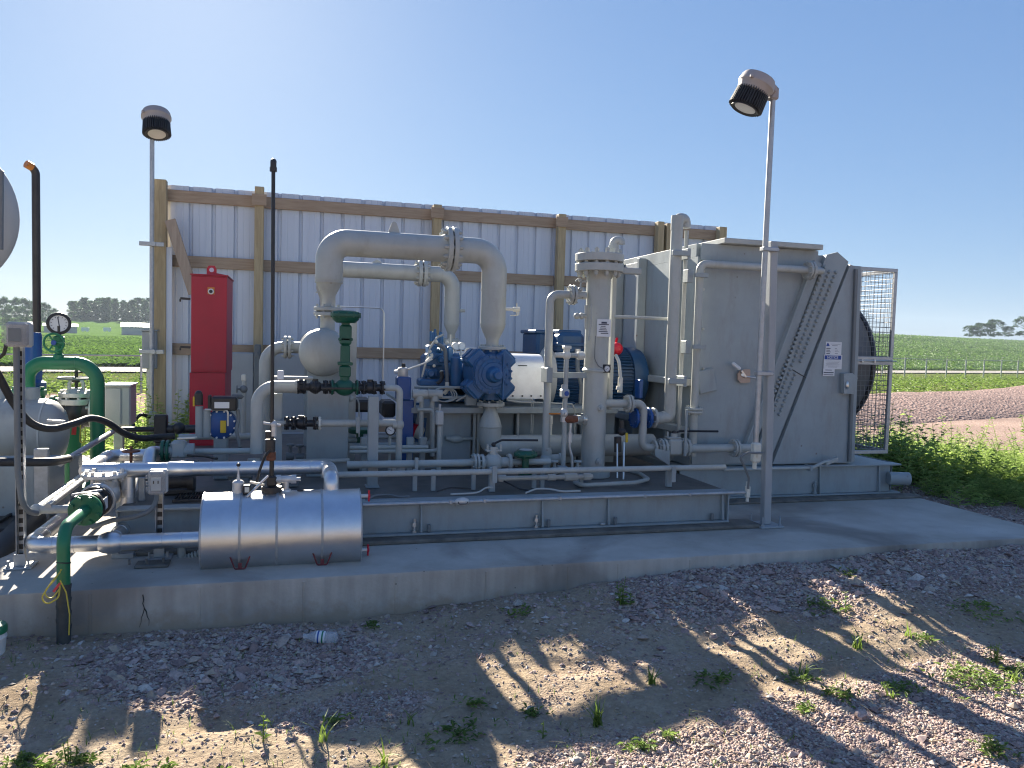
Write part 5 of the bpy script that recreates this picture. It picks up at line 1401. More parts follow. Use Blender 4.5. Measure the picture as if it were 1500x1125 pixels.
# blue motor
mo = thing('electric_motor', 'big blue finned electric motor behind the tall grey filter vessel', 'motor', P(870, 600, 7.0))
MY = 7.0; mc = P(868, 553, MY); mr = RW(86, mc)
m0, m1 = X_(800, 553, MY), X_(913, 553, MY)
b = MB(); b.cyl((m0, MY, mc.z), (m1, MY, mc.z), mr*.93, n=40)
b.build('frame', M['motorblue'], mo)
b = MB()
for i in range(52):
    a = 2*math.pi*i/52
    d = V(0, math.cos(a), math.sin(a)); c = V((m0+m1)/2, MY, mc.z)+d*mr*.96
    b.bar(c-X1*(m1-m0)*.48, c+X1*(m1-m0)*.48, .008, mr*.12, d, .001)
b.build('cooling_fin', M['motorblue'], mo)
b = MB(); m2 = X_(937, 553, MY); b.lathe((m1-.01, MY, mc.z), X1, [(0, mr*1.06), (m2-m1-.09, mr*1.06), (m2-m1-.03, mr*1.0), (m2-m1, mr*.82), (m2-m1+.02, mr*.5)], 40); b.build('fan_cowl', M['motorblue'], mo)
b = MB(); b.lathe((m0+.01, MY, mc.z), -X1, [(0, mr*1.03), (.05, mr*1.03), (.08, mr*.9), (.12, mr*.6), (.13, mr*.3), (.2, mr*.2)], 40); b.build('end_bell', M['boxgrey'], mo)
def pbox(mb, x0, y0, x1, y1, Y, dp, bv=.02):
    a = P(x0, y1, Y); c = P(x1, y0, Y); mb.box(a.x, c.x, Y, Y+dp, a.z, c.z, bv)
b = MB(); pbox(b, 818, 487, 858, 520, 6.72, .5, .04); pbox(b, 816, 503, 859, 507, 6.7, .54, .01); pbox(b, 818, 484, 852, 489, 6.78, .35, .02); b.build('terminal_box', M['motorblue'], mo)
b = MB(); pbox(b, 786, 486, 806, 522, 6.95, .5, .03); pbox(b, 784, 484, 820, 488, 6.95, .5, .01); b.build('air_duct', M['motorblue'], mo)
b = MB()
for sx in (m0+.12, m1-.15):
    for sy in (-.24, .24): b.box(sx-.07, sx+.07, MY+sy-.07, MY+sy+.07, pz+.0005, mc.z-mr*.75, .01)
b.build('foot', M['motorblue'], mo)
rb_ = MB(); c = P(902, 512, 6.75); rb_.lathe(c, (-.15, -.8, .2), [(0, .05), (.02, .062), (.05, .058), (.075, .042), (.085, .02), (.087, .001)], 24); rb_.cyl(c+V(0, 0, .07), c+V(0, -.02, .11), .012)
tag(rb_.build('alarm_cap', M['redcap']), 'red domed cap on the motor beside the filter vessel', 'alarm')
# discharge elbow below the cylinder
R34 = RW(34, P(718, 640, AY))
de = thing('discharge_pipe', 'fat grey elbow pipe below the blue compressor head turning right', 'pipe', (axr, AY, DZ))
zq0 = Z_(720, 592, AY); zq1 = Z_(717, 624, AY); zr_ = Z_(790, 653, AY)
b = MB(); b.flange((axr, AY, zq0), Z1, RW(42, hc), .032, 8); b.build('flange', M['grey_lt'], de)
b = MB(); b.lathe((axr, AY, zq0), -Z1, [(0, RW(19, hc)), (.05, RW(19, hc)), (.08, RW(22, hc)), (.13, R34*.85), (zq0-zq1, R34), (zq0-zq1, R34*1.02), (zq0-zq1+.008, R34*1.02), (zq0-zq1+.01, R34)], 32, cap=False); b.build('reducer', M['grey_lt'], de, smooth=50)
b = MB(); b.tube([(axr, AY, zq1), (axr, AY, zr_), (X_(955, 655, AY), AY, zr_)], R34*.98, bend=R34*2.4, n=32, steps=12); b.build('elbow', M['grey_lt'], de, smooth=50)
b = MB(); xx = X_(757, 650, AY); b.lathe((xx, AY, zr_), X1, [(0, R34), (0, R34*1.03), (.01, R34*1.03), (.01, R34)], 32, cap=False); b.build('weld_seam', M['grey_lt'], de); b = MB(); xx = X_(790, 640, AY); b.cyl((xx+.1, AY, zr_+R34*.8), (xx+.1, AY, zr_+R34+.1), .012); b.cyl((xx+.1, AY, zr_+R34+.09), (xx+.1, AY, zr_+R34+.16), .018, n=8); b.build('bleed_cock', M['ivory'], de)
# small tubing on the pedestal
st_ = MB()
for off in (0, 2.6): st_.tube(L3([(742, 586-off*.6), (779+off, 586-off*.6), (781+off, 612-off), (781+off, 640)], 6.36), .0055, bend=.03, n=6)
tag(st_.build('air_tubing', M['grey_lt']), 'pair of thin tubes bending down beside the coupling guard', 'tubing')

# ================================================================== FILTER VESSEL (vertical)
FY = 5.85
fx = X_(872, 560, FY); fR = RW(35, P(872, 560, FY))
fv = thing('filter_vessel', 'tall grey cylindrical filter vessel with a thick bolted lid', 'pressure vessel', (fx, FY, DZ))
zlid = Z_(882, 386, FY)
b = MB(); b.cyl((fx, FY, DZ+.02), (fx, FY, zlid-.05), fR, n=36)
zb1 = Z_(875, 541, FY); b.lathe((fx, FY, zb1-.02), Z1, [(0, fR), (.004, fR*1.13), (.016, fR*1.13), (.03, fR)], 36, cap=False); b.build('shell', M['grey_lt'], fv)
Rl = RW(71, P(882, 388, FY))
b = MB(); b.pair((fx, FY, zlid), Z1, Rl, .062, .018, 12); b.lathe((fx, FY, zlid-.14), Z1, [(0, fR), (.03, fR*1.02), (.08, fR*1.25)], 36, cap=False); b.build('lid_flange', M['grey_lt'], fv)
b = MB(); ex = X_(899, 360, FY); b.tube([(ex, FY, zlid+.05), (ex, FY, Z_(899, 352, FY)), (ex+.055, FY-.02, Z_(899, 352, FY)), (ex+.055, FY-.02, Z_(899, 352, FY)-.03)], .034, bend=.035, n=16); b.cyl((ex, FY, zlid+.12), (ex, FY, zlid+.15), .043, n=14); b.build('vent_elbow', M['grey_lt'], fv)
b = MB(); b.cyl((fx, FY, DZ+.001), (fx, FY, DZ+.07), fR*1.5, n=36, ch=.004); b.build('base_ring', M['grey_lt'], fv)
b = MB(); b.box(X_(897, 430, FY+.1), X_(903, 430, FY+.1), FY+.1, FY+.16, Z_(900, 600, FY+.1), Z_(900, 400, FY+.1), .004); a = P(915, 398, FY); b.box(fx+Rl*.9, X_(938, 397, FY), FY-.03, FY+.03, Z_(928, 402, FY), Z_(928, 393, FY), .006); b.build('davit_arm', M['grey_lt'], fv)
yp = FY-fR-.004
b = MB(); a = P(874, 493, yp-.01); c = P(895, 468, yp-.01); b.box(a.x, c.x, yp-.012, yp-.008, a.z, c.z, .001); b.box(a.x+.02, c.x-.02, yp-.0075, yp+.02, a.z+.02, c.z-.02, .001); np_ = b.build('nameplate', M['white'], fv)
b = MB()
for k in range(6): 
    y_ = 475+k*2.6; a = P(877+(k*3) % 4, y_+.8, yp-.0125); c = P(892-(k*5) % 6, y_, yp-.0125); b.box(a.x, c.x, yp-.0132, yp-.0122, a.z, c.z, .0002)
a = P(881, 474, yp-.0125); c = P(889, 471.5, yp-.0125); b.box(a.x, c.x, yp-.0132, yp-.0122, a.z, c.z, .0002)
b.build('printed_line', M['ink'], fv)
for px, py, w in ((879, 598, 9), (876, 676, 9)):
    c = P(px, py, FY-fR+.005); b = MB(); b.cyl(c+V(0, .02, 0), c+V(0, -.03, 0), RW(w, c), n=16, ch=.003); b.cyl(c+V(0, -.03, 0), c+V(0, -.045, 0), RW(w*.55, c), n=6); b.build('plug', M['grey_lt'], fv)
# gauge on the side of the vessel
pg = thing('pressure_gauge', 'round white faced gauge in a square black bezel on the filter vessel', 'gauge', P(889, 540, FY-.12))
def gauge(root, c, R, d=(0, -1, 0), square=False, needle=.6):
    c = Vector(c); d = Vector(d).normalized(); b = MB()
    b.lathe(c-d*R*.7, d, [(0, R*.8), (R*.1, R), (R*.7, R), (R*.8, R*1.06), (R*.9, R*1.04), (R*.92, R*.8), (R*.8, R*.78)], 28)
    if square: b.box(c.x-R*1.1, c.x+R*1.1, c.y+R*.1, c.y+R*.4, c.z-R*1.1, c.z+R*1.1, R*.1)
    b.build('case', M['black'], root)
    f = MB(); f.lathe(c+d*R*.1, d, [(0, R*.77), (.002, R*.77)], 28); fo = f.build('dial', M['white'], root)
    a = Vector((0, 0, 1)); s = d.cross(a).normalized(); t = MB()
    for i in range(11):
        an = rad(-135+27*i); q = a*math.cos(an)-s*math.sin(an)*-1
        p0 = c+d*(R*.1+.0025); t.bar(p0+q*R*.56, p0+q*R*.7, R*.05, .001, d, .0002)
    t.build('tick', M['ink'], fo)
    k = MB(); q = a*math.cos(needle)+s*math.sin(needle); p0 = c+d*(R*.1+.004); k.bar(p0-q*R*.25, p0+q*R*.62, R*.09, .001, d, .0002); k.build('needle', M['ink'], fo)
gauge(pg, P(889, 540, FY-.1), RW(11, P(889, 540, FY-.1)), (0.05, -1, 0), True, 2.2)
b = MB(); b.tube([P(889, 540, FY-.06), P(889, 543, FY-.02), P(880, 545, FY-fR+.01)], .009, n=8); b.build('stem', M['grey_lt'], pg)
tb = MB(); tb.tube([P(872, 492, FY-fR-.006), P(871, 525, FY-fR-.006), P(876, 536, FY-fR-.006), P(884, 540, FY-fR-.02)], .0035, bend=.05, n=6)
tag(tb.build('capillary_tube', M['grey_dk']), 'thin dark capillary line down the front of the filter vessel', 'tubing')
# side pipes: left outlet with flange and long drop
run('outlet_pipe', 'grey pipe leaving the filter vessel top left and dropping straight to the deck', 'pipe', [(858, 433), (806, 434), (801, 668)], 11.5, FY, bend=.07, flanges=[(838, 433, FY, X1, 29, 'pair')])
b = MB(); c = P(847, 413, FY); b.tube(L3([(850, 430), (850, 412), (860, 411)], FY-.02), .008, n=8); b.cyl(P(843, 412, FY-.02), P(848, 408, FY-.02), .006); b.ball(P(850, 411, FY-.02), .015); b.ball(P(850, 424, FY-.02), .02)
tag(b.build('needle_valve', M['grey_lt']), 'small needle valve above the flange at the vessel top', 'valve')
b = MB(); c0 = P(845, 463, FY); b.cyl(c0, P(862, 463, FY), .018, n=12); b.ball(c0, .026, (1, 1, 1)); b.ball(P(852, 463, FY), .028, (.8, 1, 1)); b.cyl(P(859, 447, FY), P(859, 482, FY), .014)
tag(b.build('drain_cock', M['grey_lt']), 'short grey cock on the vessel side halfway up', 'valve')
sp_ = thing('sample_line', 'narrow grey sample pipe with small valves left of the filter vessel', 'pipe', P(828, 690, FY-.1))
sy = FY-.12
b = MB(); p = L3([(856, 521), (830, 520), (824, 684)], sy); b.tube(p, .019, bend=.03, n=14); b.build('pipe', M['grey_lt'], sp_)
b = MB(); b.ball(p[1]+V(.0, 0, 0), .036); b.cyl(p[1], p[1]+V(0, 0, .06), .026, n=14); b.box(p[1].x-.03, p[1].x+.03, sy-.03, sy+.03, p[1].z+.05, p[1].z+.075, .004); b.cyl(p[1]+V(-.1, 0, 0), p[1]+V(0, 0, 0), .02); b.lathe(p[1]+V(.09, 0, 0), X1, [(0, .022), (.005, .034), (.05, .034), (.055, .022)], 8); b.build('union', M['ivory'], sp_)
c = P(827, 576, sy); b = MB(); b.box(c.x-.032, c.x+.032, sy-.035, sy+.035, c.z-.035, c.z+.035, .01); b.cyl(c+V(0, 0, .03), c+V(0, 0, .07), .026, n=10); b.build('sight_block', M['boxgrey'], sp_)
b = MB(); b.lathe(c+V(0.005, -.036, 0), -Y1, [(0, .02), (.004, .018)], 16); b.build('sight_glass', M['inkblue'], sp_)
c = P(826, 605, sy); b = MB(); b.ball(c, .034, (1, 1, 1.2)); b.cyl(c+V(0, 0, -.07), c+V(0, 0, -.03), .027, n=8); b.cyl(c+V(0, -.03, 0), c+V(0, -.055, 0), .01); b.build('ball_valve', M['bare'], sp_)
b = MB(); b.bar(P(804, 606, sy-.05), P(821, 606, sy-.05), .012, .012, None, .005); b.build('valve_handle', M['orange'], sp_)
b = MB(); c = P(838, 614, sy); b.cyl(P(826, 614, sy), P(845, 614, sy), .03, n=8); b.build('nipple', M['rust'], sp_)
b = MB(); b.cyl(P(842, 614, sy), P(852, 614, FY-.03), .034, n=16, ch=.003); b.cyl(P(850, 614, FY-.03), P(862, 614, FY), .05, n=16); b.build('coupling', M['chrome'], sp_)
b = MB(); b.tube([P(836, 620, sy), P(835, 635, sy), P(834, 655, sy), P(838, 670, sy), P(838, 686, sy)], .011, bend=.06, n=10); b.cyl(P(835, 634, sy), P(834.5, 648, sy), .02, n=10); b.build('hose', M['bare'], sp_)
b = MB(); b.box(p[2].x-.05, p[2].x+.03, sy-.03, sy+.03, DZ+.001, p[2].z+.01, .006); b.build('foot', M['grey'], sp_)
# bracket bar tying pipes to the vessel
b = MB(); q = L3([(800, 549), (862, 550)], FY-.02); b.bar(q[0], q[1], .03, .045); b.box(q[0].x-.02, q[0].x+.03, FY-.1, FY+.05, q[0].z-.06, q[0].z+.06, .004)
tag(b.build('pipe_bracket', M['grey']), 'grey pipe bracket between the long drop pipe and the filter vessel', 'bracket')
# right side pipe of the vessel: flange, elbow, drop, ball valve line
rz = run('loop_pipe', 'grey flanged pipe leaving the vessel to the right and looping down to the ball valve', 'pipe', [(885, 591), (943, 588), (940, 656), (962, 656)], 12, FY-.02, bend=.06, flanges=[(921, 590, FY-.02, X1, 26, 'pair'), (958, 656, FY-.02, X1, 23, 'one')])
vl = thing('ball_valve', 'grey flanged ball valve with a long black lever right of the filter vessel', 'valve', P(985, 656, FY-.02))
lzz = rz[1][2].z; vy = FY-.02
b = MB(); x0, x1 = X_(963, 656, vy), X_(1010, 656, vy); b.cyl((x0, vy, lzz), (x1, vy, lzz), .05, n=20); b.box((x0+x1)/2-.07, (x0+x1)/2+.06, vy-.06, vy+.06, lzz-.06, lzz+.075, .015); b.cyl(((x0+x1)/2, vy, lzz+.06), ((x0+x1)/2, vy, lzz+.12), .03, n=14); b.box((x0+x1)/2-.07, (x0+x1)/2+.05, vy-.04, vy+.04, lzz+.078, lzz+.09, .003); b.cyl(((x0+x1)/2-.06, vy, lzz+.09), ((x0+x1)/2-.06, vy, lzz+.135), .008); b.build('body', M['grey_lt'], vl)
for px in (970, 1003): b = MB(); b.pair((X_(px, 656, vy), vy, lzz), X1, RW(27, P(px, 656, vy)), .022, .01, 8); b.build('flange', M['grey_lt'], vl)
b = MB(); hx = (x0+x1)/2; b.ball((hx, vy, lzz+.125), .02); b.tube([(hx, vy, lzz+.12), (hx+.05, vy-.01, lzz+.14), (X_(1050, 632, vy), vy-.02, Z_(1050, 631.5, vy))], .0095, bend=.05, n=8); b.build('lever', M['black'], vl)
b = MB(); a = P(961, 664, vy-.08); c = P(986, 656, vy-.08); b.prism([P(960, 657, vy-.09), P(981, 661, vy-.09), P(981, 682, vy-.09), P(960, 668, vy-.09)], (0, .01, 0)); b.build('bracket_plate', M['grey'], vl, smooth=0)
run('feed_pipe', 'level grey pipe with a flange pair running right from the ball valve', 'pipe', [(1008, 657), (1108, 657)], 12, vy, flanges=[(1076, 656, vy, X1, 26, 'pair')])
b = MB(); b.tube([P(1108, 657, vy), P(1112, 657, vy), P(1112, 656, vy+.16)], .03, n=14, bend=.03)
tag(b.build('pipe_stub', M['grey_lt']), 'pipe stub entering the cooler behind the pole junction box', 'pipe')
# vertical cooler pipes
cpz = run('cooler_pipe', 'tall grey pipe with a top return bend in front of the cooler', 'pipe', [(1003, 334, 5.92), (1003, 322, 5.92), (992, 322, 5.87), (983, 611, 5.87), (968, 612, 5.87)], 17, bend=.055, sn=True)
for py in (372, 558):
    px = 992-(py-322)*.031; c = P(px, py, 5.87); b = MB(); b.box(c.x-.07, c.x+.09, 5.79, 5.82, c.z-.022, c.z+.022, .004); b.box(c.x+.07, c.x+.1, 5.8, 6.0, c.z-.045, c.z+.045, .004); b.build('clamp', M['grey'], cpz[0])
b = MB(); c = P(965, 612, 5.87); b.cyl(c+V(-.04, 0, 0), c+V(.035, 0, 0), .05, n=18); b.flange(c+V(-.05, 0, 0), X1, .085, .022, 8); b.build('elbow_fitting', M['grey_lt'], cpz[0])
b = MB(); q = cpz[1][2]; b.lathe(q+V(0, 0, -.1), Z1, [(0, .047), (0, .052), (.1, .052), (.12, .05)], 18); b.build('elbow_collar', M['grey_lt'], cpz[0])
bf = thing('blue_flange', 'bright blue flanged spool joining the tall pipe to the motor side', 'flange', P(945, 612, 5.87))
c = P(950, 612, 5.87); b = MB(); b.cyl(c+V(-.14, 0, 0), c+V(0, 0, 0), .04, n=20); b.build('spool', M['blue_br'], bf)
for dx in (-.005, -.13): b = MB(); b.flange(c+V(dx, 0, 0), X1, .088, .022, 8); b.build('flange', M['blue_br'], bf)
sb_ = MB(); pbox(sb_, 936, 556, 943, 584, 6.3, .1, .01); tag(sb_.build('blue_box', M['blue_br']), 'narrow bright blue box standing right of the motor', 'box')
p1020 = run('header_pipe', 'grey pipe rising beside the cooler door and turning right to the header flange', 'pipe', [(1014, 668), (1022, 386), (1200, 387)], 11.5, 5.88, bend=.06, flanges=[(1186, 387, 5.88, X1, 27, 'pair'), (1015, 601, 5.88, Z1, 26, 'pair')])
for py in (404, 508):
    c = P(1022-(py-386)*.028, py, 5.88); b = MB(); b.box(c.x-.06, c.x+.06, 5.80, 5.83, c.z-.018, c.z+.018, .003); b.box(c.x-.1, c.x-.045, 5.86, 5.95, c.z-.06, c.z+.05, .004); b.build('clamp', M['grey'], p1020[0])
q = p1020[1][2]; b = MB(); b.tube([q, q+V(.03, 0, 0), q+V(.05, .14, 0)], .031, bend=.04, n=14); b.build('nozzle', M['grey_lt'], p1020[0])
run('riser_tube', 'slim grey tube standing behind the tall cooler pipes', 'pipe', [(1006, 338), (1000, 640)], 6, 5.97)
b = MB(); pq = L3([(899, 464), (992, 466)], 5.95); b.tube(pq, .014, n=10)
tag(b.build('tie_pipe', M['grey_lt']), 'level grey tie pipe from the vessel to the tall cooler pipe', 'pipe')
b = MB(); b.tube(L3([(1006, 600), (1003, 668)], 5.75), .012, n=8); tag(b.build('impulse_line', M['grey']), 'thin impulse line beside the lower flange by the cooler door', 'tubing')

# ================================================================== FRONT PIPING ALONG THE SKID
fy = 5.28
run('guard_rail_pipe', 'long level grey rail pipe along the front of the skid', 'pipe', [(470, 696), (1062, 686)], 9, fy)
for px in (723, 984):
    x = X_(px, 700, fy); z = Z_(px, 692, fy); b = MB()
    b.box(x-.022, x+.022, fy+.03, fy+.065, DZ+.001, z+.03, .003); b.box(x-.018, x+.018, fy-.035, fy-.027, z-.07, z+.05, .003)
    tag(b.build('rail_post', M['grey']), 'short grey rail post %s' % ('left of the filter vessel holding the front rail' if px == 723 else 'right of the filter vessel below the ball valve'), 'post')
lp2 = run('drain_pipe', 'lower grey drain pipe with a union behind the front rail', 'pipe', [(728, 701), (868, 698)], 7, 5.36)
for px, w in ((808, 10), (836, 12), (860, 11), (735, 11)):
    q = lp2[1][0]; x = X_(px, 700, 5.36); b = MB(); h = .03 if px != 836 else .05; b.lathe((x-h, 5.36, q.z), X1, [(0, .026), (.004, RW(w, q)), (2*h-.004, RW(w, q)), (2*h, .026)], 8); b.build('coupling', M['grey_lt'], lp2[0])
for px in (694, 783, 795, 852, 635, 608):
    x = X_(px, 705, 5.4); b = MB(); b.box(x-.016, x+.016, 5.4, 5.425, DZ+.001, Z_(px, 688, 5.4), .003)
    tag(b.build('pipe_support', M['grey']), 'small pipe support behind the front rail, %s' % {694: 'left of the flanged valve', 783: 'right side of the small green actuator', 795: 'foot of the long drop pipe', 852: 'left of the vessel foot', 635: 'long level pipe, right one of two', 608: 'long level pipe, left one of two'}[px], 'support')
# middle-level line with the flanged ball valve and small green actuator
ml = run('process_pipe', 'level grey process pipe at deck height ending in a flanged valve', 'pipe', [(508, 681), (700, 677)], 11, 5.55, flanges=[(697, 677, 5.55, X1, 27, 'pair')])
mlz = ml[1][0].z
b = MB(); x0 = X_(609, 679, 5.55); b.box(x0-.045, x0+.045, 5.48, 5.5, mlz-.06, mlz-.045, .002); b.box(x0-.012, x0+.012, 5.5, 5.53, mlz-.05, mlz+.05, .002); b.build('clamp', M['grey_lt'], ml[0])
bv2 = thing('ball_valve', 'grey flanged ball valve with a long black lever below the compressor', 'valve', P(724, 672, 5.55))
b = MB(); x0, x1 = X_(704, 677, 5.55), X_(748, 677, 5.55); xm = (x0+x1)/2-.02; b.cyl((x0, 5.55, mlz), (x1, 5.55, mlz), .04, n=18); b.ball((xm, 5.55, mlz), .075, (1, .9, 1)); b.cyl((xm, 5.55, mlz+.04), (xm, 5.55, mlz+.12), .035, n=14); b.box(xm-.06, xm+.06, 5.52, 5.58, mlz+.085, mlz+.098, .003); b.cyl((xm-.05, 5.53, mlz+.098), (xm-.05, 5.53, mlz+.14), .008); b.cyl((xm+.05, 5.53, mlz+.098), (xm+.05, 5.53, mlz+.14), .008); b.build('body', M['grey_lt'], bv2)
for px in (706, 746): b = MB(); b.flange((X_(px, 677, 5.55), 5.55, mlz), X1, RW(25, P(px, 677, 5.55)), .024, 8); b.build('flange', M['grey_lt'], bv2)
b = MB(); b.ball((xm, 5.55, mlz+.135), .018); b.tube([(xm, 5.55, mlz+.14), (xm+.06, 5.54, mlz+.17), (X_(788, 645, 5.5), 5.5, Z_(788, 645, 5.5))], .0085, bend=.06, n=8); b.build('lever', M['black'], bv2)
ga = thing('diaphragm_actuator', 'small green diaphragm actuator low on the pipework below the compressor', 'actuator', P(770, 675, 5.5))
c = P(770, 665, 5.5); Rg = RW(35, c); b = MB(); b.lathe(c-Z1*.03, Z1, [(0, Rg*.4), (.004, Rg*.8), (.022, Rg), (.032, Rg), (.04, Rg*.9), (.058, Rg*.72), (.062, .002)], 28)
for i in range(10):
    a = i*math.pi/5; b.cyl(c+V(math.cos(a)*Rg*.93, math.sin(a)*Rg*.93, -.015), c+V(math.cos(a)*Rg*.93, math.sin(a)*Rg*.93, .012), .006, n=6)
b.build('diaphragm_case', M['green_dk'], ga)
b = MB(); b.cyl(c-Z1*.03, c-Z1*.11, Rg*.3, n=12); b.box(c.x-.045, c.x+.045, 5.46, 5.54, c.z-.19, c.z-.11, .012); b.build('valve_body', M['green_dk'], ga)
b = MB(); b.lathe(c+Z1*.0322, Z1, [(0, Rg*.55), (.003, Rg*.52)], 20); b.build('top_label', M['boxgrey'], ga)
run('header_stub', 'short grey pipe from the green actuator to the long drop pipe', 'pipe', [(748, 677), (806, 676)], 9, 5.55)
b = MB(); tag(MB().tube([P(729, 700, 5.4), P(745, 708, 5.3), P(760, 716, 5.25), P(777, 719, 5.2)], .006, bend=.1, n=6).build('loose_cable', M['rubber']), 'thin loose cable hanging from the drain pipe to the front conduit', 'cable'); b.tube([P(640, 720, 5.15), P(660, 714, 5.2), P(690, 716, 5.16)], .006, bend=.1, n=6)
tag(b.build('loose_cable', M['rubber']), 'thin loose cable lying on the deck behind the front conduit', 'cable')
# ring conduit at the filter vessel foot
b = MB(); b.tube([P(842, 706, 5.5), P(850, 711, 5.35), P(930, 707, 5.35), P(950, 702, 5.45), P(938, 694, 5.8), P(915, 688, 6.1)], .016, bend=.1, n=10)
tag(b.build('floor_conduit', M['grey_lt']), 'grey conduit looping on the deck round the filter vessel foot', 'conduit')
# drain valves right of the vessel
dv = thing('drain_valve', 'small drain valve with a yellow handle right of the filter vessel', 'valve', P(912, 640, 5.75))
b = MB(); b.cyl(P(905, 640, 5.75), P(905, 662, 5.75), .03, n=14); b.ball(P(911, 632, 5.75), .035); b.cyl(P(911, 632, 5.75), P(911, 616, 5.75), .02); b.build('body', M['dark_steel'], dv)
b = MB(); b.bar(P(918, 634, 5.7), P(918, 648, 5.7), .02, .014, (0, 1, 0)); b.build('handle', M['yellow'], dv)
b = MB(); b.tube([P(914, 648, 5.7), P(913, 702, 5.6)], .008, n=8); b.tube([P(904, 650, 5.7), P(904, 700, 5.6)], .007, n=8); b.build('tube', M['chrome'], dv)
b = MB(); b.tube([P(909, 553, 5.75), P(907, 530, 5.75), P(902, 520, 5.8)], .013, bend=.06, n=10); b.cyl(P(909, 553, 5.75), P(908, 575, 5.75), .02, n=10); b.bar(P(903, 568, 5.72), P(911, 570, 5.72), .02, .03)
tag(b.build('instrument_hose', M['ivory']), 'pale instrument hose curving up beside the filter vessel gauge', 'hose')

# ================================================================== CLUTTER BEHIND THE VALVE TRAIN
run('oil_line', 'upper of the two level grey oil lines between the support posts', 'pipe', [(512, 656), (627, 657)], 6.5, 6.1)
run('oil_line', 'level grey oil line rising in an elbow at its right end', 'pipe', [(512, 652, 6.35), (632, 654, 6.35), (630, 575, 6.35)], 6.5, bend=.06)
run('oil_line', 'grey oil line elbowing up beside the pedestal web', 'pipe', [(512, 662, 6.05), (645, 662, 6.05), (644, 603, 6.05)], 6, bend=.06)
run('deck_pipe', 'grey pipe low across the deck behind the support posts', 'pipe', [(430, 676), (512, 677)], 7, 6.0)
b = MB(); x = X_(644, 612, 6.0); z = Z_(644, 612, 6.0); b.box(x-.03, x+.03, 5.97, 6.05, z-.06, z+.055, .01); b.cyl((x, 6.0, z+.05), (x, 6.0, z+.11), .01); tag(b.build('conduit_box', M['boxgrey']), 'small grey conduit box on the pedestal front', 'box')
b = MB(); b.tube(L3([(644, 624), (644, 690)], 6.0), .019, n=10); tag(b.build('conduit', M['grey_lt']), 'grey conduit dropping from the small box on the pedestal', 'conduit')
for px, lab in ((533, 'grey pipe stand left of the long support post gap'), (600, 'grey pipe stand under the red and cream pump'), (619, 'grey pipe stand right of the red and cream pump')):
    x = X_(px, 670, 6.15); b = MB(); b.box(x-.022, x+.022, 6.15, 6.19, DZ+.001, Z_(px, 644, 6.15), .004); b.box(x-.03, x+.03, 6.12, 6.16, Z_(px, 652, 6.15), Z_(px, 640, 6.15), .006); tag(b.build('pipe_stand', M['grey']), lab, 'stand')
gm_ = thing('green_regulator', 'small dark green regulator seen between the posts behind the valve train', 'regulator', P(527, 640, 6.4))
b = MB(); c = P(527, 634, 6.4); b.lathe(c, Z1, [(0, .09), (.02, .1), (.035, .1), (.05, .06), (.052, .002)], 22); b.cyl(c-Z1*.08, c, .03, n=12); b.build('body', M['green_dk'], gm_)
b = MB(); b.cyl(c+V(-.14, 0, -.06), c+V(.14, 0, -.06), .022, n=10); b.build('pipe', M['grey_lt'], gm_)
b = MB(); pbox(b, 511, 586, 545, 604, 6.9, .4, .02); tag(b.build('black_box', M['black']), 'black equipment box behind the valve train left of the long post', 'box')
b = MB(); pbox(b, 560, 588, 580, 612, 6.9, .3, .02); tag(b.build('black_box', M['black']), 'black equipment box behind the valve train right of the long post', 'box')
b = MB(); b.tube([P(516, 582, 6.3), P(524, 584, 6.3), P(526, 592, 6.3), P(526, 640, 6.3)], .006, bend=.04, n=6); b.ball(P(514, 584, 6.3), .025); tag(b.build('air_tubing', M['grey_lt']), 'thin hooked tube between the two support posts', 'tubing')
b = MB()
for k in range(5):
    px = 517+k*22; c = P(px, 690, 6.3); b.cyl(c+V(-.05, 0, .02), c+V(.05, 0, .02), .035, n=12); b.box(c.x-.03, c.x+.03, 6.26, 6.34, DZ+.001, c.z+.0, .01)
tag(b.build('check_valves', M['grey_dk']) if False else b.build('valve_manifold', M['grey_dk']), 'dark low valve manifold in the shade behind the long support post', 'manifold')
# cross pipes left of the vessel, from the skid edge to the riser
run('suction_line', 'level grey pipe with a green valve left of the riser, front one', 'pipe', [(245, 662), (372, 661)], 9, 5.75)
run('suction_line', 'level grey pipe behind the round blue actuator', 'pipe', [(262, 640), (372, 640)], 9, 6.35)
gvv = thing('green_valve', 'green bodied ball valve with a pale lever at the skid left end', 'valve', P(262, 655, 5.7))
c = P(262, 660, 5.72); b = MB(); b.cyl(c+V(-.1, 0, 0), c+V(.1, 0, 0), .05, n=16); b.box(c.x-.05, c.x+.05, 5.67, 5.77, c.z-.05, c.z+.07, .015); b.build('body', M['grey'], gvv)
for dx in (-.1, -.07): b = MB(); b.flange(c+V(dx, 0, 0), X1, .075, .02, 6); b.build('flange', M['green_dk'], gvv)
b = MB(); b.bar(c+V(.0, -.04, .09), c+V(.12, -.08, .1), .035, .012); b.build('lever', M['ivory'], gvv)
b = MB(); b.tube([P(275, 667, 5.6), P(300, 668, 5.5), P(318, 672, 5.45)], .009, n=8); tag(b.build('valve_lever', M['dark_steel']), 'long dark lever below the round blue actuator', 'lever')
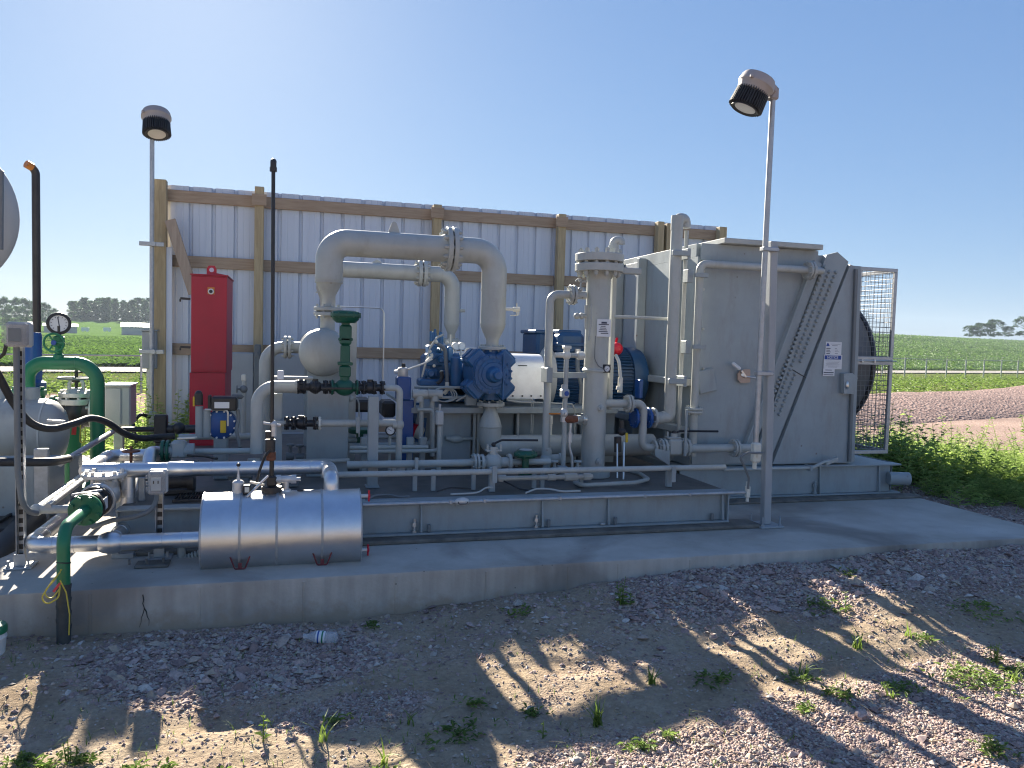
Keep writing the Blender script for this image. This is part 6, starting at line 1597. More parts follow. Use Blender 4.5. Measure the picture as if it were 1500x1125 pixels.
# pneumatic actuator
ac = thing('valve_actuator', 'round dark blue actuator with white bolts and a black box on top', 'actuator', P(322, 660, 6.1))
c = P(323, 622, 6.0); Ra = RW(44, c); b = MB(); b.lathe(c+V(0, .12, 0), -Y1, [(0, Ra*.9), (.02, Ra), (.1, Ra), (.115, Ra*.9), (.125, Ra*.5), (.13, .002)], 32); b.build('drum', M['blue_br'], ac)
b = MB()
for i in range(12):
    a = (i+.5)*math.pi/6; q = c+V(math.cos(a)*Ra*.9, 0, math.sin(a)*Ra*.9); b.cyl(q+V(0, .02, 0), q+V(0, -.014, 0), .0075, n=8)
b.build('bolt', M['white'], ac)
b = MB(); q = P(327, 625, 5.985); b.box(q.x-.02, q.x+.02, 5.975, 5.99, q.z-.045, q.z+.045, .002); b.build('yellow_label', M['yellow'], ac)
b = MB(); a = P(308, 602, 5.95); k = P(347, 582, 5.95); b.box(a.x, k.x, 5.95, 6.12, a.z, k.z, .01); b.box(a.x-.02, a.x+.0, 5.97, 6.05, a.z, k.z+.01, .008); b.build('positioner', M['black'], ac)
b = MB(); a = P(314, 598, 5.948); k = P(336, 589, 5.948); b.box(a.x, k.x, 5.944, 5.9495, a.z, k.z, .001); b.build('label', M['white'], ac)
b = MB(); b.tube(L3([(300, 600), (334, 600), (334, 624)], 5.96), .007, bend=.03, n=8); b.build('air_tube', M['bare'], ac)
b = MB(); b.cyl(P(292, 595, 6.0), P(292, 640, 6.0), .028, n=14); b.cyl(P(303, 600, 6.0), P(303, 640, 6.0), .028, n=14); b.box(c.x-.05, c.x+.05, 6.02, 6.1, DZ+.001, c.z-Ra*.8, .01); b.build('cylinder', M['grey'], ac)
b = MB(); q = P(291, 583, 5.98); b.cyl(q+V(0, 0, -.05), q+V(0, 0, .03), .03, n=14); b.ball(q+V(0, 0, .03), .026); b.build('regulator', M['black'], ac)
b = MB(); q = P(284, 588, 5.97); b.bar(q+V(0, 0, -.035), q+V(0, 0, .035), .014, .014, (0, 1, 0)); b.build('yellow_tag', M['yellow'], ac)
b = MB(); b.tube([P(348, 600, 6.0), P(350, 612, 6.0), P(346, 630, 5.95), P(352, 655, 5.9)], .013, bend=.1, n=8); b.build('hose', M['grey_dk'], ac)
# tall thin relief line with valve behind
run('relief_line', 'thin grey relief pipe with a little handwheel beside the grey wall cabinet', 'pipe', [(357, 640), (357, 556)], 6.5, 6.4)
b = MB(); c = P(357, 570, 6.38); b.ball(c, .03); b.cyl(P(347, 570, 6.36), c, .008); b.lathe(P(347, 570, 6.36), X1, [(-.004, .03), (.004, .03)], 14); b.cyl(P(340, 581, 6.4), P(358, 581, 6.4), .018)
tag(b.build('needle_valve', M['grey_dk']), 'dark needle valve on the thin relief pipe', 'valve')
b = MB(); c = P(357, 554, 6.4); b.box(c.x-.018, c.x+.018, 6.38, 6.42, c.z-.02, c.z+.03, .005); tag(b.build('tube_cap', M['ivory']), 'pale cap on top of the thin relief pipe', 'cap')
# slanting flow loops near riser foot
for lab, a in (('upper grey elbow at the foot of the riser', [(372, 672, 5.7), (372, 690, 5.7)]),):
    run('elbow_pipe', lab, 'pipe', a, 18)

# ================================================================== RED CABINET AND GREY WALL CABINET
RY = 7.9
rc = thing('red_cabinet', 'tall glossy red cabinet with a lifting eye standing before the white wall', 'cabinet', P(306, 650, RY))
x0, x1 = X_(280, 500, RY), X_(332, 500, RY); zt_ = Z_(305, 404, RY)
zm_ = Z_(305, 546, RY); yb_ = RY+.72; cz = .12
def prismz(mb, pts2, z0, z1): mb.prism([(x, y, z0) for x, y in pts2], (0, 0, z1-z0))
b = MB(); prismz(b, [(x0, RY), (x1, RY), (x1+.0, RY+.01), (x1+.0, yb_), (x0, yb_)], zm_+.002, zt_); b.build('upper_case', M['red'], rc, smooth=0)
b = MB(); prismz(b, [(x0-.012, RY-.006), (x1-.01, RY-.006), (x1-.01, yb_), (x0-.012, yb_)], DZ+.001, zm_-.002); b.build('lower_case', M['red'], rc, smooth=0)
b = MB(); b.box(x0+.0, x1-.0, RY-.012, RY-.001, zm_+.02, zt_-.01, .004); b.build('door', M['red'], rc)
b = MB(); b.box(x0-.01, x1+.012, RY-.016, yb_+.01, zt_+.001, zt_+.014, .003); b.build('top_sheet', M['red'], rc)
b = MB(); lx = X_(310, 398, RY+.2); lz_ = zt_+.014; k = .045
b.prism([(lx-k, RY+.2, lz_), (lx-k, RY+.2, lz_+.07), (lx-k*.6, RY+.2, lz_+.1), (lx+k*.6, RY+.2, lz_+.1), (lx+k, RY+.2, lz_+.07), (lx+k, RY+.2, lz_)], (0, .016, 0)); b.prism([(lx+k, RY+.2, lz_), (lx+k, RY+.2, lz_+.03), (lx+k+.09, RY+.2, lz_+.015), (lx+k+.09, RY+.2, lz_)], (0, .016, 0))
le = b.build('lifting_eye', M['red'], rc, smooth=0)
b = MB(); b.lathe((lx, RY+.199, lz_+.058), -Y1, [(0, .022), (.001, .022)], 18); b.build('eye_hole', M['siding'], le)
b = MB(); a = P(304, 431, RY-.013); k_ = P(314.5, 421, RY-.013); b.box(a.x, k_.x, RY-.017, RY-.0125, a.z, k_.z, .002); sw = b.build('switch_plate', M['orange'], rc)
b = MB(); c = P(309, 427, RY-.018); b.lathe(c, -Y1, [(0, .028), (.012, .026), (.014, .02)], 20); b.build('switch_ring', M['white'], sw)
b = MB(); b.lathe(c+V(0, -.014, 0), -Y1, [(0, .017), (.014, .014)], 16); b.build('switch_knob', M['black'], sw)
for py in (438, 509):
    b = MB(); c = P(279, py, RY+.03); b.bar(c+V(-.09, 0, .003), c, .02, .022); b.bar(c+V(-.09, 0, -.03), c+V(-.09, 0, .0), .015, .015, (0, 1, 0)); b.build('hinge', M['dark_steel'], rc)
GY = 10.2
gc = thing('wall_cabinet', 'wide flat grey electrical cabinet on the white wall behind the vessel', 'cabinet', P(390, 640, GY))
b = MB(); a = P(336, 650, GY); c = P(372, 517, GY); b.box(a.x, c.x, GY, GY+.3, Z_(350, 640, GY), c.z, .012); b.build('case', M['panel'], gc)
b = MB(); c2 = P(381, 505, GY-.02); b.box(c.x+.004, c2.x, GY-.02, GY+.3, Z_(350, 640, GY), c2.z, .008); q = P(375, 519, GY-.025); b.lathe(q, -Y1, [(0, .03), (.02, .028)], 14); b.build('strut', M['grey_dk'], gc)
b = MB(); c3 = P(447, 514, GY); b.box(c2.x+.004, c3.x, GY, GY+.3, Z_(350, 640, GY), c.z, .012); b.build('case', M['panel'], gc)
b = MB(); q = P(443, 519, GY-.005); b.lathe(q, -Y1, [(0, .03), (.02, .028)], 14); b.build('knob', M['bare'], gc)

# ================================================================== MORE DECK PIPEWORK AND LOOSE LINES
run('oil_line', 'short grey oil line high behind the long support post', 'pipe', [(514, 641, 6.7), (606, 642, 6.7), (606, 590, 6.7)], 5.5, bend=.06)
run('oil_line', 'thin grey line rising left of the pedestal web beside the blue bracket', 'pipe', [(634, 640, 6.2), (634, 600, 6.2), (612, 600, 6.2)], 5, bend=.04)
run('deck_pipe', 'low grey deck pipe behind the domed vessel support plate', 'pipe', [(512, 690, 6.4), (640, 691, 6.4)], 8)
b = MB(); b.tube([P(536, 733, 5.16), P(548, 726, 5.2), P(570, 724, 5.25), P(584, 728, 5.18), P(600, 727, 5.17)], .007, bend=.1, n=8); tag(b.build('flexible_lead', M['grey_dk']), 'dark flexible lead on the deck edge right of the shiny tank', 'cable')
b = MB(); b.tube([P(770, 722, 5.15), P(785, 716, 5.2), P(806, 716, 5.22), P(822, 720, 5.15), P(850, 719, 5.15)], .007, bend=.1, n=8); tag(b.build('flexible_lead', M['grey_lt']), 'pale flexible lead arching on the deck edge below the green actuator', 'cable')
b = MB(); b.tube([P(660, 724, 5.15), P(700, 722, 5.15), P(712, 714, 5.22), P(722, 714, 5.25)], .006, bend=.1, n=8); tag(b.build('flexible_lead', M['grey_lt']), 'pale lead running to the rail post left of the filter vessel', 'cable')
gr_ = MB(); q = P(282, 728, 5.35)
for i in range(12): gr_.bar((q.x-.1+.018*i, 5.25, DZ+.012), (q.x-.1+.018*i, 5.5, DZ+.012), .006, .02)
for yy in (5.25, 5.375, 5.5): gr_.bar((q.x-.11, yy, DZ+.011), (q.x+.11, yy, DZ+.011), .008, .018)
tag(gr_.build('floor_grating', M['dark_steel']), 'small dark steel grating on the skid deck behind the shiny tank', 'grating')
pu = thing('circulation_pump', 'dark compact pump under the upper silver pipe on the skid deck', 'pump', P(262, 720, 5.5))
b = MB(); c = P(262, 700, 5.55); b.cyl(c+V(-.1, 0, -.02), c+V(.06, 0, -.02), .065, n=20); b.cyl(c+V(.06, 0, -.02), c+V(.1, 0, -.02), .085, n=20); b.box(c.x-.12, c.x+.1, 5.48, 5.62, DZ+.001, c.z-.06, .01); b.build('body', M['dark_steel'], pu)
b = MB(); b.cyl(c+V(.08, 0, .0), c+V(.08, 0, .1), .03, n=14); b.flange(c+V(.08, 0, .1), Z1, .055, .018, 6); b.build('outlet', M['grey_dk'], pu)
for px, py, Y, lab in ((352, 700, 5.6, 'dark low bracket behind the shiny tank near the black vent'), (425, 700, 5.7, 'dark low bracket behind the tee valve on the tank')):
    c = P(px, py, Y); b = MB(); b.box(c.x-.06, c.x+.06, Y-.03, Y+.03, DZ+.001, c.z, .006); b.cyl(c+V(-.08, 0, .02), c+V(.08, 0, .02), .03, n=12); tag(b.build('pipe_bracket', M['grey_dk']), lab, 'bracket')
b = MB(); b.tube([P(866, 445, FY-.12), P(866, 470, FY-.13), P(862, 500, FY-.13)], .006, bend=.05, n=6); tag(b.build('impulse_line', M['grey_lt']), 'short impulse line at the upper left of the filter vessel', 'tubing')
tv2 = thing('pipe_tee', 'grey tee with a plugged branch at the foot of the long drop pipe', 'pipe fitting', P(802, 676, FY))
b = MB(); c = P(801, 672, FY); b.ball(c, .05, (1.1, 1, 1)); b.cyl(c, c+V(.1, 0, 0), .036, n=14); b.cyl(c, c+V(0, 0, .09), .04, n=14); b.cyl((c.x, FY, DZ+.001), c, .03, n=12); b.build('body', M['grey_lt'], tv2)
b = MB(); b.cyl(c+V(.1, 0, 0), c+V(.13, 0, 0), .045, n=8); b.build('plug', M['grey_lt'], tv2)
for px, Y, lab in ((812, 5.7, 'small grey globe valve on the deck line left of the vessel foot'), (846, 5.62, 'small grey drain plug valve at the vessel foot')):
    c = P(px, 690, Y); b = MB(); b.cyl(c+V(-.06, 0, 0), c+V(.06, 0, 0), .022, n=12); b.ball(c, .035); b.cyl(c, c+V(0, 0, .07), .012, n=8); b.lathe(c+V(0, 0, .07), Z1, [(0, .03), (.008, .032), (.014, .028)], 14); b.cyl((c.x, Y, DZ+.001), c, .012, n=8); tag(b.build('globe_valve', M['grey_lt']), lab, 'valve')

run('cooling_line', 'vertical grey pipe with a tee top between the blue bracket and the pedestal', 'pipe', [(606, 574, 6.22), (618, 574, 6.22), (618, 650, 6.22)], 7, bend=.05)
run('cooling_line', 'second vertical grey pipe beside the pedestal top rail', 'pipe', [(626, 572, 6.24), (633, 576, 6.24), (633, 668, 6.24)], 7, bend=.05, sn=False)
for px, Y, lab in ((609, 6.2, 'grey pipe tee on top of the left vertical cooling pipe'), (631, 6.22, 'grey pipe tee on top of the right vertical cooling pipe')):
    c = P(px+6, 577, Y); b = MB(); b.cyl(c+V(-.06, 0, 0), c+V(.06, 0, 0), .036, n=14); b.cyl(c+V(0, 0, -.06), c, .034, n=14); tag(b.build('pipe_tee', M['grey_lt']), lab, 'pipe fitting')
b = MB(); b.tube([P(742, 586, 6.28), P(760, 589, 6.28), P(800, 590, 6.28), P(838, 592, 6.3)], .007, bend=.05, n=8); b.tube([P(838, 592, 6.3), P(842, 600, 6.3), P(842, 640, 6.32)], .007, bend=.04, n=8)
tag(b.build('air_tubing', M['grey_lt']), 'thin grey tubing along the pedestal edge below the silver guard', 'tubing')
cd = thing('motor_conduit', 'grey flexible conduit dropping from the motor terminal box to the pedestal', 'conduit', P(858, 560, 6.7))
b = MB(); b.tube([P(846, 520, 6.7), P(846, 540, 6.62), P(852, 566, 6.6), P(850, 592, 6.6)], .02, bend=.15, n=10); b.build('hose', M['grey_dk'], cd)
b = MB(); c = P(846, 519, 6.7); b.cyl(c, c+V(0, 0, .05), .028, n=8); b.build('connector', M['bare'], cd)
vm = thing('valve_manifold', 'row of small dark valves low behind the left support post', 'manifold', P(440, 690, 6.2))
for k in range(3):
    c = P(425+k*14, 668+k, 6.2); b = MB(); b.cyl(c+V(-.03, 0, 0), c+V(.03, 0, 0), .03, n=12); b.cyl(c, c+V(0, 0, .08), .012, n=8); b.lathe(c+V(0, 0, .08), Z1, [(0, .03), (.01, .032), (.016, .026)], 12); b.cyl((c.x, 6.2, DZ+.001), c, .015, n=8); b.build('valve', M['grey_dk'], vm)
ps = thing('instrument_stand', 'thin grey instrument stand with a small round gauge behind the long support post', 'gauge stand', P(571, 690, 6.1))
b = MB(); x = X_(571, 650, 6.1); b.cyl((x, 6.1, DZ+.001), (x, 6.1, Z_(571, 634, 6.1)), .012, n=8); b.build('pole', M['grey_lt'], ps)
gauge(ps, V(x, 6.08, Z_(571, 630, 6.1)), .04, (0, -1, .1), False, 1.0)

# ================================================================== INSULATED TANK AND SILVER PIPES
TY = 4.83
tc0, tc1 = P(297, 776, TY), P(527, 775, TY)
tz = (tc0.z+tc1.z)/2; tr_ = .236
tk = thing('insulated_tank', 'shiny aluminium clad horizontal tank lying at the front of the pad', 'tank', (0, TY, 0))
b = MB(); b.lathe((tc0.x, TY, tz), X1, [(0, .01), (.001, tr_*.96), (.004, tr_), (tc1.x-tc0.x-.004, tr_), (tc1.x-tc0.x-.001, tr_*.96), (tc1.x-tc0.x, .01)], 64, cap=False); b.build('shell', M['jacket'], tk, smooth=30)
for px in (354, 406, 470):
    x = X_(px, 775, TY); b = MB(); b.lathe((x-.006, TY, tz), X1, [(0, tr_), (.001, tr_+.004), (.013, tr_+.004), (.014, tr_)], 64, cap=False); b.build('seam_band', M['galv'], tk)
for x in (tc0.x+.004, tc1.x-.012):
    b = MB(); b.lathe((x, TY, tz), X1, [(0, tr_), (.001, tr_+.004), (.008, tr_+.004), (.009, tr_)], 64, cap=False); b.build('end_rim', M['galv'], tk)
for px in (353, 471):
    x = X_(px, 830, TY-.12); b = MB()
    for yy in (TY-.212, TY+.212):
        z1 = tz-math.sqrt(tr_**2-.212**2)-.002
        b.tube([(x-.055, yy, z1+.012), (x-.028, yy, .006), (x+.028, yy, .006), (x+.055, yy, z1+.012)], .0045, bend=.01, n=6)
        b.bar((x, yy, .008), (x, yy, .04), .02, .006, (0, 1, 0))
    b.build('leg', M['redcoat'], tk)
for dz in (tr_*.86, -tr_*.58):
    b = MB(); y = TY-.05; z = tz+dz
    b.cyl((tc1.x-.01, y, z), (tc1.x+.05, y, z), .012, n=10); n_ = b.build('nozzle', M['bare'], tk)
    b = MB(); b.cyl((tc1.x+.048, y, z-.035), (tc1.x+.048, y, z+.035), .006, n=8); b.cyl((tc1.x+.042, y, z), (tc1.x+.056, y, z), .013, n=8); b.build('red_handle', M['redcap'], n_)
# fittings on top of the tank
tp = tz+tr_
c = P(349, 722, TY); b = MB(); b.lathe((c.x, TY, tp-.015), Z1, [(0, .036), (.02, .036), (.075, .034), (.085, .026), (.09, .012), (.13, .005), (.17, .005)], 20); lg = b.build('level_cylinder', M['bare'], tk)
b = MB(); b.ball((c.x, TY, tp+.165), .012); b.build('ball_knob', M['black'], lg)
b = MB(); q = P(362, 716, TY-.02); b.box(q.x-.022, q.x+.02, TY-.05, TY-.01, tp-.005, tp+.05, .004); b.build('switch_box', M['black'], tk)
b = MB(); b.box(q.x-.012, q.x+.014, TY-.054, TY-.0502, tp+.008, tp+.04, .001); b.build('label', M['ivory'], tk)
b = MB(); b.bar(P(361, 728, TY-.08), P(393, 697, TY-.02), .016, .012); b.bar(P(366, 706, TY), P(388, 710, TY), .03, .012); b.build('lever', M['chrome'], tk)
b = MB(); b.cyl((X_(398, 700, TY), TY, tp-.02), (X_(398, 700, TY), TY, tp+.03), .06, n=20); b.build('nozzle', M['dark_steel'], tk); b = MB(); b.cyl((X_(440, 718, TY), TY, tp-.02), (X_(440, 718, TY), TY, tp+.006), .02, n=12); b.build('plug', M['dark_steel'], tk)
tv = thing('tee_valve', 'bare metal tee valve on top of the shiny tank', 'valve', P(419, 722, TY))
b = MB(); c = P(419, 702, TY); b.cyl((c.x, TY, tp-.01), (c.x, TY, c.z), .017, n=12); b.cyl(c+V(-.055, 0, 0), c+V(.05, 0, 0), .022, n=14); b.cyl(c+V(-.06, 0, 0), c+V(-.03, 0, 0), .028, n=8); b.cyl(c+V(.03, 0, 0), c+V(.06, 0, 0), .027, n=8); b.cyl(c+V(.06, 0, 0), c+V(.085, 0, 0), .012, n=8); b.lathe((c.x, TY, tp-.002), Z1, [(0, .035), (.012, .03), (.014, .018)], 8); b.build('body', M['bare'], tv)
# black vent pipe
vp = thing('vent_pipe', 'very thin tall black vent pipe rising from the shiny tank top', 'pipe', P(398, 715, TY))
vx0 = X_(398, 690, TY); vtx = X_(400.5, 240, TY)
b = MB(); b.tube([(vx0, TY, Z_(398, 655, TY)), (vtx, TY, Z_(400, 244, TY))], RW(5.6, P(400, 450, TY)), n=14); b.build('pipe', M['black'], vp)
b = MB(); q = P(400.5, 240, TY); b.tube([q+V(0, 0, -.03), q+V(0, 0, .015), q+V(.0, .045, .022)], .018, bend=.02, n=12); b.cyl(q+V(0, 0, -.045), q+V(0, 0, -.02), .021, n=10); b.build('vent_elbow', M['dark_steel'], vp)
b = MB(); b.cyl((vx0, TY, tp-.01), (vx0, TY, Z_(398, 672, TY)), .014, n=12); q = P(398, 704, TY); b.box(q.x-.028, q.x+.03, TY-.03, TY+.03, q.z-.03, q.z+.03, .008); b.build('lower_stem', M['dark_steel'], vp)
b = MB(); q = P(397, 666, TY); b.lathe(q+V(0, 0, -.035), Z1, [(0, .02), (.006, .029), (.05, .029), (.056, .02)], 12); b.build('rusty_union', M['rust'], vp)
b = MB(); q = P(396, 652, TY); b.cyl(q+V(0, 0, -.04), q+V(0, 0, .035), .03, n=12); b.cyl(q+V(-.01, 0, .04), q+V(-.01, 0, .085), .02, n=10); b.build('flame_arrester', M['dark_steel'], vp)
b = MB(); q = P(401, 622, TY); b.ball(q, .02, (1, 1, 1.3)); b.cyl(q+V(-.06, 0, .01), q+V(.04, 0, -.005), .009, n=8); b.cyl(q+V(0, 0, -.07), q+V(0, 0, -.01), .017, n=10); b.build('bleed_valve', M['bare'], vp)
b = MB(); b.tube([P(396, 660, TY-.03), P(388, 668, TY-.03), P(380, 690, TY-.03), P(376, 706, TY-.02)], .008, bend=.08, n=8); b.build('black_lead', M['rubber'], vp)

def silver(name, label, pts, w, bend=None, bands=(), sn=True):
    p = [Vector(q) for q in pts]; 
    if sn: p = snap(p)
    R = RW(w, p[0]) if w > 1 else w
    root = thing(name, label, 'pipe', p[0])
    b = MB(); b.tube(p, R, bend=bend or R*2.4, n=26, steps=8); b.build('jacket', M['jacket'], root, smooth=50)
    for u, v in zip(p, p[1:]):
        d = (v-u); Ld = d.length; d.normalize(); k = max(1, int(Ld/.45))
        offs = [R*2.6, Ld-R*2.6]+[Ld*(i+.5)/k for i in range(k)]
        for t in offs:
            if R < t < Ld-R: b = MB(); b.lathe(u+d*(t-.005), d, [(0, R), (.001, R+.002), (.009, R+.002), (.01, R)], 26, cap=False); b.build('seam_band', M['jacket'], root)
    return root, p, R
SR = .046
lowz = tz-.02
pL = P(42, 797, TY); zl = Z_(160, 795, TY)
s1 = silver('insulated_pipe', 'silver clad pipe running left from the end of the shiny tank', [(tc0.x+.005, TY, zl), (pL.x, TY, zl), (pL.x, 6.3, zl)], SR)
tx = X_(162, 795, TY)
s2 = silver('insulated_pipe', 'silver clad branch pipe climbing from the lower run to the upper run', [(tx, TY, zl+.001), (tx, 5.32, zl+.001), (tx, 5.32, Z_(211, 690, 5.32))], SR*.93)
b = MB(); b.ball((tx, TY, zl), SR*1.38, (1.4, 1, 1), 20, 12); b.build('tee_cover', M['jacket'], s2[0])
UY = 5.3
uz = Z_(350, 686, UY)
xT = X_(481, 690, UY); 
s3 = silver('insulated_pipe', 'silver clad upper pipe run ending in an elbow into the shiny tank', [(X_(122, 688, UY), UY, uz), (xT, UY, uz), (xT, TY+.03, uz), (xT, TY+.03, tp-.02)], 22, bend=.075)
b = MB(); b.lathe((X_(246, 688, UY), UY, uz), X1, [(0, s3[2]), (.01, s3[2]*1.12), (.09, s3[2]*1.14), (.14, s3[2]*1.05), (.15, s3[2])], 26, cap=False); b.build('elbow_cover', M['jacket'], s3[0])
s4 = silver('insulated_pipe', 'silver clad loop bending back behind the upper run at the left', [(X_(126, 690, UY), UY, uz), (X_(126, 690, UY), 5.95, uz+.0), (X_(238, 658, 5.95), 5.95, uz+.0)], 20, bend=.08)
s5 = silver('insulated_pipe', 'short silver clad drop elbow between the loop and the upper run', [(X_(222, 664, 5.7), 5.95, uz+.02), (X_(222, 664, 5.7), 5.65, uz+.06), (X_(222, 680, 5.7), 5.5, uz-.1)], 17, sn=False)
# stand pipe supports
for px, Y, lab in ((170, 5.0, 'grey angle support under the silver branch pipe near the pad front'), (208, 5.38, 'grey stanchion behind the upper silver pipe')):
    x = X_(px, 800, Y); b = MB(); b.box(x-.02, x+.02, Y-.02, Y+.02, .001, (zl-SR if Y < 5.2 else uz-.06), .004); b.box(x-.02, x+.1, Y-.03, Y+.03, .0005, .03 if Y < 5.2 else .012, .003); tag(b.build('pipe_support', M['galv']), lab, 'support')
b = MB(); c = P(266, 812, 4.95); b.cyl(c+V(0, 0, -.06), c+V(0, 0, .05), .024, n=14)
for k in range(5): b.lathe(c+V(.02+.018*k, 0, -.03+.006*k), V(1, 0, .3), [(0, .02), (.004, .026), (.012, .026), (.016, .02)], 14)
b.cyl((c.x, 4.95, .001), (c.x, 4.95, c.z-.05), .03, n=12)
tag(b.build('drain_fitting', M['grey_lt']), 'ribbed grey drain fitting beneath the silver pipe beside the tank', 'fitting')
b = MB(); q0 = PZ(205, 833, .0); b.box(q0.x-.03, q0.x+.15, q0.y-.01, q0.y+.1, .001, .02, .006)
for i in range(3): b.cyl((q0.x-.06+.09*i, q0.y+.02, .02), (q0.x-.06+.09*i, q0.y+.02, .05), .008, n=6)
tag(b.build('floor_plate', M['deck']), 'dark steel base plate with bolts on the pad left of the tank', 'plate')

# ================================================================== LEFT SIDE VALVES AND GREEN PIPES
GYf = 4.3
gx = X_(93, 830, GYf); gR = RW(18, P(93, 820, GYf)); gz = Z_(100, 774, GYf)
gp = thing('green_riser', 'green steel riser pipe standing before the pad edge and turning into the valve', 'pipe', (gx, GYf, -.25))
zt0 = Z_(92, 856, GYf)
b = MB(); b.tube([(gx, GYf, zt0), (gx, GYf, gz), (gx, 4.72, gz)], gR, bend=.1, n=24, steps=10); b.build('pipe', M['green'], gp, smooth=50)
b = MB(); b.tube([(gx, GYf, -.5), (gx, GYf, zt0-.001)], gR*1.06, n=22)
for k in range(7): b.lathe((gx, GYf, zt0-.02-.035*k), V(.12*(-1)**k, .1, 1), [(0, gR*1.06), (.003, gR*1.1), (.02, gR*1.1), (.024, gR*1.06)], 22, cap=False)
b.build('wrapped_base', M['tape'], gp)
fR_ = RW(46, P(122, 748, 4.74))
b = MB(); b.flange((gx, 4.73, gz), Y1, fR_, .026, 8, fR_*.15); b.build('flange', M['green'], gp)
b = MB()
b.tube([P(88, 838, 4.24), P(76, 852, 4.22), P(60, 876, 4.2), P(68, 886, 4.2), P(86, 876, 4.2), P(88, 858, 4.23)], .004, bend=.03, n=6)
b.tube([P(90, 834, 4.25), P(80, 850, 4.2), P(63, 868, 4.18), P(74, 880, 4.18), P(88, 862, 4.23)], .0035, bend=.03, n=6)
b.tube([P(88, 850, 4.23), P(97, 868, 4.23), P(102, 900, 4.23), P(101, 930, 4.25)], .0035, bend=.04, n=6)
tag(b.build('loose_wire', M['wire_y']), 'loops of loose yellow tracer wire hanging on the green riser', 'wire')
b = MB(); b.bar(P(88, 854, 4.215), P(78, 867, 4.19), .012, .005, (0, 1, 0)); tag(b.build('ribbon', M['pinkred']), 'short red ribbon tied on the yellow wire', 'ribbon')
b = MB(); b.lathe((gx, GYf, Z_(93, 825, GYf)), V(.1, .2, 1), [(0, gR), (.001, gR+.003), (.006, gR+.003), (.007, gR)], 20, cap=False); b.build('cable_tie', M['black'], gp)
bvv = thing('plug_valve', 'black wafer valve with a white label bolted to the green flange', 'valve', (gx, 4.85, gz))
b = MB(); b.cyl((gx, 4.752, gz), (gx, 4.98, gz), .07, n=24); b.lathe((gx, 4.76, gz), Y1, [(0, .09), (.03, .09), (.032, .07), (.18, .07), (.182, .09), (.21, .09)], 26); b.box(gx-.1, gx-.03, 4.82, 4.93, gz-.05, gz+.05, .01); b.build('body', M['black'], bvv)
b = MB(); nrm = V(.75, -.25, .3).normalized()
cc = V(gx, 4.865, gz)+V(.071, 0, .005); b.box(cc.x, cc.x+.003, 4.81, 4.92, gz-.03, gz+.04, .001); b.build('label', M['white'], bvv)
b = MB(); b.bar((gx-.1, 4.87, gz+.06), (gx+.06, 4.83, gz+.09), .03, .012); b.build('lever', M['galv'], bvv)
stn = thing('strainer', 'stout silver strainer body with a round bolted cover in the green pipe line', 'strainer', (gx, 5.2, gz))
b = MB(); b.flange((gx, 5.0, gz), Y1, .1, .03, 8, .013); b.cyl((gx, 5.0, gz), (gx, 5.36, gz), .065, n=22); b.flange((gx, 5.37, gz), Y1, .1, .03, 8, .013); b.ball((gx, 5.18, gz), .09, (1, 1, .9)); b.cyl((gx, 5.18, gz), (gx, 5.18, gz+.11), .075, n=22); b.build('body', M['bare'], stn)
b = MB(); b.flange((gx, 5.18, gz+.118), Z1, .125, .024, 10, .013); b.build('cover', M['bare'], stn)
b2 = thing('plug_valve', 'second black wafer valve with a white tag behind the silver strainer', 'valve', (gx, 5.5, gz))
b = MB(); b.lathe((gx, 5.39, gz), Y1, [(0, .085), (.03, .085), (.032, .07), (.17, .07), (.172, .085), (.2, .085)], 26); b.build('body', M['black'], b2)
b = MB(); b.box(gx+.0705, gx+.0735, 5.44, 5.53, gz-.03, gz+.03, .001); b.build('label', M['white'], b2)
b = MB(); b.tube([(gx, 5.6, gz), (gx, 5.75, gz), (gx, 5.75, gz-.25)], .05, n=18, bend=.08); tag(b.build('pipe_elbow', M['grey_lt']), 'grey pipe elbow behind the second black wafer valve', 'pipe')
# conduits running back on the left
for (x0, y0, zz, r_, m_, lab, nm) in ((52, 748, None, .024, 'grey_lt', 'pale conduit running back beside the strainer, lower left one', 'a'), (70, 742, None, .018, 'galv', 'thin pale conduit running back under the handle of the gate', 'b')):
    q = P(x0, y0, 5.0); b = MB(); b.tube([(q.x, 5.0, q.z), (q.x, 6.6, q.z+.03)], r_, n=12)
    if nm == 'a': b.tube([(q.x, 5.02, q.z), (q.x+.18, 5.02, q.z)], r_, n=12); b.ball((q.x, 5.02, q.z), r_*1.5)
    tag(b.build('conduit', M[m_]), lab, 'conduit')
b = MB(); q = P(85, 690, 6.0); b.tube([P(88, 679, 5.9), P(126, 656, 6.4), P(166, 632, 7.3)], .022, n=12); tag(b.build('conduit', M['galv']), 'pale conduit slanting back to the grey box on its post', 'conduit')
b = MB(); b.tube([P(-5, 677, 5.6), P(75, 677, 5.6), P(100, 672, 5.9)], .028, n=12, bend=.08); tag(b.build('hose', M['rubber']), 'straight black hose across the base of the grey tank', 'hose')
b = MB(); b.tube([P(-30, 848, 5.0), P(10, 800, 5.35), P(45, 765, 5.9), P(70, 740, 6.6)], .085, n=20, bend=.5)
for k in range(22):
    t = k/21; q = P(-25+80*t, 842-90*t, 5.05+1.2*t)
tag(b.build('drain_hose', M['rubber']), 'thick black drain hose lying on the pad at the left edge', 'hose')
b = MB(); b.tube([(P(113, 640, 6.2).x, 6.2, uz-.05), (P(113, 640, 6.2).x, 6.2, .001)], .02, n=8); b.box(P(114, 680, 6.2).x-.03, P(114, 680, 6.2).x+.03, 6.1, 6.2, .001, uz-.02, .004); tag(b.build('pipe_support', M['grey_dk']), 'dark upright support behind the silver loop at the left', 'support')
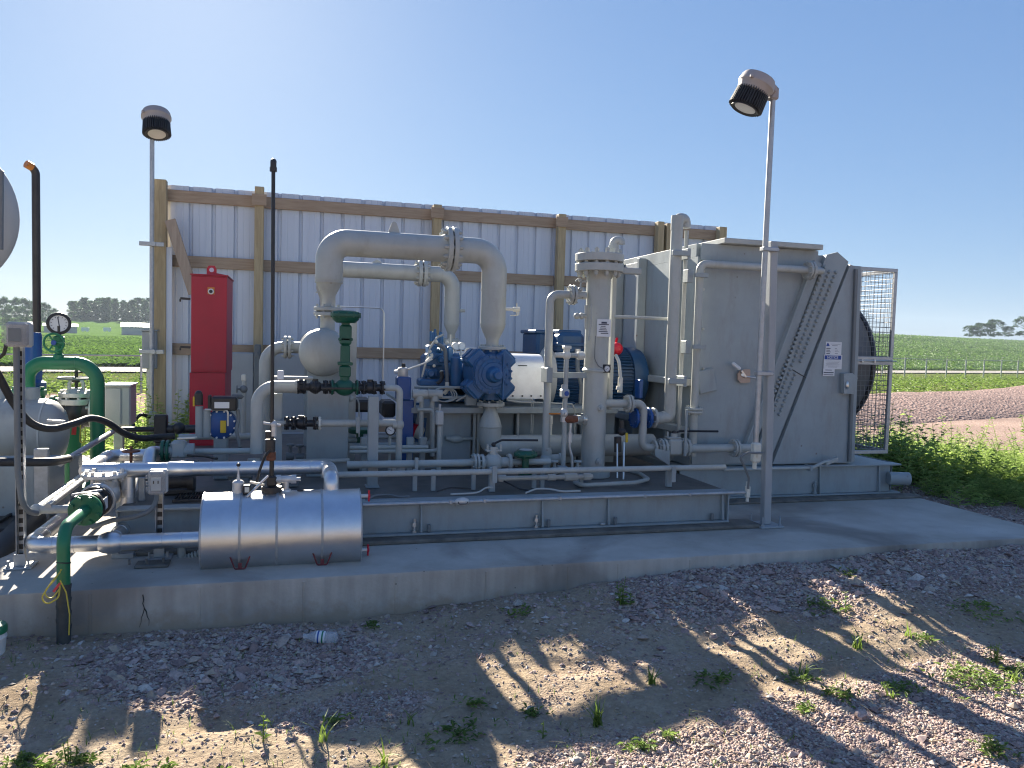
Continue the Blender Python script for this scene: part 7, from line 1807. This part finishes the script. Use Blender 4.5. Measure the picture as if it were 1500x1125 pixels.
b = MB(); hw_ = P(192, 662, 5.75); b.lathe(hw_, Z1, [(0, .055), (.006, .06), (.012, .055)], 18); b.cyl(hw_+V(0, 0, -.1), hw_+V(0, 0, .04), .01); tag(b.build('handwheel', M['rust']), 'small rusty handwheel between the two upper silver pipes', 'handwheel')

# struts with outlet boxes
def strut(px, pyb, pyt, Y, label, bxp, big):
    x = X_(px, (pyb+pyt)/2, Y); zt_ = Z_(px, pyt, Y)
    root = thing('outlet_post', label, 'outlet post', (x, Y, 0))
    b = MB(); w = .021
    b.box(x-w, x-w+.004, Y-w, Y+w, .012, zt_, .001); b.box(x+w-.004, x+w, Y-w, Y+w, .012, zt_, .001); b.box(x-w+.0045, x+w-.0045, Y+w-.004, Y+w, .012, zt_, .001)
    b.build('channel', M['galv'], root)
    b = MB(); z = .06
    while z < zt_-.05: b.box(x-w+.006, x+w-.006, Y+w-.0065, Y+w-.0045, z-.012, z+.016, .0008); z += .05
    b.build('slot', M['black'], root)
    b = MB(); b.box(x-.07, x+.07, Y-.07, Y+.07, .0005, .012, .003); b.box(x-.03, x+.03, Y-.03, Y-.024, .012, .08, .002)
    for sx in (-.05, .05): b.cyl((x+sx, Y-.05, .012), (x+sx, Y-.05, .05), .007, n=6); b.cyl((x+sx, Y-.05, .013), (x+sx, Y-.05, .024), .014, n=6)
    b.build('base_plate', M['galv'], root)
    c = P(bxp[0], bxp[1], Y-.05); h = bxp[2]; v = bxp[3]
    b = MB(); b.box(c.x-h, c.x+h, Y-.07, Y-.022, c.z-v, c.z+v, .014); ob = b.build('box', M['boxgrey'], root)
    b = MB(); b.box(c.x-h*.92, c.x+h*.86, Y-.13, Y-.0705, c.z-v*.95, c.z+v*.95, .018); cov = b.build('bubble_cover', M['clear'], ob)
    b = MB(); b.box(c.x-h*.5, c.x+h*.5, Y-.134, Y-.1305, c.z-v*.55, c.z+v*.5, .003); 
    if big: b.lathe((c.x, Y-.134, c.z+v*.1), -Y1, [(0, h*.38), (.003, h*.36)], 20)
    b.build('receptacle', M['boxgrey'] if big else M['grey_dk'], ob)
    if big:
        for sx in (-.012, .012): b = MB(); b.box(c.x+sx-.003, c.x+sx+.003, Y-.1385, Y-.1372, c.z+v*.1-.006, c.z+v*.1+.012, .0005); b.build('slot', M['black'], ob)
    b = MB()
    for k in (-.5, .0, .5): b.cyl((c.x-h*1.0, Y-.1, c.z+v*k), (c.x-h*1.14, Y-.1, c.z+v*k), .012, n=8)
    b.build('hinge', M['clear'], ob)
    return root, x
strut(30, 832, 505, 4.9, 'slotted steel post with a clear covered outlet box at the far left', (29, 490, .062, .07), False)
strut(234, 828, 722, 4.95, 'short slotted post with a grey outlet box left of the shiny tank', (232, 705, .052, .072), True)
b = MB(); x = X_(27, 600, 4.97); b.tube([P(24, 506, 4.86), P(25, 600, 4.86), P(26, 690, 4.86), P(32, 735, 4.86), P(42, 750, 4.9), P(54, 752, 4.95)], .016, bend=.12, n=12)
tag(b.build('grey_conduit', M['grey_dk']), 'dark grey flexible conduit running down the far left outlet post', 'conduit')
b = MB(); b.tube([P(230, 724, 4.92), P(228, 738, 4.9), P(218, 750, 4.88), P(196, 758, 4.88), P(165, 762, 4.95), P(135, 772, 5.0)], .014, bend=.12, n=10)
tag(b.build('grey_conduit', M['grey_dk']), 'dark flexible conduit curving left from the short outlet post', 'conduit')
b = MB(); b.tube([P(-40, 500, 5.1), P(-5, 545, 5.3), P(20, 592, 5.5), P(45, 622, 5.6), P(75, 630, 5.7), P(105, 622, 5.8), P(133, 611, 6.0), P(158, 618, 6.1), P(180, 635, 6.2), P(205, 643, 6.3), P(235, 640, 6.4), P(256, 639, 6.4)], .024, bend=.5, n=14)
tag(b.build('black_cable', M['rubber']), 'thick black cable swooping from the left edge to the skid valves', 'cable')
b = MB(); b.tube([P(9, 505, 4.9), P(6, 518, 4.95), P(-4, 527, 5.0)], .01, bend=.06, n=8); tag(b.build('black_lead', M['rubber']), 'short black lead leaving the far left outlet box', 'cable')
b = MB(); b.tube(L3([(178, 629), (290, 629)], 7.2), .022, n=10); tag(b.build('black_pipe', M['rubber']), 'straight black conduit behind the silver loop toward the red cabinet', 'conduit')
b = MB(); c = P(236, 625, 6.9); b.box(c.x-.05, c.x+.05, 6.86, 6.94, c.z-.13, c.z+.1, .01); b.cyl(P(230, 629, 6.9), P(290, 628, 6.9), .035, n=12); b.ball(P(262, 627, 6.88), .05); b.box(c.x-.04, c.x+.04, 6.87, 6.93, .001, c.z-.13, .005)
tag(b.build('black_valve_block', M['black']), 'black valve block with couplings at the skid left end before the red cabinet', 'valve')

# grey receiver tank on its base
HY = 6.9
hz = Z_(60, 634, HY); hR_ = .272; hxe = X_(100, 632, HY)
ht = thing('grey_tank', 'grey horizontal receiver tank cut off by the left picture edge', 'tank', (hxe-1, HY, .001))
b = MB(); b.lathe((hxe, HY, hz), -X1, [(0, .002), (.01, hR_*.35), (.04, hR_*.7), (.09, hR_*.92), (.15, hR_), (1.9, hR_), (2.0, hR_*.8), (2.05, .01)], 40); b.build('shell', M['tankgrey'], ht, smooth=50)
b = MB(); b.lathe((hxe-.15, HY, hz), X1, [(0, hR_), (.0, hR_+.003), (.012, hR_+.003), (.012, hR_)], 40, cap=False); b.build('weld_seam', M['boxgrey'], ht)
for dx in (-.13, -.45):
    b = MB(); b.box(hxe+dx-.045, hxe+dx+.045, HY-.2, HY-.15, .001, hz-hR_*.5, .004); b.box(hxe+dx-.045, hxe+dx+.045, HY+.15, HY+.2, .001, hz-hR_*.5, .004); b.build('leg', M['grey'], ht)
b = MB(); q = P(82, 618, HY-hR_-.02); b.bar(q+V(-.06, 0, .01), q+V(.06, 0, .0), .03, .02); b.cyl(q, q+V(0, .08, -.01), .012); b.build('side_valve', M['bare'], ht)
for dx, r__ in ((.25, .05), (.47, .035)): b = MB(); b.cyl((hxe-dx, HY, hz+hR_*.9), (hxe-dx, HY, hz+hR_+.09), r__, n=16); b.build('nozzle', M['grey'], ht)
eb = thing('steel_box', 'plain grey steel box base at the left picture edge below the receiver tank', 'base', P(30, 745, 6.0))
b = MB(); a = P(65, 742, 6.0); c = P(66, 682, 6.0); b.box(-6.0, a.x, 6.0, 6.5, .001, c.z, .006); b.build('box', M['grey'], eb)
b = MB(); b.box(a.x-.06, a.x+.03, 5.98, 6.02, .001, c.z+.12, .004); b.build('corner_post', M['galv'], eb)
b = MB(); b.box(-5.9, a.x-.08, 5.6, 5.99, .002, .06, .006)
for i in range(10): b.bar((a.x-.2-.12*i, 5.55, .07), (a.x-.2-.12*i, 5.98, .07), .02, .02)
tag(b.build('floor_grating', M['black']), 'black slatted grating at the foot of the grey base', 'grating')

# green loop with gauge
LYY = 7.25
gl = thing('green_pipe', 'bright green pipe arch with a gauge on top at the left', 'pipe', P(145, 660, LYY))
p = L3([(143, 672), (143, 533), (40, 534), (40, 580)], LYY); gR2 = RW(19.5, p[1])
b = MB(); b.tube(p, gR2, bend=gR2*3, n=26, steps=10); b.build('pipe', M['green'], gl, smooth=50)
b = MB(); q = p[0]; b.tube([q, q+V(0, 0, -.1), q+V(-.03, -.4, -.22)], gR2*.99, n=22, bend=.15); b.build('lower_bend', M['green'], gl, smooth=50)
b = MB()
for q, d in ((p[1]+V(-gR2*3, 0, 0), X1), (p[1]+V(0, 0, -gR2*3), Z1)): b.lathe(q, d, [(0, gR2), (0, gR2+.003), (.01, gR2+.003), (.01, gR2)], 26, cap=False)
b.build('weld_seam', M['green'], gl)
gx2 = X_(86, 510, LYY)
b = MB(); z0 = p[1].z+gR2*.9; zg = Z_(86, 474, LYY); b.lathe((gx2, LYY, z0-.02), Z1, [(0, .045), (.04, .04), (.05, .028), (.1, .028), (.11, .045), (.19, .045), (.2, .02), (zg-z0-.06, .018)], 18); sv = b.build('gauge_valve', M['green'], gl)
b = MB(); q = P(79, 502, LYY-.08); 
ring = [q+V(.075*math.cos(i*math.pi/12), -.0, .075*math.sin(i*math.pi/12)) for i in range(25)]; b.tube(ring, .009, bend=.01, n=8)
for i in range(3): b.cyl(q, q+V(.075*math.cos(i*2.1), 0, .075*math.sin(i*2.1)), .007)
b.cyl(q, q+V(.03, .08, 0), .012); b.build('handwheel', M['green'], sv)
b = MB(); b.lathe(q+V(0, -.005, 0), -Y1, [(0, .022), (.012, .02)], 12); b.build('hub_nut', M['inkblue'], sv)
pgl = thing('pressure_gauge', 'big round black pressure gauge standing on the green pipe arch', 'gauge', P(88, 474, LYY))
gauge(pgl, P(86, 474, LYY), RW(31, P(87, 474, LYY)), (.36, -1, .02), False, .15)
b = MB(); b.cyl((gx2, LYY, zg-.14), (gx2, LYY, zg-.02), .016); b.build('stem', M['dark_steel'], pgl)
# blue pump column with green flange, vent stack
bp_ = thing('blue_filter', 'dark blue cylindrical filter housing behind the green pipe arch', 'filter', P(50, 590, 7.6))
BX = X_(48, 530, 7.6)
b = MB(); zt_ = Z_(48, 487, 7.6); z0_ = Z_(48, 560, 7.6); rB = RW(30, P(48, 540, 7.6)); b.lathe((BX, 7.6, z0_), Z1, [(-.14, rB*.3), (-.12, rB*.85), (-.05, rB*1.15), (0, rB*1.15), (.02, rB*.8), (zt_-z0_-.02, rB*.8), (zt_-z0_, rB*.7)], 30); b.build('housing', M['blue_br'], bp_)
b = MB(); zf_ = Z_(42, 575, 7.5); b.flange((X_(42, 575, 7.5), 7.5, zf_), Z1, RW(46, P(42, 575, 7.5)), .05, 10, .018); fl_ = b.build('flange', M['green'], bp_)
b = MB(); b.flange((X_(42, 575, 7.5), 7.5, zf_-.065), Z1, RW(44, P(42, 575, 7.5)), .04, 10, .018); b.cyl((X_(42, 575, 7.5), 7.5, .2), (X_(42, 575, 7.5), 7.5, zf_-.07), .09, n=18); b.build('flange', M['boxgrey'], bp_)
vs_ = thing('vent_stack', 'tall black vent stack with a bent orange tip at the left', 'pipe', P(55, 560, 7.9))
SX = X_(54, 480, 7.9); SXt = X_(52.5, 262, 7.9); q = P(52.5, 252, 7.9); rs = RW(11, q)
b = MB(); b.tube([(SX, 7.9, Z_(54, 600, 7.9)), (SXt, 7.9, q.z), P(46, 244, 7.88)], rs, bend=.09, n=18); b.build('pipe', M['dark_steel'], vs_, smooth=50)
b = MB(); b.tube([P(47, 245, 7.879), P(38, 240, 7.84)], rs*1.04, n=18); b.build('orange_tip', M['orange'], vs_)
b = MB(); b.bar((SX+rs*.8, 7.83, Z_(54, 600, 7.9)), (SX+rs*.8, 7.83, Z_(54, 430, 7.9)), .012, .012); b.cyl((SX, 7.9, .1), (SX, 7.9, Z_(54, 600, 7.9)), rs*.9, n=14); b.build('heat_trace', M['rubber'], vs_)
# gate valve
gv_ = thing('gate_valve', 'silver and black gate valve with a horizontal handwheel behind the green arch', 'valve', P(112, 650, 7.55))
c = P(112, 604, 7.55); Vx = c.x
b = MB(); b.cyl((Vx-.16, 7.55, c.z), (Vx+.12, 7.55, c.z), .13, n=24); b.ball((Vx, 7.55, c.z), .16, (.8, 1, 1)); b.build('body', M['black'], gv_)
b = MB(); z1 = Z_(112, 588, 7.55); b.flange((Vx, 7.55, z1), Z1, .15, .05, 8, .016); b.flange((Vx, 7.55, z1+.06), Z1, .14, .04, 8, .016); b.lathe((Vx, 7.55, z1+.06), Z1, [(0, .12), (.03, .09), (.05, .05), (.06, .04)], 20)
for s_ in (-1, 1): b.tube([(Vx+s_*.055, 7.55, z1+.1), (Vx+s_*.055, 7.55, z1+.17), (Vx+s_*.02, 7.55, z1+.19)], .016, bend=.04, n=8)
b.build('bonnet', M['bare'], gv_)
b = MB(); b.cyl((Vx, 7.55, z1+.1), (Vx, 7.55, z1+.34), .014); b.cyl((Vx, 7.55, z1+.17), (Vx, 7.55, z1+.2), .035, n=12); b.build('stem', M['dark_steel'], gv_)
b = MB(); hz_ = z1+.205; ring = [V(Vx+.14*math.cos(i*math.pi/14), 7.55+.14*math.sin(i*math.pi/14), hz_) for i in range(29)]; b.tube(ring, .011, bend=.01, n=8)
for i in range(4): a = i*math.pi/2+.4; b.cyl((Vx, 7.55, hz_-.01), (Vx+.14*math.cos(a), 7.55+.14*math.sin(a), hz_), .009)
b.build('handwheel', M['grey_dk'], gv_)
b = MB(); b.flange((Vx+.14, 7.55, c.z), X1, .15, .035, 8, .016); b.build('flange', M['bare'], gv_)
b = MB(); b.flange((Vx-.18, 7.55, c.z), X1, .15, .035, 8, .016); b.build('flange', M['green'], gv_)
b = MB(); b.tube([(Vx-.02, 7.5, c.z-.1), (Vx-.02, 7.5, .0)], .07, n=18); b.build('drop_pipe', M['green'], gv_)
b = MB(); b.bar(P(109, 625, 7.2), P(108, 637, 7.2), .035, .006, (0, 1, 0)); b.bar(P(109, 625, 7.2), P(112, 618, 7.3), .004, .004); tag(b.build('ribbon', M['pinkred']), 'little red flag ribbon below the gate valve', 'ribbon')
b = MB(); b.tube([P(118, 622, 7.3), P(117, 650, 7.25), P(126, 645, 7.25), P(124, 625, 7.3)], .005, n=6, bend=.1); tag(b.build('loose_wire', M['wire_y']), 'yellow wire loop hanging below the gate valve', 'wire')
# grey box on a post
jb = thing('junction_box', 'pale grey junction box on a short post right of the green arch', 'junction box', P(172, 660, 7.9))
a = P(153, 624, 7.9); c = P(191, 566, 7.9)
b = MB(); b.box(a.x, c.x, 7.9, 8.2, a.z, c.z, .012); b.build('case', M['boxgrey'], jb)
b = MB(); b.box(a.x+.01, a.x+(c.x-a.x)*.64, 7.885, 7.8985, a.z+.01, c.z-.02, .004); b.build('door', M['boxgrey'], jb)
b = MB(); b.box(a.x-.01, c.x+.01, 7.87, 8.21, c.z+.001, c.z+.02, .004); b.build('rain_lid', M['white'], jb)
b = MB(); x = (a.x+c.x)/2; b.box(x-.05, x+.03, 7.98, 8.06, .0, a.z-.001, .004); b.build('post', M['galv'], jb)

# big pale round cover at the left edge
rcv = thing('round_cover', 'big pale round cover cut off by the left picture edge above the tank', 'cover', P(-60, 640, 5.4))
c = P(-122, 307, 5.4); Rc = 2*RW(127, c)
dd = V(.25, -1, .0).normalized()
b = MB(); b.lathe(c, dd, [(-.14, Rc*.9), (-.12, Rc*.98), (-.05, Rc), (.0, Rc), (.02, Rc*.985), (.06, Rc*.9), (.1, Rc*.6), (.115, .01)], 64); b.build('shell', M['boxgrey'], rcv, smooth=40)
b = MB(); b.bar(P(2, 250, 5.25), P(1, 366, 5.25), .022, .03, (0, 1, 0)); b.build('hinge_bar', M['grey_dk'], rcv)
b = MB(); b.cyl((c.x-.2, 5.5, .0), (c.x-.2, 5.5, c.z), .09, n=18); b.build('post', M['grey'], rcv)
# bucket at the extreme left
q = PZ(-14, 965, -.25); bk = thing('bucket', 'white bucket with a green lid cut off by the left picture edge', 'bucket', q)
b = MB(); Rb = RW(42, q); hb_ = 2*RW(52, q); b.lathe(q+V(0, 0, -.02), Z1, [(0, Rb*.82), (hb_*.7, Rb*.96), (hb_*.72, Rb), (hb_*.76, Rb), (hb_*.77, Rb*.97), (hb_*.85, Rb*.98)], 32); b.build('body', M['white'], bk)
b = MB(); b.lathe(q+V(0, 0, hb_*.85-.019), Z1, [(0, Rb*1.0), (.004, Rb*1.05), (.03, Rb*1.05), (.04, Rb*.95), (.042, .01)], 32); b.build('lid', M['green'], bk)
# plastic bottle lying on the ground
bo = thing('plastic_bottle', 'clear crumpled plastic water bottle lying by the pad', 'bottle', P(470, 938, 4.2))
def clearmat():
    m, t, bs = nt('clear_plastic'); bs.inputs['Base Color'].default_value = (.93, .95, .97, 1); bs.inputs['Roughness'].default_value = .12; bs.inputs['Transmission Weight'].default_value = .75; bs.inputs['IOR'].default_value = 1.2
    n_ = nd(t, 'ShaderNodeTexNoise', i_Scale=40.0); bp = nd(t, 'ShaderNodeBump'); bp.inputs['Strength'].default_value = .4; bp.inputs['Distance'].default_value = .004; t.links.new(n_.outputs['Fac'], bp.inputs['Height']); t.links.new(bp.outputs['Normal'], bs.inputs['Normal'])
    return m
a = PZ(444, 937, -.24); a.z = ground_h(a.x, a.y)+.033; e = PZ(494, 938, -.24); e.z = ground_h(e.x, e.y)+.033; d = e-a; Lb = d.length
b = MB(); b.lathe(a, d, [(0, .012), (.02, .012), (.022, .015), (.028, .013), (.05, .026), (.065, .031), (.08, .0295), (.1, .031), (.12, .0295), (.14, .031), (.16, .029), (Lb-.01, .031), (Lb, .024)], 24); b.build('body', clearmat(), bo)
b = MB(); b.lathe(a+d.normalized()*.07, d, [(0, .0312), (.003, .0318), (.045, .0318), (.048, .0312)], 24, cap=False); b.build('label', M['white'], bo)
b = MB()
for k, mm in ((.078, 'inkblue'), (.1, 'green')): 
    b = MB(); b.lathe(a+d.normalized()*k, d, [(0, .0318), (.001, .0322), (.007, .0322), (.008, .0318)], 24, cap=False); b.build('label_stripe', M[mm], bo)

# ================================================================== AIR
hzm = bpy.data.materials.new('haze_air'); hzm.use_nodes = True; t = hzm.node_tree; t.nodes.remove(t.nodes['Principled BSDF'])
pv = t.nodes.new('ShaderNodeVolumePrincipled'); pv.inputs['Color'].default_value = (.74, .87, 1, 1); pv.inputs['Density'].default_value = .0003; pv.inputs['Anisotropy'].default_value = 0
t.links.new(pv.outputs[0], t.nodes['Material Output'].inputs['Volume'])
b = MB(); b.add([(x, y, z) for z in (-14, 45) for x, y in ((-700, -60), (900, -60), (900, 800), (-700, 800))], [(0, 3, 2, 1), (4, 5, 6, 7), (0, 1, 5, 4), (1, 2, 6, 5), (2, 3, 7, 6), (3, 0, 4, 7)])
kind(b.build('haze', hzm, smooth=0), 'stuff')

# ================================================================== CAMERA, SKY, SUN
cam = bpy.data.cameras.new('camera'); cam.sensor_fit = 'HORIZONTAL'; cam.sensor_width = 36; cam.lens = 36*FPX/1500; cam.clip_start = .05; cam.clip_end = 8000
co_ = bpy.data.objects.new('camera', cam); COL.objects.link(co_)
R3 = Matrix((_r, _u, -_f)).transposed(); co_.matrix_world = Matrix.Translation(CAM) @ R3.to_4x4(); SC.camera = co_
EXPO = 2.0
SKYC = ((.64, .61), (.56, .735), (.4, .93))
DENOISE = True
EL, AZ = rad(26.0), rad(-7.3)      # sun stands ahead, a little left of the depth direction
sd = V(math.sin(AZ)*math.cos(EL), math.cos(AZ)*math.cos(EL), math.sin(EL))
sl = bpy.data.lights.new('sun', 'SUN'); sl.energy = 5.0; sl.angle = rad(.5); sl.color = (1, .91, .77)
so = bpy.data.objects.new('sun', sl); COL.objects.link(so); so.rotation_euler = sd.to_track_quat('Z', 'Y').to_euler(); so.location = (0, 0, 30)
w = bpy.data.worlds.new('World'); SC.world = w; w.use_nodes = True; t = w.node_tree; bg = t.nodes['Background']
sky = t.nodes.new('ShaderNodeTexSky'); sky.sky_type = 'NISHITA'; sky.sun_disc = False; sky.sun_elevation = EL; sky.sun_rotation = AZ; sky.air_density = 1.0; sky.dust_density = .42; sky.ozone_density = 3.0; sky.altitude = 300
# the phone's tone curve holds the sky back against the shade: compress each channel a little
sp3 = t.nodes.new('ShaderNodeSeparateColor'); cb3 = t.nodes.new('ShaderNodeCombineColor')
t.links.new(sky.outputs[0], sp3.inputs[0])
for k, (g, m) in enumerate(SKYC):
    a = t.nodes.new('ShaderNodeMath'); a.operation = 'MULTIPLY'; a.inputs[1].default_value = .1
    p_ = t.nodes.new('ShaderNodeMath'); p_.operation = 'POWER'; p_.inputs[1].default_value = g
    q_ = t.nodes.new('ShaderNodeMath'); q_.operation = 'MULTIPLY'; q_.inputs[1].default_value = m/.1*2**-EXPO
    t.links.new(sp3.outputs[k], a.inputs[0]); t.links.new(a.outputs[0], p_.inputs[0]); t.links.new(p_.outputs[0], q_.inputs[0]); t.links.new(q_.outputs[0], cb3.inputs[k])
t.links.new(cb3.outputs[0], bg.inputs[0]); bg.inputs[1].default_value = .1
SC.view_settings.view_transform = 'Standard'; SC.view_settings.look = 'None'; SC.view_settings.exposure = EXPO; SC.view_settings.gamma = 1; SC.view_settings.use_curve_mapping = False
SC.render.engine = 'CYCLES'; SC.cycles.use_denoising = DENOISE; SC.cycles.filter_width = 1.15; SC.cycles.max_bounces = 8
